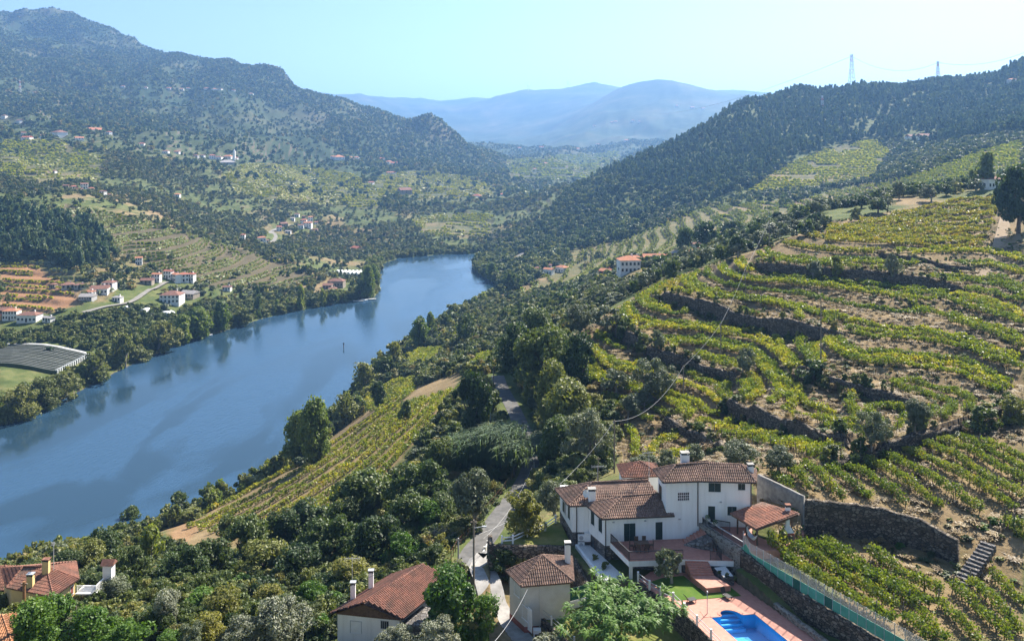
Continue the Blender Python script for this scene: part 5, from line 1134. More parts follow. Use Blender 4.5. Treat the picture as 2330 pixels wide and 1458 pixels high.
def crown(name, kind, seed, nleaf, size, nblob=26):
    """unit crown: 1 wide, 1 high, standing on z = 0"""
    rg = np.random.default_rng(seed)
    if kind in ('round', 'bush', 'olive'):
        zl, zh = {'round': (.16, 1), 'bush': (-.05, 1), 'olive': (.22, 1)}[kind]
        t = rg.random(nblob); ph = rg.random(nblob) * 6.283; zc = zl + (zh - zl) * (.12 + .78 * t)
        prof = np.sqrt(np.clip(1 - ((t - .42) / .62) ** 2, 0.05, 1))
        rr = .40 * prof * np.sqrt(rg.random(nblob)) * (1 + .22 * np.sin(ph * 2 + rg.random() * 6) + .18 * np.sin(ph * 3 + rg.random() * 6))
        c = np.stack([rr * np.cos(ph), rr * np.sin(ph), zc], 1); r = (.055 + .15 * rg.random(nblob) ** 1.5) * (1.0 if kind != 'olive' else .9); c[:, :2] += .07 * rg.normal(size=2); c *= np.array([1 + .12 * rg.normal(), 1 + .12 * rg.normal(), 1])
        q, _ = leaves(c, nleaf, r, size, rg, flat=.85)
    elif kind == 'poplar':
        t = rg.random(nblob); ph = rg.random(nblob) * 6.283
        prof = np.sin(np.clip(t * .92 + .08, 0, 1) * math.pi) ** .6
        rr = .30 * prof * np.sqrt(rg.random(nblob))
        c = np.stack([rr * np.cos(ph), rr * np.sin(ph), .10 + .84 * t], 1); r = .10 + .09 * rg.random(nblob)
        q, _ = leaves(c, nleaf, r, size, rg, flat=.8)
    elif kind == 'cypress':
        t = rg.random(nblob); ph = rg.random(nblob) * 6.283; rr = .22 * (1 - t) ** .6
        c = np.stack([rr * np.cos(ph), rr * np.sin(ph), .05 + .88 * t], 1); r = .20 * (1.02 - t) ** .5
        q, _ = leaves(c, nleaf, r, size, rg, flat=.5)
    elif kind == 'pine':
        t = rg.random(nblob) ** .8; ph = rg.random(nblob) * 6.283; rr = .34 * (1 - t * .72) * np.sqrt(rg.random(nblob))
        c = np.stack([rr * np.cos(ph), rr * np.sin(ph), .30 + .64 * t], 1); r = (.16 - .07 * t)
        q, _ = leaves(c, nleaf, r, size, rg, flat=.55, up=.5)
    elif kind == 'stonepine':
        ph = rg.random(nblob) * 6.283; rr = .40 * np.sqrt(rg.random(nblob)); t = rg.random(nblob)
        c = np.stack([rr * np.cos(ph), rr * np.sin(ph), .62 + .28 * t * (1 - rr)], 1); r = .11 + .07 * rg.random(nblob)
        q, _ = leaves(c, nleaf, r, size, rg, flat=.55, up=.5)
    elif kind == 'reed':
        n = nleaf; p = np.stack([rg.normal(0, .22, n), rg.normal(0, .22, n), np.zeros(n)], 1)
        h = (.55 + .45 * rg.random(n)); az = rg.random(n) * 6.283; le = (.08 + .22 * rg.random(n))
        dx = np.stack([np.cos(az), np.sin(az), np.zeros(n)], 1); sd = np.stack([-np.sin(az), np.cos(az), np.zeros(n)], 1)
        w0 = size * .5
        a0 = p + np.array([0, 0, .05]) + h[:, None] * .45 * np.array([0, 0, 1]); mid = p + h[:, None] * np.array([0, 0, .9]) + dx * (le * .4)[:, None]; tip = p + h[:, None] * np.array([0, 0, .95]) + dx * (le * 1.5)[:, None] - np.array([0, 0, .06])
        q = np.stack([a0 - sd * w0 * .5, mid - sd * w0, tip, mid + sd * w0], 1)
    return quadmesh(name, q)
def trunk_mesh(name, seed, top=.5, r=.05, limbs=4):
    rg = random.Random(seed); m = MB()
    m.tube([(0, 0, -.06), (.012, 0, .12), (.0, .015, .28), (.01, 0, top)], r, 6, r * .55)
    for k in range(limbs):
        a = 6.28 * k / limbs + rg.random(); z = top * (.45 + .4 * rg.random())
        m.tube([(0, 0, z), (.14 * math.cos(a), .14 * math.sin(a), z + .12), (.26 * math.cos(a), .26 * math.sin(a), z + .26)], r * .5, 4, r * .15)
    return m.mesh(name)
KIND = {  # name: (crown kind, material, category, trunk material)
 'oak': ('round', 'leaf_oak', 'bark'), 'darkoak': ('round', 'leaf_dark', 'bark'), 'olive': ('olive', 'leaf_olive', 'bark_grey'), 'grey_olive': ('olive', 'leaf_grey', 'bark_grey'),
 'poplar': ('poplar', 'leaf_poplar', 'bark_grey'), 'bright': ('bush', 'leaf_bright', 'bark'), 'yellow': ('bush', 'leaf_yellow', 'bark'), 'willow': ('bush', 'leaf_willow', 'bark_grey'),
 'bush': ('bush', 'leaf_oak', 'bark'), 'darkbush': ('bush', 'leaf_dark', 'bark'), 'pine': ('pine', 'leaf_pine', 'bark'), 'stonepine': ('stonepine', 'leaf_dark', 'bark'), 'cypress': ('cypress', 'leaf_dark', 'bark'), 'reed': ('reed', 'leaf_reed', 'bark'),
 'tuft': ('reed', 'leaf_straw', 'bark'), 'scrub': ('bush', 'leaf_scrub', 'bark'), 'mixed': ('bush', 'leaf_mixed', 'bark'),
}
LOD = {0: (11000, .034, 60), 1: (3000, .060, 40), 2: (700, .115, 24), 3: (170, .22, 13), 4: (60, .36, 8)}
_pc = {}
def proto(kind, lod, var):
    key = (kind, lod, var)
    if key not in _pc:
        ck, mt, bk = KIND[kind]; n, s, nb = LOD[lod]
        sz = s * {'olive': .72, 'reed': .5, 'cypress': .8}.get(ck, 1); n = int(n * {'olive': 1.35, 'reed': .5, 'poplar': .9}.get(ck, 1))
        me = crown(f'{kind}_crown', ck, hash((ck, lod, var)) % 9999 if False else (sum(map(ord, ck)) * 31 + lod * 7 + var * 101), n, sz, nb)
        me.materials.append(MATS[mt])
        tk = trunk_mesh(f'{kind}_trunk', var, {'poplar': .7, 'pine': .85, 'stonepine': .72}.get(ck, .5), .035 if ck in ('pine', 'poplar') else .05); tk.materials.append(MATS[bk])
        _pc[key] = (me, tk)
    return _pc[key]
PLANTS = []                                              # every individually placed tree and shrub
def plant(kind, loc, wd, ht, name, label, cat='tree', group=None, lod=None, trunk=True):
    x, y, z = loc
    if lod is None: lod = 0 if wd * F / y > 75 else (1 if wd * F / y > 28 else 2)
    me, tk = proto(kind, lod, int(rng.integers(0, 4)))
    e = empty(name, (x, y, z - .03 * ht), label, cat, group)
    e.scale = (wd * (.85 + .3 * rng.random()), wd * (.85 + .3 * rng.random()), ht * (.92 + .2 * rng.random())); e.rotation_euler = (0, 0, rng.random() * 6.28)
    c = bpy.data.objects.new('crown', me); COL.objects.link(c); c.parent = e
    if trunk:
        t = bpy.data.objects.new('trunk', tk); COL.objects.link(t); t.parent = e
    PLANTS.append((x, y, wd)); return e

# ---- visibility of the ground from the viewpoint, to scatter only what can be seen
SL = (H - CAMZ) / YG; SM = np.maximum.accumulate(SL, axis=0)
def seen(x, y, z, hgt):
    fu, fv = ridx(x, y); i = np.clip((fv - 1.5).astype(int), 0, NV - 1); j = np.clip(fu.round().astype(int), 0, NU - 1)
    return (z + hgt - CAMZ) / y > SM[i, j] - .0005
AREA = np.gradient(YG, axis=0) * np.gradient(XG, axis=1)
def scatter_pts(mask, n, hgt=5.0, margin=.68, edge=1500):
    """n random places weighted by ground area and by mask (0..1 grid)"""
    wgt = (AREA * mask * (np.abs(XG / YG) < margin) * (PYG < edge) * (RSD > 1.0)).ravel(); cs = np.cumsum(wgt)
    if cs[-1] <= 0: return np.zeros((0, 3))
    k = np.searchsorted(cs, rng.random(n) * cs[-1]); i, j = np.unravel_index(np.clip(k, 0, H.size - 1), H.shape)
    i = np.clip(i, 1, NV - 2); j = np.clip(j, 1, NU - 2)
    ly = lg[i] + (rng.random(n) - .5) * (lg[np.minimum(i + 1, NV - 1)] - lg[i]); u = ug[j] + (rng.random(n) - .5) * (ug[j + 1] - ug[j])
    y = np.exp(ly); x = u * y; z = ground(x, y)
    v = seen(x, y, z, hgt); return np.stack([x, y, z], 1)[v]
def pxmask(poly, y0, y1): return (inpoly(PXG, PYG, poly) & (YG > y0) & (YG < y1)).astype(float)
def thin(p, spacing):
    """drop points closer than spacing (array or number) - cell based"""
    sp = np.broadcast_to(np.asarray(spacing, float), (len(p),)); keep = []; cells = {}
    for i in rng.permutation(len(p)):
        s = sp[i]; cx, cyy = int(p[i, 0] // s), int(p[i, 1] // s)
        if (cx, cyy, round(math.log(s) * 3)) in cells: continue
        cells[(cx, cyy, round(math.log(s) * 3))] = 1; keep.append(i)
    return p[keep]
_gn = {}
def gn_group(coll):
    g = bpy.data.node_groups.new('scatter_' + coll.name, 'GeometryNodeTree')
    g.interface.new_socket('Geometry', in_out='INPUT', socket_type='NodeSocketGeometry'); g.interface.new_socket('Geometry', in_out='OUTPUT', socket_type='NodeSocketGeometry')
    gi = g.nodes.new('NodeGroupInput'); go = g.nodes.new('NodeGroupOutput'); ip = g.nodes.new('GeometryNodeInstanceOnPoints'); ci = g.nodes.new('GeometryNodeCollectionInfo')
    ci.inputs['Collection'].default_value = coll; ci.inputs['Separate Children'].default_value = True; ci.inputs['Reset Children'].default_value = True
    ip.inputs['Pick Instance'].default_value = True
    def at(nm, ty):
        a = g.nodes.new('GeometryNodeInputNamedAttribute'); a.data_type = ty; a.inputs['Name'].default_value = nm
        return [o for o in a.outputs if o.enabled][0]
    L = g.links.new
    L(gi.outputs[0], ip.inputs['Points']); L(ci.outputs[0], ip.inputs['Instance']); L(at('idx', 'INT'), ip.inputs['Instance Index'])
    L(at('rot', 'FLOAT_VECTOR'), ip.inputs['Rotation']); L(at('scl', 'FLOAT_VECTOR'), ip.inputs['Scale']); L(ip.outputs[0], go.inputs[0])
    return g
def stuff(name, pts, kinds, lod, wd, ht, label=None, cat=None, nvar=3, sink=.05):
    """one mass of plants nobody could count: kinds = [(kind, share)]; wd / ht = (lo, hi)"""
    if len(pts) == 0: return None
    key = (tuple(k for k, _ in kinds), lod)
    coll = bpy.data.collections.new('plants_' + name)      # never linked to the scene: only instanced
    src = []
    for ki, (k, _) in enumerate(kinds):
        for v in range(nvar):
            o = bpy.data.objects.new(f'a{ki:02d}{v}', proto(k, lod, v)[0]); coll.objects.link(o); src.append(o)
    n = len(pts); sh = np.array([s for _, s in kinds], float); sh /= sh.sum()
    idx = rng.choice(len(kinds), n, p=sh) * nvar + rng.integers(0, nvar, n)
    w_ = wd[0] + (wd[1] - wd[0]) * rng.random(n) ** 1.6; h_ = ht[0] + (ht[1] - ht[0]) * rng.random(n) ** 1.4
    me = bpy.data.meshes.new(name); me.vertices.add(n)
    pts = pts.copy(); pts[:, 2] -= sink * h_
    me.vertices.foreach_set('co', pts.astype(np.float32).ravel())
    a = me.attributes.new('idx', 'INT', 'POINT'); a.data.foreach_set('value', idx.astype(np.int32))
    a = me.attributes.new('rot', 'FLOAT_VECTOR', 'POINT'); a.data.foreach_set('vector', np.stack([rng.normal(0, .06, n), rng.normal(0, .06, n), rng.random(n) * 6.28], 1).astype(np.float32).ravel())
    a = me.attributes.new('scl', 'FLOAT_VECTOR', 'POINT'); a.data.foreach_set('vector', np.stack([w_, w_, h_], 1).astype(np.float32).ravel())
    o = obj(name, me); md = o.modifiers.new('scatter', 'NODES'); md.node_group = gn_group(coll)
    return tag(o, label, cat, kind='stuff')
# ------------------------------------------------------------------ villages and scattered houses
for nm, a, b in (('w_white', (.78, .76, .72), (.66, .64, .60)), ('w_stone', (.34, .29, .23), (.24, .20, .16)), ('w_grey', (.40, .39, .38), (.32, .31, .30)), ('w_brick', (.36, .16, .11), (.28, .12, .08)), ('w_yellow', (.68, .48, .24), (.6, .42, .2)),
                 ('r_orange', (.46, .20, .115), (.36, .15, .085)), ('r_red', (.38, .14, .09), (.28, .10, .07)), ('r_brown', (.25, .13, .095), (.17, .09, .07)), ('r_grey', (.36, .33, .31), (.27, .25, .24))):
    simple(nm, a, b, .6, .9, .2)
CN = {'w': 'white', 's': 'stone', 'g': 'grey', 'b': 'brick', 'y': 'yellow'}; WM = {'w': 'w_white', 's': 'w_stone', 'g': 'w_grey', 'b': 'w_brick', 'y': 'w_yellow'}
RN_ = {'o': 'orange', 'r': 'red', 'b': 'brown', 'g': 'grey'}; RM = {'o': 'r_orange', 'r': 'r_red', 'b': 'r_brown', 'g': 'r_grey'}
HOUSEPX = []
def far_house(px, py, wpx, st, wc, rc, label, group, y0, y1, Y=None, hip=None):
    g = cast(px, py, y0, y1) if Y is None else P(px, py, Y)
    x, y, z = g; z = float(ground(x, y)) if Y is None else z; HOUSEPX.append((x, y, wpx * y / F))
    W = wpx * y / F; Dp = W * (.55 + .3 * rng.random()); ht = max(2.6 * st, 2.4); rz = rng.normal(0, .35); hip = rng.random() < .55 if hip is None else hip
    rh = min(W, Dp) * .24; ov = .35
    e_ = empty('village_house', (x, y, z), label, 'house', group); R = Matrix.Translation((x, y, z)) @ Matrix.Rotation(rz, 4, 'Z')
    def put(m, name, mat, par): m.v = [tuple(R @ Vector(v)) for v in m.v]; return m.build(name, MATS[mat], par)
    m = MB(); hw, hd = W / 2, Dp / 2
    if hip: m.prism([(-hw, -hd), (hw, -hd), (hw, hd), (-hw, hd)], -2.5, ht)
    else:
        m.prism([(-hw, -hd), (hw, -hd), (hw, hd), (-hw, hd)], -2.5, ht)
        for sx in (-1, 1): m.prism([(sx * hw, -hd), (sx * hw, hd), (sx * (hw - .25), hd), (sx * (hw - .25), -hd)], ht, ht + .01); m.add([(sx * hw, -hd, ht), (sx * hw, hd, ht), (sx * hw, 0, ht + rh * .9)], [(0, 1, 2), (2, 1, 0)])
    put(m, 'wall', WM[wc], e_)
    m = MB(); a, b = hw + ov, hd + ov; k = max(.0, a - b) if hip else a
    m.add([(-a, -b, ht), (a, -b, ht), (a, b, ht), (-a, b, ht), (-k, 0, ht + rh), (k, 0, ht + rh)], [(0, 1, 5, 4), (2, 3, 4, 5), (1, 2, 5), (3, 0, 4), (3, 2, 1, 0)]); rf = put(m, 'roof', RM[rc], e_)
    if wpx > 15:
        m = MB(); m.box((hw * .4, hd * .3, ht + rh), (.7, .6, 1.2)); put(m, 'chimney', WM[wc], rf)
    nw = 2 if wpx < 14 else (3 if wpx < 30 else 5)
    for s_ in range(max(1, int(st))):
        for i in range(nw):
            xx = -hw + W * (i + .5) / nw; zz = s_ * 2.6 + .95; isd = s_ == 0 and i == nw // 2
            m = MB(); m.box((xx, -hd - .03, zz + (.65 if not isd else .2)), (min(1.1, W / nw * .5), .1, 1.25 if not isd else 2.1)); put(m, 'door' if isd else 'window', 'shutter_green' if rng.random() < .5 else 'dark_glass', e_)
    m = MB(); m.box((-hw - .03, 0, 1.7), (.1, min(1.2, Dp * .3), 1.2)); put(m, 'window', 'dark_glass', e_)
CL = [
 ('in the hamlet by the red terraces', 'houses beside the red terraces', 400, 560, [(4,728,12,1,'y','r'),(18,714,26,1,'s','b'),(27,727,32,2,'w','o'),(68,731,46,1.5,'w','b'),(111,732,24,.7,'w','g')]),
 ('in the hamlet among olive terraces', 'houses among the olive terraces', 400, 600, [(122,656,14,1,'s','b'),(155,657,26,1,'g','b'),(182,657,22,1,'g','b'),(205,673,20,1,'w','o'),(228,668,36,1.3,'w','b'),(249,662,26,2,'w','b'),(200,684,30,1,'g','g'),(268,686,20,1,'w','g')]),
 ('at the foot of the terraced hill', 'houses at the foot of the terraced hill', 420, 640, [(316,603,14,2,'w','o'),(335,646,26,1,'s','b'),(357,641,18,2,'w','o'),(384,634,20,2,'w','r'),(401,641,22,2,'w','o'),(417,641,22,2,'w','r'),(435,641,18,2,'w','r')]),
 ('beside the riverside orchards', 'houses by the river road', 420, 640, [(392,688,44,2,'w','b'),(432,676,34,1,'s','g'),(517,661,18,1,'w','b')]),
 ('on the spur above the terraces', 'houses on the spur', 640, 1100, [(553,546,10,2,'w','r'),(595,549,18,1.5,'w','o'),(606,552,12,1,'w','b')]),
 ('in the village above the river bend', 'houses of the hillside village', 700, 1300, [(635,526,11,2,'w','r'),(645,516,16,1.5,'s','b'),(656,531,12,1,'w','g'),(666,501,9,1,'w','g'),(676,494,10,1.5,'w','b'),(685,520,12,1.5,'w','b'),(691,510,14,2,'w','r'),(692,497,9,1,'s','b'),(701,517,18,2,'w','o'),(706,504,10,2,'w','o'),(716,527,15,1,'s','b'),(719,510,8,1,'w','r')]),
 ('in the riverside farm by the bend', 'riverside farm buildings', 500, 700, [(746,656,20,1,'s','b'),(766,651,36,1.6,'s','b'),(757,664,18,1,'s','b')]),
 ('alone among the trees above the river bend', 'lone houses by the bend', 700, 1000, [(811,569,20,1,'s','r')]),
 ('in the church village', 'houses of the church village', 900, 1800, [(322,331,14,1,'w','r'),(377,350,14,1.5,'w','b'),(403,349,12,1,'w','r'),(446,358,11,1,'g','b'),(461,357,11,1,'w','b'),(483,361,15,2,'w','r'),(497,363,18,1.5,'w','b'),(517,374,36,1.3,'g','g'),(519,361,22,1.3,'w','o'),(536,364,12,1.5,'w','r')]),
 ('along the ridge left of centre', 'houses of the saddle village', 1300, 2300, [(757,362,10,2,'w','o'),(770,363,24,2,'w','o'),(795,362,18,1.3,'w','o'),(811,361,12,1,'w','o'),(868,364,14,1,'w','r'),(884,372,14,1.5,'w','o'),(897,374,16,1,'w','r'),(845,419,12,1,'w','o'),(890,396,20,1,'w','o'),(921,440,28,2,'s','b'),(1085,463,20,1.5,'w','r'),(1140,446,18,1,'w','r')]),
 ('in the village of the big house', 'houses of the upper left village', 900, 2000, [(10,270,11,2,'w','b'),(45,279,16,1.5,'w','b'),(56,308,14,1.5,'w','b'),(62,317,20,1,'w','r'),(98,313,20,1,'w','b'),(135,312,34,3,'w','b'),(180,318,18,1,'w','o'),(216,300,26,1.3,'w','o'),(248,304,12,1,'w','r')]),
 ('in the tree-hidden slope village', 'houses of the tree-hidden village', 700, 1300, [(122,394,12,1,'w','b'),(150,428,12,1,'s','b'),(168,430,14,1,'w','r'),(180,436,14,1,'s','b'),(192,430,15,2,'w','b'),(207,434,12,1,'s','r'),(235,447,13,2,'w','b'),(247,448,11,1,'s','b'),(403,447,2 + 12,1,'w','o')]),
 ('in the string high on the mountain', 'houses high on the left mountain', 1500, 3200, [(80,213,10,1,'w','r'),(280,199,9,1,'w','r'),(332,202,8,1,'w','r'),(385,204,10,1,'w','r'),(413,205,10,1,'w','o'),(428,203,9,1,'w','r'),(470,204,10,1,'w','o'),(488,205,10,1,'w','o'),(501,205,10,1,'w','r'),(532,208,9,1,'w','r'),(571,216,10,1,'w','o')]),
 ('on the distant valley floor', 'houses on the valley floor', 1300, 3800, [(1182,340,9,2,'w','o'),(1215,387,10,1,'w','o'),(1232,338,10,2,'w','r'),(1240,374,12,1,'w','o'),(1264,368,9,1,'w','g'),(1312,342,12,2,'w','o'),(1360,330,9,2,'w','r'),(1425,322,10,2,'w','o')]),
 ('on the far blue mountain', 'houses on the far mountain', 3300, 6000, [(1352,288,7,2,'w','o'),(1392,281,8,2,'w','o'),(1400,279,9,2,'w','o'),(1440,277,9,2,'w','o'),(1455,279,8,2,'w','o'),(1540,243,8,2,'w','o'),(1575,247,9,2,'w','o'),(1600,249,8,2,'w','o')]),
 ('on the right bank spur', 'houses below the terraced spur', 330, 640, [(1226,604,18,1.5,'w','b'),(1247,600,16,1,'s','b'),(1249,624,22,1.5,'w','o'),(1279,619,26,1.5,'w','o'),(1380,626,27,1,'b','o'),(1430,620,46,2.2,'w','o'),(1445,596,30,1,'w','o'),(1490,604,54,1.6,'w','o'),(1541,586,34,.9,'b','g'),(1583,592,28,1.2,'b','o'),(1584,573,24,1.6,'w','b')]),
 ('around the pine-wooded ridge', 'houses on the wooded ridge', 300, 1500, [(2076,316,26,1,'w','b'),(2106,315,34,1,'w','b'),(2258,430,40,1.5,'w','b'),(2303,188,18,1.5,'w','o')]),
]
for ph, grp, y0, y1, hs in CL:
    hs = sorted(hs)
    for i, (px, py, wpx, st, wc, rc) in enumerate(hs):
        place = (f', {ORD2[i]} from the left ' if len(hs) > 1 else ' ') + ph if False else None
        o_ = ['first', 'second', 'third', 'fourth', 'fifth', 'sixth', 'seventh', 'eighth', 'ninth', 'tenth', 'eleventh', 'twelfth'][i]
        lab = f'{CN[wc]} house with {RN_[rc]} roof, {o_} from the left {ph}' if len(hs) > 1 else f'{CN[wc]} house with {RN_[rc]} roof {ph}'
        far_house(px, py, wpx, st, wc, rc, lab, grp, y0, y1)
# church tower
g = cast(533, 366, 900, 1800); m = MB(); m.box((g[0], g[1], g[2] + 7), (3.5, 3.5, 18)); m.add([(g[0] - 1.9, g[1] - 1.9, g[2] + 16), (g[0] + 1.9, g[1] - 1.9, g[2] + 16), (g[0] + 1.9, g[1] + 1.9, g[2] + 16), (g[0] - 1.9, g[1] + 1.9, g[2] + 16), (g[0], g[1], g[2] + 20)], [(0, 1, 4), (1, 2, 4), (2, 3, 4), (3, 0, 4)])
tag(m.build('church_tower', MATS['w_white']), 'slim white church tower at the end of the left slope village', 'tower')
# greenhouses, nets, jetties
simple('plastic', (.62, .63, .62), (.50, .51, .50), .5, .6, .3)
def tunnel(px, py, wpx, n, label, y0, y1, dep=10, rz=0):
    g = cast(px, py, y0, y1); W = wpx * g[1] / F; e_ = empty('greenhouse', g, label, 'greenhouse'); R = Matrix.Translation(g) @ Matrix.Rotation(rz, 4, 'Z')
    for i in range(n):
        m = MB(); w_ = W / n; x0 = -W / 2 + w_ * i; k = 8; vs = []
        for yy in (-dep / 2, dep / 2):
            for j in range(k + 1): a = math.pi * j / k; vs.append(tuple(R @ Vector((x0 + w_ / 2 - w_ / 2 * .96 * math.cos(a), yy, .6 + 2.2 * math.sin(a)))))
        m.add(vs, [(j, j + 1, k + 2 + j, k + 1 + j) for j in range(k)] + [tuple(range(k + 1)), tuple(range(k + 1, 2 * k + 2))[::-1]]); m.build('tunnel', MATS['plastic'], e_)
tunnel(790, 624, 62, 7, 'row of pale plastic greenhouses by the river bend', 560, 760, 14, -.1); tunnel(378, 718, 34, 1, 'white plastic tunnel in the orchard', 400, 520, 6, -.2); tunnel(330, 712, 20, 1, 'small pale plastic tunnel left of the white orchard tunnel', 400, 540, 5, -.2); tunnel(290, 706, 14, 1, 'smallest pale plastic tunnel at the orchard edge by the road', 400, 540, 4, -.2)
nt_ = empty('netted_vineyard', cast(100, 815, 300, 460), 'vineyard covered with pale nets on the flat left bank', 'vineyard')
leaf_mat('net_green', [(.3, (.055, .075, .03)), (.7, (.10, .12, .05))], .3); simple('net_cloth', (.42, .42, .40), (.34, .34, .32), .8, .9, .1)
for i in range(16):
    t = i / 15; a = cast(-60, 792 + 46 * t, 300, 460); bpt = cast(205 - 75 * t, 813 + 38 * t, 300, 460); mid_ = cast(90 - 20 * t, 790 + 50 * t, 300, 460)
    pts = smooth([a[:2], mid_[:2], bpt[:2]], 2); m = MB(); m2 = MB()
    for p, q in zip(pts[:-1], pts[1:]):
        z0, z1_ = float(ground(*p)), float(ground(*q)); m.bar((*p, z0 + .75), (*q, z1_ + .75), 1.0, 1.5); m2.bar((*p, z0 + 1.6), (*q, z1_ + 1.6), .22 if i else 2.0, .15)
    m.build('vine_row', MATS['net_green'], nt_); m2.build('net_strip', MATS['net_cloth'], nt_)
    m3 = MB(); m3.bar((bpt[0] - .2, bpt[1], bpt[2]), (bpt[0] - .2, bpt[1], bpt[2] + 2.1), .7, 1.2); m3.build('net_end', MATS['plastic'], nt_)
def jetty(px, py, L_, label):
    x, y, _ = PZ(px, py, 0.0); e_ = empty('jetty', (x, y, 0), label, 'jetty'); m = MB(); m.box((x, y, .5), (L_, 2.2, .3), .25); m.build('deck', MATS['concrete_pale'], e_)
    for k in (-.4, 0, .4): m = MB(); m.bar((x + L_ * k, y + L_ * k * .25, -1.5), (x + L_ * k, y + L_ * k * .25, 1.4), .25); m.build('pile', MATS['post_grey'] if 'post_grey' in MATS else MATS['concrete'], e_)
jetty(838, 682, 11, 'pale floating jetty on the left bank below the farm'); jetty(815, 686, 7, 'short landing stage beside the floating jetty')
def boat(px, py, L_, label, rz=.3):
    x, y, _ = PZ(px, py, 0.0); e_ = empty('boat', (x, y, 0), label, 'boat'); R = Matrix.Translation((x, y, 0)) @ Matrix.Rotation(rz, 4, 'Z')
    m = MB(); pr = [(-.5, .16), (-.3, .2), (.1, .19), (.35, .12), (.5, .0)]; top_ = [(L_ * a, L_ * b) for a, b in pr] + [(L_ * a, -L_ * b) for a, b in pr[::-1][1:]]
    n = len(top_); vs = [(a, b, .55 + .2 * (a > L_ * .2)) for a, b in top_] + [(a * .9, b * .6, -.15) for a, b in top_]; m.add(vs, [tuple(range(n)), tuple(range(n, 2 * n))[::-1]] + [(i, n + i, n + (i + 1) % n, (i + 1) % n) for i in range(n)]); m.v = [tuple(R @ Vector(v)) for v in m.v]; m.build('hull', MATS['white_paint'], e_)
    m = MB(); m.box((-L_ * .05, 0, .95), (L_ * .3, L_ * .24, .7)); m.v = [tuple(R @ Vector(v)) for v in m.v]; m.build('cabin', MATS['grey_metal'], e_)
boat(828, 684, 6, 'small white boat moored at the floating jetty'); boat(1133, 664, 8, 'white cruiser moored at the right bank of the bend', 1.2); boat(214, 866, 4, 'tiny white dinghy beside the left bank', .6); boat(476, 764, 4, 'tiny pale skiff off the left bank willows', .4)
x, y, _ = PZ(782, 791, 0.0); e_ = empty('channel_marker', (x, y, 0), 'slim dark channel marker post standing in the river', 'marker'); m = MB(); m.bar((x, y, -2), (x, y, 2.6), .35); m.build('post', MATS['rust'], e_); m = MB(); m.box((x, y, 2.3), (.7, .7, .7)); m.build('top_mark', MATS['black_metal'], e_)
# river road on the left bank and the road at the right bend
def drape_road(name, pts, wd, mat, y0, y1, dz=.35):
    L = [cast(px, py, y0, y1) for px, py in pts]; L = [(p[0], p[1], float(ground(p[0], p[1]))) for p in smooth(L, 2)]; return road_strip(name, L, wd, mat, dz)
simple('pale_road', (.21, .195, .17), (.27, .25, .22), .3, .95, .1)
drape_road('river_road', [(190,712),(230,700),(270,694),(305,684),(325,668),(350,655),(378,642)], 5, 'pale_road', 400, 640); drape_road('village_road', [(618,552),(628,538),(612,528),(640,516),(668,512)], 6, 'pale_road', 640, 1200); drape_road('bend_road', [(1183,598),(1178,588),(1186,580),(1196,575)], 6, 'asphalt', 600, 900)
print('villages', round(time.time() - T0, 1))
def scatter_c(mask, n, hgt=5.0, margin=.68, edge=1500): return scatter_pts(mask * CLEAR, n, hgt, margin, edge)
# ------------------------------------------------------------------ masses of trees and scrub
CLEAR = np.ones(H.shape)
for hx, hy, hw in HOUSEPX:
    CLEAR[(np.abs(XG - hx) < hw * .75 + 2) & (YG > hy - hw * .6 - (14 if hy > 420 or hx < 0 else 45)) & (YG < hy + hw * .7)] = 0
for nm_ in ('river_road', 'village_road', 'bend_road'):
    vv = np.array([v.co[:] for v in bpy.data.objects[nm_].data.vertices]); mm_ = (XG > vv[:, 0].min() - 12) & (XG < vv[:, 0].max() + 12) & (YG > vv[:, 1].min() - 16) & (YG < vv[:, 1].max() + 8)
    q_ = np.stack([XG[mm_], YG[mm_]], 1); dd_ = np.sqrt(((q_[:, None] - vv[None, :, :2]) ** 2).sum(-1)).min(1) if len(q_) * len(vv) < 4e7 else np.full(len(q_), 99.); CLEAR[mm_] *= dd_ > 6
vinemask = np.zeros(H.shape, bool)
for nm_ in FIELDS: vinemask |= field_mask(PXG, PYG, YG, nm_)
nz = fbm(XG / 90, YG / 90, 4, 70); nz2 = fbm(XG / 260, YG / 260, 4, 75)
# wooded hill on the right: pines above, broadleaved trees below
p = thin(scatter_c(WOODM * np.clip(.72 + 3.5 * fbm(XG / 45, YG / 45, 3, 66), .12, 1), 24000, 12), 7.0)
up = ground(p[:, 0], p[:, 1]) > 62 + 40 * fbm(p[:, 0] / 120, p[:, 1] / 120, 3, 31)
stuff('pine_forest', p[up], [('pine', .8), ('darkoak', .2)], 2, (6, 10), (9, 16), 'dark pine forest covering the steep hillside on the far bank bend', 'forest')
stuff('oak_forest', p[~up], [('darkoak', .6), ('oak', .3), ('pine', .2)], 2, (7, 12), (7, 12), 'dense broadleaved wood on the lower part of the pine hill', 'forest')
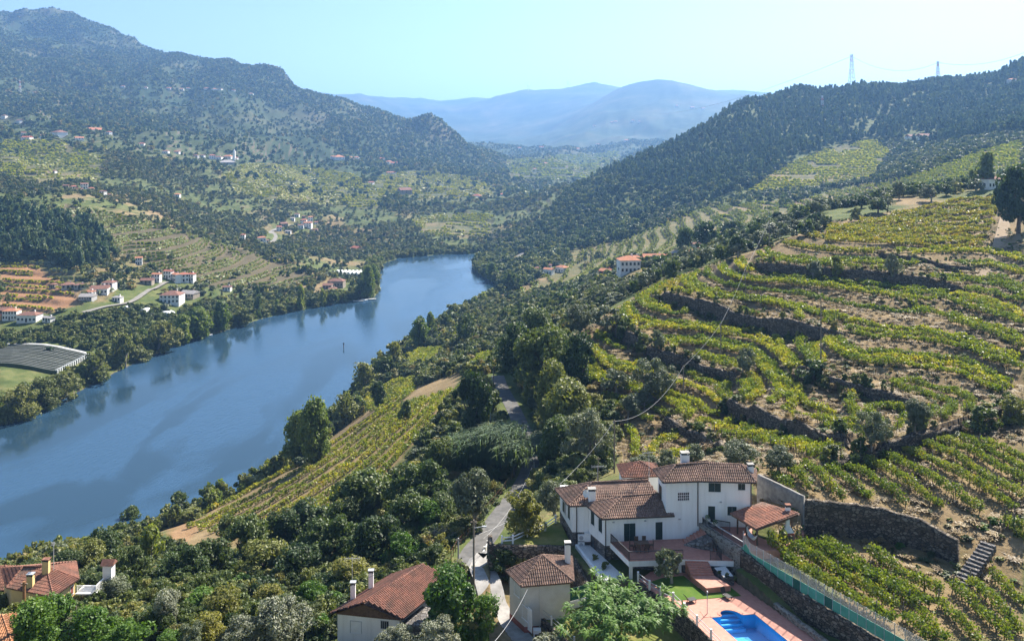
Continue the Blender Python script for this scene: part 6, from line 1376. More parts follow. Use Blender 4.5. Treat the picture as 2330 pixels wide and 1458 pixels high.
# near bank: undergrowth of the slope below the lane and round the oaks
woodA = [(-40,1320),(200,1255),(390,1245),(450,1290),(600,1255),(760,1178),(860,1135),(960,1020),(1045,855),(1125,850),(1145,900),(1165,960),(1185,1050),(1165,1105),(1110,1180),(1060,1250),(1040,1330),(1060,1458),(-40,1458)]
woodB = [(760,975),(900,800),(1000,725),(1150,665),(1290,650),(1370,690),(1290,765),(1320,860),(1400,945),(1390,1060),(1300,1120),(1230,1150),(1225,1055),(1195,970),(1150,880),(1045,850),(940,890),(860,930)]
ma = pxmask(woodA, 78, 215) + pxmask(woodB, 105, 520)
for pl in ([(-21,82.5),(-11,82),(-5,92.5),(-14,94)], [(-66,93),(-53,92),(-52,100),(-60,101)]): ma[inpoly(XG, YG, pl)] = 0
dl, _, _, _ = polydist(XG.ravel(), YG.ravel(), road_lines['lane'][0]); LANED = dl.reshape(H.shape); ma[LANED < 3.4] = 0
for poly, z in PADS: ma[inpoly(XG, YG, poly)] = 0
ma[inpoly(PXG, PYG, [(1040,1255),(1240,1240),(1240,1458),(1090,1458)]) & (YG < 112)] = 0
PLOTS = {'p1': [(935,778),(1003,724),(1050,732),(1038,772)], 'p2': [(898,812),(930,790),(1012,788),(985,832),(905,838)], 'p3': [(800,935),(850,885),(900,862),(960,852),(930,900),(865,938)], 'p4': [(1060,838),(1100,800),(1128,800),(1120,835)]}
for pl in PLOTS.values(): ma[inpoly(PXG, PYG, pl) & (YG > 180)] = 0
ma[inpoly(PXG, PYG, leftv) & (YG > 150)] = 0
NEARWOOD = ma
near_ = np.clip((220 - YG) / 60, 0, 1)
stuff('undergrowth', thin(scatter_c(ma * (YG < 160), 9000, 3, .7, 1500), 1.6), [('mixed', .6), ('bush', .2), ('darkbush', .2), ('scrub', .15)], 1, (2.0, 4.2), (1.4, 3.6), 'tangled scrub and small trees filling the slope below the lane', 'undergrowth')
stuff('scrub_bank', thin(scatter_c(ma * (YG >= 160), 9000, 3, .7, 1500), 2.4), [('mixed', .5), ('scrub', .3), ('bush', .2), ('olive', .1), ('yellow', .06)], 2, (2.2, 5.5), (1.6, 4.5), 'mixed scrub on the near bank between river and vineyard hill', 'undergrowth')
# slope between the near hill and the middle-distance terraces
mid = [(1290,655),(1400,600),(1540,600),(1640,560),(1700,500),(1850,430),(2080,440),(2250,410),(2290,445),(2050,480),(1760,560),(1640,590),(1500,640),(1390,700)]
mm = pxmask(mid, 235, 480)
stuff('olive_slope_scrub', thin(scatter_c(mm * np.clip(.7 + 2 * nz, 0, 1), 5000, 3), 4.2), [('olive', .5), ('mixed', .4), ('darkoak', .2)], 2, (3.5, 6.5), (2.8, 5.2), 'olive scrub on the shoulder behind the vineyard hill', 'undergrowth')
# right middle distance: strips between terraced vineyards
mr = ((XG / YG > -.01) & (YG > 330) & (YG < 1000) & (~vinemask) & (~WOODM) & (RSD > 2)).astype(float) * np.clip(.55 + 2.4 * nz, .15, 1)
stuff('hedge_scrub', thin(scatter_c(mr, 15000, 4), 5.0), [('mixed', .5), ('olive', .3), ('darkoak', .3)], 3, (3, 8), (2.5, 6.5), 'trees and scrub between the terraced vineyards of the right bank', 'undergrowth')
# right spur at the river bend
ms = pxmask([(1070,600),(1100,570),(1180,545),(1300,560),(1260,610),(1190,650),(1140,665),(1095,632)], 560, 900)
stuff('bend_wood', thin(scatter_c(ms, 2600, 6), 6.0), [('darkoak', .4), ('oak', .4), ('willow', .3), ('mixed', .3)], 2, (6, 12), (5, 10), 'wood along the inner bank of the river bend', 'forest')
# left bank: orchard on the flat, riverside willows, mottled slopes, forest on the ridges
orch = [(-20,800),(-20,735),(130,730),(230,700),(330,700),(450,690),(620,690),(690,665),(760,690),(700,705),(600,722),(520,745),(400,780),(280,832),(215,800),(120,775)]
stuff('orchard', thin(scatter_c(pxmask(orch, 330, 640) * (RSD > 6), 9000, 3), 3.9), [('oak', .6), ('bush', .5), ('willow', .1)], 2, (3.6, 5.6), (2.8, 4.4), 'green orchard on the flat left bank of the river', 'orchard')
mb = ((RSD < 13) & (RSD > 1.5) & (XG / YG < -.02) & (YG < 860)).astype(float)
stuff('riverside_thicket', thin(scatter_c(mb, 4000, 5), 4.0), [('willow', .7), ('bush', .3), ('poplar', .2)], 2, (4, 8), (3.2, 7.5), 'willow thicket lining the left river bank', 'thicket')
lb = ((XG / YG < .12) & (YG > 395) & (YG < 1250) & (RSD > 8) & (~WOODM)).astype(float)
dens = np.clip(.30 + 3.2 * nz, .05, 1) * np.where(vinemask, .006, 1) * np.where(inpoly(PXG, PYG, orch) & (YG < 640), .1, 1)
stuff('slope_trees', thin(scatter_c(lb * dens, 24000, 5), 4.8), [('mixed', .45), ('olive', .35), ('darkoak', .2), ('scrub', .4), ('yellow', .05)], 3, (2.4, 7.5), (2.0, 6.2), 'mixed trees and olive groves dotted over the left valley side', 'undergrowth')
pw = [(0,600),(0,480),(40,475),(110,500),(200,515),(245,560),(240,600),(180,615),(90,595)]
stuff('pine_copse', thin(scatter_c(pxmask(pw, 480, 760), 3000, 10), 6.0), [('pine', .8), ('darkoak', .4)], 2, (6, 10), (9, 15), 'dark pine copse above the red terraces on the left bank', 'forest')
fb = ((YG >= 1150) & (YG < 3700) & (~WOODM) & (XG / YG < .30)).astype(float)
forest = np.clip((nz2 + .05) * 7, 0.16, 1) * np.where(vinemask, .04, 1)
stuff('ridge_forest', thin(scatter_c(fb * forest, 75000, 9), 8.0), [('pine', .4), ('darkoak', .3), ('mixed', .5), ('scrub', .3)], 4, (5, 13), (3.5, 9.5), 'blue-green forest and heath on the high left ridges', 'forest')
print('scatter', round(time.time() - T0, 1))

# rough grass and weeds of the vineyard hill, shrubs along its walls
hv = pxmask(hillv, 84, 320); hv2 = np.where((YG < 112) & (XG > 24), .6, 1.0)
for poly, z in PADS[:2] + PADS[3:]: hv[inpoly(XG, YG, poly)] = 0
stuff('dry_grass', scatter_c(hv * (YG < 215) * hv2, 6000, 1.5, .7, 1500), [('tuft', 1)], 3, (.6, 1.5), (.25, .75), 'tufts of dry straw grass on the vineyard hill', 'grass')
stuff('weeds', scatter_c(hv * hv2 * np.clip(.4 + 3 * fbm(XG / 9, YG / 9, 3, 33), 0, 1), 2600, 1.5, .7, 1500), [('scrub', .6), ('bright', .3), ('mixed', .4)], 3, (.5, 1.5), (.25, .8), 'green weeds between the vine rows', 'weeds')
wp_ = []
for nm, (L3, hh) in wall_lines.items():
    L = resample(L3, .8); d = np.gradient(L[:, :2], axis=0); d /= np.linalg.norm(d, axis=1)[:, None]; nr = np.stack([d[:, 1], -d[:, 0]], 1)
    for q, n_r in zip(L, nr):
        for off in (-.4, .9, 1.5):
            if rng.random() < (.62 if nm in ('W5', 'W2') else .36): o_ = off + rng.normal(0, .3); wp_.append((q[0] + n_r[0] * o_, q[1] + n_r[1] * o_))
wp_ = np.array(wp_); wp_ = np.column_stack([wp_, ground(wp_[:, 0], wp_[:, 1])])
stuff('wall_shrubs', wp_, [('bush', .4), ('mixed', .4), ('scrub', .3), ('darkbush', .3), ('tuft', .3)], 2, (.8, 2.4), (.7, 2.3), 'shrubs and brambles growing along the terrace walls', 'shrubs')
# ------------------------------------------------------------------ vine rows of the near hill
simple('post_wood', (.16, .13, .10), (.26, .22, .18), 4, .9, .1)
def zA(*q): return [(1640 + x / 3.184, 1000 + y / 3.184) for x, y in q]
def zB(*q): return [(1730 + x / 3.24, 550 + y / 3.24) for x, y in q]
def zC(*q): return [(1250 + x / 3.24, 550 + y / 3.24) for x, y in q]
def zD(*q): return [(1630 + x / 3.24, 100 + y / 3.24) for x, y in q]
ORD = ['first', 'second', 'third', 'fourth', 'fifth', 'sixth', 'seventh', 'eighth', 'ninth', 'tenth', 'eleventh', 'twelfth', 'thirteenth', 'fourteenth', 'fifteenth', 'sixteenth', 'seventeenth', 'eighteenth', 'nineteenth', 'twentieth']
ORD += ['twenty-' + o for o in ORD[:9]] + ['thirtieth']
_post = MB(); _post.bar((0, 0, -.3), (0, 0, 1.75), .09); POST = _post.mesh('post'); POST.materials.append(MATS['post_wood'])
def vine_row(L, mat, label, group, dens=1.0, ht=1.75, gap=.12, wid=.38, posts=True, seed=0):
    """L: ground line (x, y, z) of the row"""
    rg = np.random.default_rng(seed); L = resample(L, .5)
    if len(L) < 3: return None
    s = np.concatenate([[0], np.cumsum(np.linalg.norm(np.diff(L[:, :2], axis=0), axis=1))]); tot = s[-1]; ym = L[:, 1].mean()
    per = 170 if ym < 108 else 135 if ym < 135 else 90 if ym < 180 else 60 if ym < 230 else 46
    size = .19 if ym < 108 else .22 if ym < 135 else .28 if ym < 180 else .34 if ym < 230 else .42
    n = int(tot * per * dens); t = rg.random(n) * tot
    vig = .70 + .62 * fbm(t / 2.6 + seed * 7.7, t * 0 + seed, 3, 90)                     # some vines stronger, some missing
    ok = vig > gap; t = t[ok]; vig = np.clip(vig[ok], .3, 1.15); n = len(t)
    x = np.interp(t, s, L[:, 0]); y = np.interp(t, s, L[:, 1]); z = ground(x, y)
    d = np.gradient(L[:, :2], axis=0); d /= np.linalg.norm(d, axis=1)[:, None]; dx = np.interp(t, s, d[:, 0]); dy = np.interp(t, s, d[:, 1])
    hz_ = rg.beta(1.7, 1.25, n); lat = rg.normal(0, wid, n) * (.55 + .75 * np.sin(np.clip(hz_, 0, 1) * 2.6))
    x = x - dy * lat; y = y + dx * lat; z = z + .28 + hz_ * (ht - .25) * vig + np.where(rg.random(n) < .05, rg.random(n) * .5, 0)
    c = np.stack([x, y, z], 1); o0 = np.array(L[len(L) // 2]); o0[2] = float(ground(o0[0], o0[1]))
    out_ = np.stack([-dy * np.sign(lat), dx * np.sign(lat), .5 + 0 * lat], 1)
    nr = out_ * .6 + rg.normal(size=(n, 3)) * .6; nr /= np.linalg.norm(nr, axis=1)[:, None]
    a = np.cross(nr, rg.normal(size=(n, 3))); a /= np.linalg.norm(a, axis=1)[:, None]; b = np.cross(nr, a); sz = size * (.6 + .8 * rg.random(n))[:, None]
    c -= o0
    q = np.stack([c - a * sz * .6, c - b * sz * .5, c + a * sz * .6, c + b * sz * .5], 1)
    e = empty('vine_row', tuple(o0), label, 'vine row', group)
    me = quadmesh('vine_foliage', q); me.materials.append(MATS[mat])
    f = bpy.data.objects.new('foliage', me); COL.objects.link(f); f.parent = e
    st = MB()
    for ss in np.arange(.5, tot, 1.1 if ym < 130 else 1.75):
        if .70 + .62 * float(fbm(np.array([ss / 2.6 + seed * 7.7]), np.array([float(seed)]), 3, 90)[0]) < gap: continue
        xx, yy = np.interp(ss, s, L[:, 0]), np.interp(ss, s, L[:, 1]); zz = float(ground(xx, yy))
        st.bar((xx - o0[0], yy - o0[1], zz - o0[2] - .1), (xx - o0[0] + rg.normal(0, .06), yy - o0[1] + rg.normal(0, .06), zz - o0[2] + .8), .07)
    if st.v:
        stm = st.mesh('vine_stems'); stm.materials.append(MATS['bark']); so_ = bpy.data.objects.new('stems', stm); COL.objects.link(so_); so_.parent = e; so_['kind'] = 'stuff'
    if posts and ym < 230:
        for ss in np.arange(0, tot + .1, 7.0 if ym < 150 else 10.0):
            xx, yy = np.interp(ss, s, L[:, 0]), np.interp(ss, s, L[:, 1])
            po = bpy.data.objects.new('post', POST); COL.objects.link(po); po.parent = e; po.location = (xx - o0[0], yy - o0[1], float(ground(xx, yy)) - o0[2]); po.rotation_euler = (rg.normal(0, .04), rg.normal(0, .04), 0)
    return e
def row_line(pts, y0=78, y1=330, lift=.7):
    out_ = []
    for px, py in pts:
        g = cast(px, py, y0, y1); g = cast(px, py + lift * F / g[1], y0, y1); out_.append(g)
    sm = smooth([g[:2] for g in out_], 2)
    return [(p[0], p[1], float(ground(p[0], p[1]))) for p in sm]
ROWS = {
 'upper plot': ('vine_dark', 'vine row {o} from the white house on the terrace above the big shaded wall', 'vine rows above the big wall', [
   zA((370,235),(510,350)), zA((480,195),(640,350)), zA((600,155),(740,280),(890,430)), zA((720,150),(900,280),(1090,420)), zA((870,105),(1100,270),(1340,455)), zA((1010,100),(1180,200),(1440,370),(1610,470)),
   zA((1160,80),(1400,200),(1600,330),(1900,510)), zA((1310,50),(1560,170),(1800,280),(2130,480)), zA((1470,30),(1750,150),(1980,290),(2197,420)), zA((1560,0),(1900,130),(2197,290)), zA((1740,0),(2000,90),(2197,210)), zA((1880,10),(2197,140)), zA((2060,560),(2197,700)), zA((2130,600),(2197,640))]),
 'lower plot': ('vine_dark', 'dense vine row {o} from the green screen fence in the plot above the pool', 'vine rows in the walled plot above the pool', [
   zA((340,740),(500,850),(700,990),(960,1150),(1250,1310)), zA((430,710),(600,810),(800,920),(1060,1080),(1280,1210)), zA((560,690),(740,800),(900,900),(1200,1060),(1420,1190)), zA((740,730),(1000,900),(1260,1040),(1520,1180)), zA((1080,820),(1350,1000),(1610,1100))]),
 'corner plot': ('vine_dark', 'vine row {o} from the fence below the stone steps', 'vine rows below the stone steps', [
   zA((1320,1250),(1500,1420)), zA((1450,1250),(1640,1450)), zA((1580,1160),(1880,1450)), zA((1680,1050),(1900,1250),(2100,1440)), zA((1810,1010),(2000,1190),(2170,1380)), zA((1970,980),(2197,1180))]),
 'spur': ('vine_green', 'vine row {o} from the top on the broad spur with the single pole', 'vine rows on the spur', [
   zB((900,540),(1080,640),(1280,720),(1550,800),(1780,890),(1940,1000)), zB((740,600),(950,700),(1150,800),(1280,850),(1450,920),(1680,1040)), zB((660,680),(870,790),(1010,860),(1100,940),(1200,960)), zB((850,890),(1000,1000),(1260,1070)), zB((160,1020),(430,1090),(740,1180),(1080,1200),(1200,1210)), zB((80,1140),(280,1230),(560,1330),(700,1390)), zB((400,1190),(600,1240),(780,1290)), zB((0,1370),(250,1450))]),
 'right flank': ('vine_dark', 'thick vine row {o} down the earth banks below the dirt track', 'vine rows on the earth banks', [
   zB((1690,250),(1940,320)), zB((1510,330),(1720,370),(1940,430)), zB((1270,390),(1450,440),(1700,510),(1940,600)), zB((1100,430),(1350,530),(1600,590),(1850,660),(1940,740)), zB((1390,570),(1700,660),(1940,780))]),
 'shoulder': ('vine_green', 'vine row {o} from the top on the terraces under the shrubby wall', 'vine rows under the shrubby wall', [
   zB((370,300),(700,310),(1000,330),(1200,370)), zB((370,345),(700,350),(1000,370)), zB((370,390),(600,400),(900,410),(1100,390)), zB((440,460),(650,450),(900,460)), zB((440,500),(650,490),(900,500)), zB((500,560),(750,570),(880,545))]),
 'crest terrace': ('vine_green', 'vine row {o} from the crest on the terrace by the wire pole', 'vine rows by the wire pole', [
   zC((910,290),(1050,230),(1380,170)), zC((1210,210),(1450,300),(1520,310)), zC((1220,260),(1500,300),(1790,360)), zC((980,320),(1170,270),(1400,330),(1640,370),(1800,400)), zC((1000,350),(1200,330),(1450,390),(1700,440)), zC((1060,360),(1300,400),(1560,460),(1660,500))]),
 'bowl': ('vine_green', 'vine row {o} down in the curved bowl of terraces left of the wire', 'vine rows of the curved bowl', [
   zC((620,450),(760,470),(1000,530),(1180,590),(1300,600),(1480,650),(1670,690)), zC((610,490),(800,560),(930,590),(1130,640),(1320,690)), zC((640,540),(800,600),(940,660),(1100,700),(1300,720),(1500,760)), zC((920,740),(1100,740),(1280,790),(1400,800)), zC((1000,790),(1200,830),(1340,860)),
   zC((430,540),(370,620),(360,670),(450,760),(600,840),(720,890),(900,950),(1170,1030)), zC((330,590),(265,640),(260,700),(330,780),(420,830)), zC((210,770),(310,850),(350,870),(440,920)), zC((460,850),(600,900),(690,940)), zC((870,990),(1000,1050),(1100,1090))]),
 'front terraces': ('vine_green', 'vine row {o} on the pale grassy terraces above the olive trees', 'vine rows of the front terraces', [
   zC((1400,990),(1250,1040),(1120,1100)), zC((1830,790),(1700,870),(1570,970)), zC((1820,830),(1740,900),(1650,1000)), zC((1660,1020),(1800,1060),(1940,1110)), zC((1190,1190),(1250,1290),(1400,1360),(1560,1400),(1750,1450)), zC((830,1210),(700,1290),(700,1370),(820,1450)), zC((520,1340),(560,1420),(600,1450)), zC((1480,1100),(1600,1150),(1680,1170)), zC((900,1200),(870,1290))]),
 'upper terrace': ('vine_autumn', 'vine row {o} from below in the top vineyard above the shrubby wall', 'vine rows of the top vineyard edge', [
   zB((1080,170),(1400,200),(1590,210)), zB((150,30),(400,70),(700,110),(940,140)), zB((1450,110),(1690,160)), zB((500,0),(900,30),(1200,60),(1430,110))]),
}
for nm in ('spur', 'shoulder', 'crest terrace', 'bowl', 'front terraces', 'upper terrace'): ROWS.pop(nm)
k = 0; ROWLINES = []
for nm, (mat, lab, grp, rows) in ROWS.items():
    for i, pts in enumerate(rows):
        k += 1
        L = row_line(pts, 52, 330); ROWLINES.append(L)
        vine_row(L, mat, lab.format(o=ORD[i]), grp, seed=k, dens=1.25 if nm == 'lower plot' else 1.0, gap=.05, wid=.28 if nm != 'right flank' else .36, ht=1.95 if nm in ('right flank', 'lower plot') else 1.75)
def between(A, B, n):
    A = resample([(x, y, 0) for x, y in A], 8); B = resample([(x, y, 0) for x, y in B], 8); out_ = []
    ia = np.linspace(0, 1, 9)
    f = lambda L: np.stack([np.interp(ia, np.linspace(0, 1, len(L)), L[:, c]) for c in (0, 1)], 1)
    a, b = f(A), f(B)
    for i in range(n): out_.append((a + (b - a) * i / (n - 1)).tolist())
    return out_
top = between(zD((820,1375),(1220,1285),(1590,1195),(1780,1145),(2120,1112)), zB((480,-15),(900,5),(1200,20),(1440,40),(1640,20)), 11)
for i, pts in enumerate(top):
    k += 1; L = row_line(pts, 180, 330); ROWLINES.append(L); vine_row(L, 'vine_autumn', f'orange-tinged vine row {ORD[i]} from the crest in the top vineyard', 'autumn vine rows of the top vineyard', seed=k, gap=.15, posts=False)
left = between([(400,1192),(500,1150),(640,1075),(740,1020),(820,962),(890,925)], [(600,1240),(715,1182),(800,1122),(880,1068),(930,1005),(1005,938),(1045,880)], 9)
for i, pts in enumerate(left):
    k += 1; vine_row(row_line(pts, 140, 290), 'vine_green', f'vine row {ORD[i]} from the river in the sunny vineyard below the lane', 'vine rows below the lane', seed=k, gap=.06, posts=False, wid=.30, ht=1.9)
print('vines', k, round(time.time() - T0, 1))

for nm, A, B, n, lab in (('p1', [(942,776),(975,750),(1005,728)], [(1034,770),(1040,752),(1047,735)], 9, 'fanned riverside plot with the dark hedge'), ('p2', [(900,832),(915,815),(932,794)], [(985,828),(998,808),(1010,791)], 9, 'riverside plot below the dark hedge'), ('p3', [(806,934),(850,890),(905,863)], [(865,936),(925,900),(958,856)], 6, 'steep riverside plot behind the poplars'), ('p4', [(1064,836),(1100,803)], [(1116,832),(1124,804)], 5, 'little plot left of the oaks')):
    for i, pts in enumerate(between(A, B, n)):
        k += 1; vine_row(row_line(pts, 190, 520), 'vine_green', f'vine row {ORD[i]} from the left in the {lab}', 'vine rows of the riverside plots', seed=k, gap=.03, posts=False, wid=.5, ht=2.0)
# ------------------------------------------------------------------ rows that follow the contours
def contours(Z, xs, ys, level):
    """polylines of Z == level on a regular grid (marching squares)"""
    A = Z > level; segs = {}
    def e(kind, i, j):
        if kind == 0: a, b = Z[i, j], Z[i, j + 1]; t = (level - a) / (b - a); return (xs[j] + (xs[j + 1] - xs[j]) * t, ys[i])
        a, b = Z[i, j], Z[i + 1, j]; t = (level - a) / (b - a); return (xs[j], ys[i] + (ys[i + 1] - ys[i]) * t)
    code = A[:-1, :-1] * 1 + A[:-1, 1:] * 2 + A[1:, 1:] * 4 + A[1:, :-1] * 8
    tab = {1: [(3, 0)], 2: [(0, 1)], 3: [(3, 1)], 4: [(1, 2)], 5: [(3, 0), (1, 2)], 6: [(0, 2)], 7: [(3, 2)], 8: [(2, 3)], 9: [(0, 2)], 10: [(0, 1), (2, 3)], 11: [(1, 2)], 12: [(1, 3)], 13: [(0, 1)], 14: [(0, 3)]}
    key = lambda s, i, j: (0, i, j) if s == 0 else (1, i, j + 1) if s == 1 else (0, i + 1, j) if s == 2 else (1, i, j)
    adj = {}
    for i, j in zip(*np.nonzero((code > 0) & (code < 15))):
        for a, b in tab[int(code[i, j])]:
            ka, kb = key(a, i, j), key(b, i, j); adj.setdefault(ka, []).append(kb); adj.setdefault(kb, []).append(ka)
    used = set(); out_ = []
    for start in [k for k, v in adj.items() if len(v) == 1] + list(adj):
        if start in used: continue
        line = [start]; used.add(start); cur = start
        while True:
            nx_ = [k for k in adj[cur] if k not in used]
            if not nx_: break
            cur = nx_[0]; used.add(cur); line.append(cur)
        if len(line) > 3: out_.append([e(*k) for k in line])
    return out_
def ordn(i):
    n = i + 1; return f"{n}{'th' if 10 <= n % 100 <= 20 else {1: 'st', 2: 'nd', 3: 'rd'}.get(n % 10, 'th')}"
def split_ok(line, ok, minlen):
    """pieces of the line where ok holds"""
    out_ = []; cur = []
    for p, o in zip(line, ok):
        if o: cur.append(p)
        else:
            if len(cur) > 2: out_.append(cur)
            cur = []
    if len(cur) > 2: out_.append(cur)
    return [c for c in out_ if sum(math.dist(a, b) for a, b in zip(c[:-1], c[1:])) > minlen]
# near vineyard hill: more rows between the traced ones
hz_poly = [(1330,790),(1400,715),(1500,650),(1700,590),(1740,575),(1900,505),(2270,450),(2262,560),(2330,590),(2330,870),(2250,930),(2000,1000),(1860,1050),(1700,1010),(1560,1050),(1430,1050),(1420,960),(1345,870)]
xs = np.arange(0, 190, 1.0); ys = np.arange(108, 300, 1.0); XX, YY = np.meshgrid(xs, ys); ZZ = sample(HTERR, XX, YY)
rowpts = np.array([q for L in ROWLINES for q in resample([(p[0], p[1], 0) for p in L], 1.0)[:, :2]])
wallpts = np.array([q[:2] for L3, hh in wall_lines.values() for q in resample(L3, 1.0)])
def mind(P_, Q): return np.sqrt(((P_[:, None] - Q[None]) ** 2).sum(-1)).min(1)
cnt = 0; CROWS = []
for lev in np.sort(np.concatenate([np.arange(50.16, 92, 1.7), np.arange(50.62, 92, 1.7), np.arange(51.08, 70, 1.7)])):
    for line in contours(ZZ, xs, ys, lev):
        L = resample([(p[0], p[1], 0) for p in line], 1.0)[:, :2]
        if len(L) < 8: continue
        pz = ground(L[:, 0], L[:, 1]); px_, py_ = pix(L[:, 0], L[:, 1], pz)
        ok = inpoly(px_, py_, hz_poly) & (mind(L, rowpts) > 1.25) & (mind(L, wallpts) > 1.5) & seen(L[:, 0], L[:, 1], pz, 1.5) & (rng.random() < .97)
        for c in split_ok([tuple(p) for p in L], ok, 4.0):
            c = smooth(c[::3] + [c[-1]], 1) if len(c) > 6 else c
            cnt += 1; ym = np.mean([p[1] for p in c])
            CROWS.append((c, ym))
CROWS.sort(key=lambda t: t[1])
for cnt, (c, ym) in enumerate(CROWS):
    vine_row([(p[0], p[1], 0) for p in c], 'vine_autumn' if ym > 228 else ('vine_green' if rng.random() < .6 else 'vine_dark'), f'contour vine row between the main rows, {ordn(cnt)} up the vineyard hill', 'contour vine rows of the vineyard hill', seed=500 + cnt, gap=.0, posts=ym < 150, wid=.33)
print('contour rows', cnt, round(time.time() - T0, 1))
# middle-distance terraces: one mass of rows per field
def strip_mass(name, field, step_lv, mat, hh, wd, label, res, skip=0.1):
    poly, y0, y1, st = FIELDS[field]
    m_ = inpoly(PXG, PYG, poly) & (YG > y0) & (YG < y1)
    if not m_.any(): return
    xs = np.arange(XG[m_].min(), XG[m_].max(), res); ys = np.arange(YG[m_].min(), YG[m_].max(), res)
    if len(xs) < 4 or len(ys) < 4: return
    XX, YY = np.meshgrid(xs, ys); ZZ = sample(H, XX, YY); ZZ = ZZ + .12 * fbm(XX / 9, YY / 9, 2, 12); V = []; nq = 0
    z0, z1_ = H[m_].min(), H[m_].max()
    for lev in np.arange(z0, z1_, step_lv):
        for line in contours(ZZ, xs, ys, lev):
            L = resample([(p[0], p[1], 0) for p in line], res * .8)[:, :2]; pz = ground(L[:, 0], L[:, 1]); px_, py_ = pix(L[:, 0], L[:, 1], pz)
            ok = inpoly(px_, py_, poly) & seen(L[:, 0], L[:, 1], pz, 2.0) & (fbm(L[:, 0] / 14, L[:, 1] / 14, 2, 77) > -.42 + skip)
            for c in split_ok([tuple(p) for p in L], ok, res * 2):
                c = np.array(c); n = len(c); k = max(1, int(4 * 1))
                for rep in range(k):
                    jt = rng.normal(0, wd * .35, (n, 2)); b = c + jt; zz = ground(b[:, 0], b[:, 1]) + hh * (.25 + .75 * rng.random(n))
                    d = np.gradient(c, axis=0); d /= np.linalg.norm(d, axis=1)[:, None] + 1e-9; ln = res * .55; tilt = rng.normal(0, .5, n)
                    up_ = np.stack([-d[:, 1] * np.sin(tilt), d[:, 0] * np.sin(tilt), np.cos(tilt)], 1) * (hh * .42); al_ = np.stack([d[:, 0], d[:, 1], 0 * zz], 1) * ln * .7
                    ce = np.stack([b[:, 0], b[:, 1], zz], 1); V.append(np.stack([ce - al_ - up_, ce + al_ - up_, ce + al_ * .8 + up_, ce - al_ * .8 + up_], 1))
    if not V: return
    q = np.concatenate(V); me = quadmesh(name, q); o = obj(name, me, None, MATS[mat]); tag(o, label, 'vineyard', kind='stuff'); return len(q)
tot = 0
for f, lv, mat, hh, wd, lab, res in (
    ('right_spur', 1.15, 'vine_green', 1.7, .8, 'striped vine terraces on the spur behind the white houses', 3.0), ('right_back', 1.2, 'vine_green', 1.7, .9, 'vine terraces on the slope below the right-hand pine hill', 3.0), ('right_glen', 1.6, 'vine_green', 1.9, 1.0, 'fan-shaped vine terraces in the glen of the pine hill', 4.0),
    ('right_mid', 1.0, 'vine_green', 1.7, .8, 'vine rows on the shoulder behind the crest belt', 2.6), ('left_hill', 1.47, 'vine_dark', 1.6, .6, 'dark striped vine terraces on the hill above the left bank', 3.0), ('left_flank', 2.1, 'vine_green', 2.2, 1.4, 'terraced fields below the church village', 5.0), ('left_saddle', 2.1, 'vine_green', 2.2, 1.4, 'terraced fields on the rounded saddle left of centre', 5.0),
    ('mid_knoll', 1.6, 'vine_green', 1.9, 1.0, 'little vine terraces above the far end of the river', 4.5), ('valley_floor', 3.5, 'vine_green', 3.0, 3.0, 'pale terraced fields on the valley floor', 9.0), ('left_red', 1.6, 'vine_green', 1.2, .6, 'thin green vine lines on the red earth terraces', 2.4), ('left_olive', 2.4, 'leaf_olive', 2.4, 1.4, 'rows of small olives on dry stone terraces at the left', 3.0), ('left_top', 2.4, 'vine_green', 2.2, 1.4, 'terraced plots below the upper left village', 5.0), ('right_low', 1.6, 'vine_autumn', 1.6, .8, 'brown terraced plot at the foot of the pine hill', 3.5)):
    tot += strip_mass('vine_terraces', f, lv, mat, hh, wd, lab, res) or 0
print('strips', tot, round(time.time() - T0, 1))
# ------------------------------------------------------------------ trees and shrubs one by one: (kind, column, top row, foot row, width) in the photograph
def T(items, name, phrase, group, y0, y1, cat='tree'):
    items = sorted(items, key=lambda t: t[1]); n = len(items)
    for i, (k, cx, tp, bt, w_) in enumerate(items):
        g = cast(cx, bt, y0, y1); s = g[1] / F
        kw = {'oak': 'green', 'darkoak': 'dark', 'olive': 'grey-green', 'grey_olive': 'silvery', 'poplar': 'yellow-green', 'bright': 'bright green', 'yellow': 'yellowish', 'willow': 'soft green', 'bush': 'green', 'darkbush': 'dark', 'reed': 'feathery', 'cypress': 'dark', 'pine': 'dark', 'stonepine': 'dark'}[k]
        nm_ = {'oak': 'oak_tree', 'darkoak': 'oak_tree', 'olive': 'olive_tree', 'grey_olive': 'olive_tree', 'poplar': 'poplar_tree', 'willow': 'willow_tree', 'cypress': 'cypress_tree', 'reed': 'reed_clump', 'bright': 'leafy_tree', 'yellow': 'leafy_tree', 'bush': 'shrub', 'darkbush': 'shrub'}[k]
        lab = f'{kw} {nm_.replace("_", " ")}, {ORD[i]} plant from the left {phrase}' if n > 1 else f'{kw} {nm_.replace("_", " ")} {phrase}'
        plant(k, g, max(1.0, w_ * s), max(1.0, (bt - tp) * s), nm_, lab, cat, group)
T([('willow',35,868,955,95),('willow',95,858,930,80),('willow',150,845,905,80),('willow',215,800,868,75),('willow',285,757,838,62),('willow',320,790,826,50),('willow',362,735,800,58),('poplar',415,715,784,62),('poplar',452,700,772,70),('poplar',505,688,752,62),('willow',545,705,742,45)], 'riverside_tree', 'on the left bank', 'trees on the left bank', 280, 520)
T([('cypress',586,657,722,26),('poplar',683,655,706,28),('poplar',735,652,697,26),('oak',757,664,694,28),('oak',780,662,690,24),('poplar',838,612,680,44),('poplar',850,598,650,40),('oak',820,640,685,36)], 'bank_tree', 'along the far stretch of the left bank', 'trees on the far left bank', 460, 720)
T([('poplar',684,925,1056,96),('poplar',718,906,1050,104)], 'poplar_tree', 'in the tall pair standing before the river', 'tall poplars before the river', 215, 300)
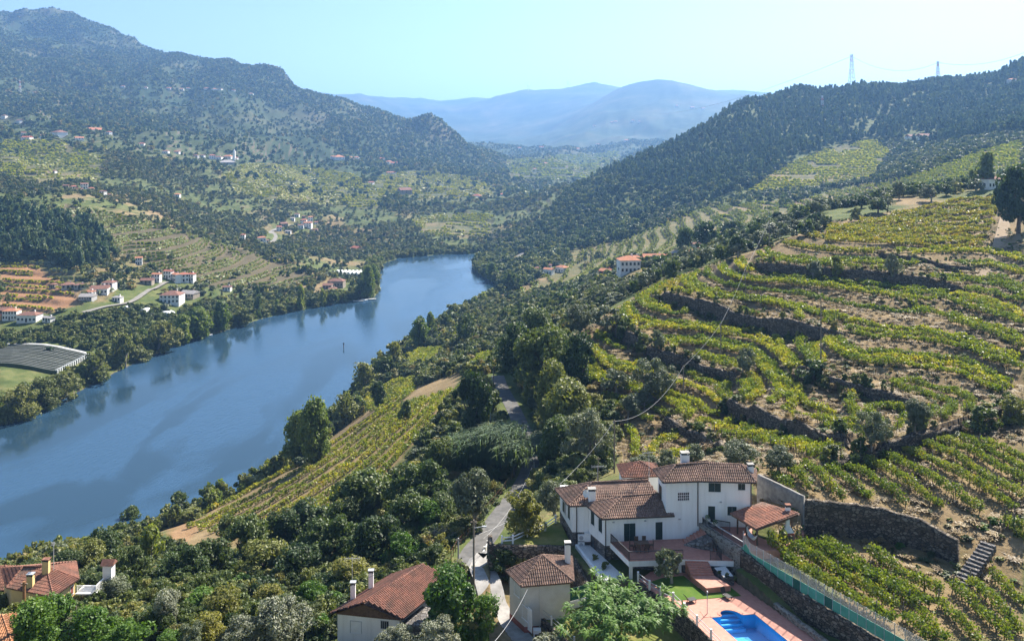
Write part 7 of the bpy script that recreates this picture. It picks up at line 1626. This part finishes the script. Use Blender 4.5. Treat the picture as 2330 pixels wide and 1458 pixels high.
T([('bush',414,1112,1178,74),('darkoak',297,1155,1206,52)], 'shore_tree', 'standing out against the water', 'trees against the water', 185, 240)
T([('oak',785,893,965,62),('willow',832,823,895,56),('oak',870,815,862,46),('willow',902,768,838,62),('poplar',954,718,792,48),('poplar',979,708,765,34),('oak',1012,712,750,40),('darkoak',1066,712,780,62),('willow',1030,692,725,44),('willow',1058,690,718,40),('oak',745,925,985,56),('darkbush',700,1010,1050,60),('bush',640,1025,1072,56),('darkoak',860,870,930,46),('darkoak',925,905,962,40),('oak',1160,618,672,42),('poplar',1120,600,640,36)], 'bank_tree', 'along the right bank', 'trees on the right bank', 215, 680)
T([('darkoak',1076,852,1005,92),('darkoak',1180,726,868,120),('oak',1245,745,900,140),('darkoak',1315,770,905,105),('oak',1255,835,985,110),('oak',1280,868,1010,160),('darkoak',1225,700,800,100),('olive',1320,690,765,84),('olive',1382,690,750,68),('darkoak',1275,960,1065,90)], 'oak_tree', 'beside the shaded lane', 'oaks beside the lane', 140, 330)
T([('olive',1340,938,1065,112),('olive',1402,838,902,62),('olive',1430,900,958,54),('olive',1478,818,912,86),('olive',1466,884,934,46),('olive',1492,748,802,46),('olive',1690,795,856,54),('olive',1850,592,640,42),('grey_olive',2037,578,648,38),('bush',1905,585,630,34),('olive',1525,1028,1092,60),('olive',1590,1010,1068,60),('olive',1682,998,1074,96),('olive',1772,1010,1078,84),('olive',1468,1038,1088,76),('olive',1982,942,1022,76),('olive',2082,915,992,76),('bush',1450,1060,1092,60),('darkbush',1850,815,870,70),('bush',1420,728,770,50),('bush',1465,760,800,44)], 'olive_tree', 'on the vineyard hill', 'olives on the vineyard hill', 98, 260)
T([('olive',1080,1078,1210,118),('yellow',1192,1160,1246,104),('yellow',1228,1058,1110,50),('olive',1262,1090,1170,90),('bush',1245,1035,1090,60)], 'lane_tree', 'by the sunny part of the lane', 'trees by the lane', 100, 165)
T([('reed',1090,968,1090,90),('reed',1140,950,1085,100),('reed',1170,985,1085,70),('reed',1240,985,1050,80),('reed',1050,980,1080,70)], 'reed_clump', 'at the foot of the oaks', 'reed clumps', 130, 190, 'reeds')
T([('darkoak',955,1035,1185,150),('oak',1010,1000,1110,90),('darkoak',822,1078,1208,160),('darkoak',705,1128,1240,130),('darkoak',640,1160,1262,110),('darkoak',560,1180,1300,120),('oak',482,1228,1330,120),('darkoak',410,1245,1345,110),('darkoak',750,1178,1300,130),('darkoak',862,1180,1300,120),('oak',600,1240,1330,110),('darkoak',680,1240,1340,120),('poplar',345,1192,1300,72),('darkoak',240,1198,1300,88),('oak',290,1250,1345,90),('bush',215,1230,1310,80),('bush',140,1265,1325,90),('darkoak',930,1120,1230,100),('oak',780,1140,1240,90),('bush',520,1160,1230,70),('darkoak',1000,1120,1200,90)], 'wood_tree', 'in the dark wood below the lane', 'trees of the dark wood', 100, 200)
T([('bright',975,1138,1214,84),('bright',912,1198,1296,98),('yellow',795,1258,1350,136),('bright',640,1285,1340,60),('yellow',880,1240,1290,50),('bright',540,1300,1350,60)], 'light_shrub', 'catching the sun in the dark wood', 'sunlit shrubs of the wood', 92, 170, 'shrub')
T([('olive',250,1320,1400,104),('grey_olive',375,1342,1450,96),('bright',130,1345,1450,110),('bright',60,1368,1480,110),('bright',190,1395,1500,120),('bright',445,1335,1410,90),('yellow',520,1345,1440,110),('grey_olive',640,1372,1490,130),('grey_olive',560,1408,1500,110),('yellow',470,1400,1490,90),('bright',700,1325,1400,80),('bright',760,1345,1400,60),('bright',300,1420,1510,110),('bright',735,1395,1450,50),('bush',90,1335,1400,80),('olive',430,1420,1500,80),('bright',380,1440,1510,80),('yellow',620,1330,1390,80),('bright',250,1400,1480,90)], 'garden_tree', 'in the gardens along the bottom edge', 'garden trees along the bottom', 70, 130)
T([('bright',1050,1308,1440,150),('bright',1100,1368,1458,84),('bright',1010,1350,1450,90),('grey_olive',990,1412,1500,120),('grey_olive',905,1425,1500,80),('darkbush',1150,1240,1312,76),('yellow',1185,1272,1322,50),('olive',1528,1255,1330,72),('grey_olive',1260,1445,1500,70),('bush',960,1270,1330,60)], 'house_tree', 'around the lower houses', 'trees around the houses', 70, 118)
T([('darkoak',2318,376,530,100),('darkoak',2250,350,430,60),('bush',2300,900,968,80),('bush',2240,925,985,70),('bright',1590,1210 - 40,1225,2)][:4], 'edge_tree', 'near the right edge', 'trees near the right edge', 105, 420)
crest = [(1545,600),(1640,560),(1700,520),(1860,450),(2060,440),(2220,405),(2250,440),(2050,478),(1900,510),(1760,556),(1690,590),(1600,610)]
cp = thin(scatter_c(pxmask(crest, 220, 430), 900, 5), 5.6); cp = cp[rng.permutation(len(cp))][:70]; cp = cp[np.argsort(cp[:, 0] / cp[:, 1])]
for i, p in enumerate(cp):
    k = ['olive', 'darkoak', 'olive', 'oak', 'darkoak'][i % 5]; plant(k, p, 5.0 + 4.0 * rng.random(), 4.0 + 3.0 * rng.random(), 'olive_tree' if k == 'olive' else 'oak_tree', f'rounded tree, {ordn(i)} from the left in the belt behind the top vineyard', 'tree', 'trees of the crest belt')
T([('darkoak',1560,508,580,50),('darkoak',1600,500,575,60),('oak',1665,500,545,60),('cypress',1888,428,470,22),('cypress',2000,430,462,16),('oak',1530,590,640,44),('olive',1440,630,668,50),('olive',1395,628,655,40),('olive',1475,622,660,44)], 'shoulder_tree', 'beside the white houses of the right bank', 'trees by the right bank houses', 240, 480)
# the olive on the lawn is part of the list above; the feathery tree in front of the terrace
def feather_tree():
    rg = np.random.default_rng(5); base = Vector((10.6, 80.6, 55.9)); e_ = empty('feathery_tree', tuple(base), 'large feathery bright green tree in front of the red terrace', 'tree')
    m = MB(); m.tube([base, base + Vector((.1, 0, 1.4)), base + Vector((-.1, .1, 2.4))], .26, 8, .2); tips = []
    for k in range(13):
        a = 2 * math.pi * k / 13 + rg.normal(0, .2); r_ = 2.2 + 3.2 * rg.random(); z_ = 3.2 + 2.9 * rg.random() * (1 - r_ / 9)
        p1 = base + Vector((-.1, .1, 2.3)); p2 = p1 + Vector((math.cos(a) * r_ * .5, math.sin(a) * r_ * .42, (z_ - 2.3) * .75)); p3 = base + Vector((math.cos(a) * r_, math.sin(a) * r_ * .85, z_)); m.tube([p1, p2, p3], .11, 5, .03); tips += [p2, p3, (p2 + p3) / 2]
    m.build('trunk', MATS['bark_grey'], e_)
    V = []; ns = 230
    for s_ in range(ns):
        t = tips[rg.integers(0, len(tips))]; c = np.array(t) + rg.normal(0, 1, 3) * np.array([1.05, .95, .42]); c[2] = min(c[2], base.z + 7.7 - .07 * ((c[0] - base.x) ** 2 + (c[1] - base.y) ** 2) * 1.0)
        out_ = np.array([c[0] - base.x, c[1] - base.y, 0]); out_ /= np.linalg.norm(out_) + 1e-6; nf = 26
        for f in range(nf):
            d = out_ * .8 + rg.normal(0, .65, 3) * np.array([1, 1, .35]); d /= np.linalg.norm(d); L_ = .55 + .45 * rg.random(); sd_ = np.cross(d, (0, 0, 1)); sd_ /= np.linalg.norm(sd_) + 1e-6
            p0 = c + rg.normal(0, .16, 3); p1 = p0 + d * L_ * .55 + np.array([0, 0, .06]); p2 = p0 + d * L_ - np.array([0, 0, .16]); w_ = .085
            V.append([p0 - sd_ * .02, p1 - sd_ * w_, p1, p0]); V.append([p0, p1, p1 + sd_ * w_, p0 + sd_ * .02]); V.append([p1 - sd_ * w_, p2, p1, p1 - sd_ * w_ * .5]); V.append([p1, p2, p1 + sd_ * w_, p1 + sd_ * w_ * .5])
    me = quadmesh('fronds', np.array(V)); obj('crown', me, e_, MATS['leaf_feather'])
leaf_mat('leaf_feather', [(.25, (.062, .135, .022)), (.5, (.115, .210, .036)), (.8, (.200, .300, .060))], .42, .1, .5, .8)
feather_tree()
for i_, (x_, y_, z_, w_, k_) in enumerate([(9.6, 93.0, 58.1, .8, 'bush'), (10.6, 91.0, 58.1, 1.0, 'darkbush'), (22.6, 87.6, 59.3, .5, 'bush'), (23.3, 86.9, 59.3, .6, 'darkbush'), (24.0, 86.3, 59.3, .5, 'bush')]):
    plant(k_, (x_, y_, z_), w_, w_ * .8, 'small_shrub', ['small round shrub on the white gravel near the air conditioners', 'larger round shrub on the white gravel near the terrace', 'small shrub in the stone planter by the terrace steps', 'middle shrub in the stone planter', 'small shrub at the pool end of the stone planter'][i_], 'shrub', 'shrubs in the gravel beds', 2)
for p, lab in POST_CALLS: flower_box(p, lab)
# bare tree by the lane
g = cast(1000, 1262, 95, 130); e_ = empty('bare_tree', g, 'leafless grey shrub beside the outer edge of the lane', 'tree'); m = MB(); rg = random.Random(4)
def twig(p, d, L_, r_, k):
    q = p + d * L_; m.tube([p, (p + q) / 2 + Vector((rg.gauss(0, .05), rg.gauss(0, .05), 0)), q], r_, 4, r_ * .6)
    if k:
        for _ in range(3 if k > 1 else 4): twig(q, (d + Vector((rg.gauss(0, .5), rg.gauss(0, .5), rg.gauss(.1, .3)))).normalized(), L_ * .72, r_ * .55, k - 1)
for a in range(3): twig(Vector(g), Vector((rg.gauss(0, .3), rg.gauss(0, .3), 1)).normalized(), 1.5, .09, 4)
m.build('branches', MATS['bark_grey'], e_)
print('trees', len(PLANTS), round(time.time() - T0, 1))
dup = {l: n for l, n in _labels.items() if len(n) > 1}
print('shared labels', {k: len(v) for k, v in dup.items()})
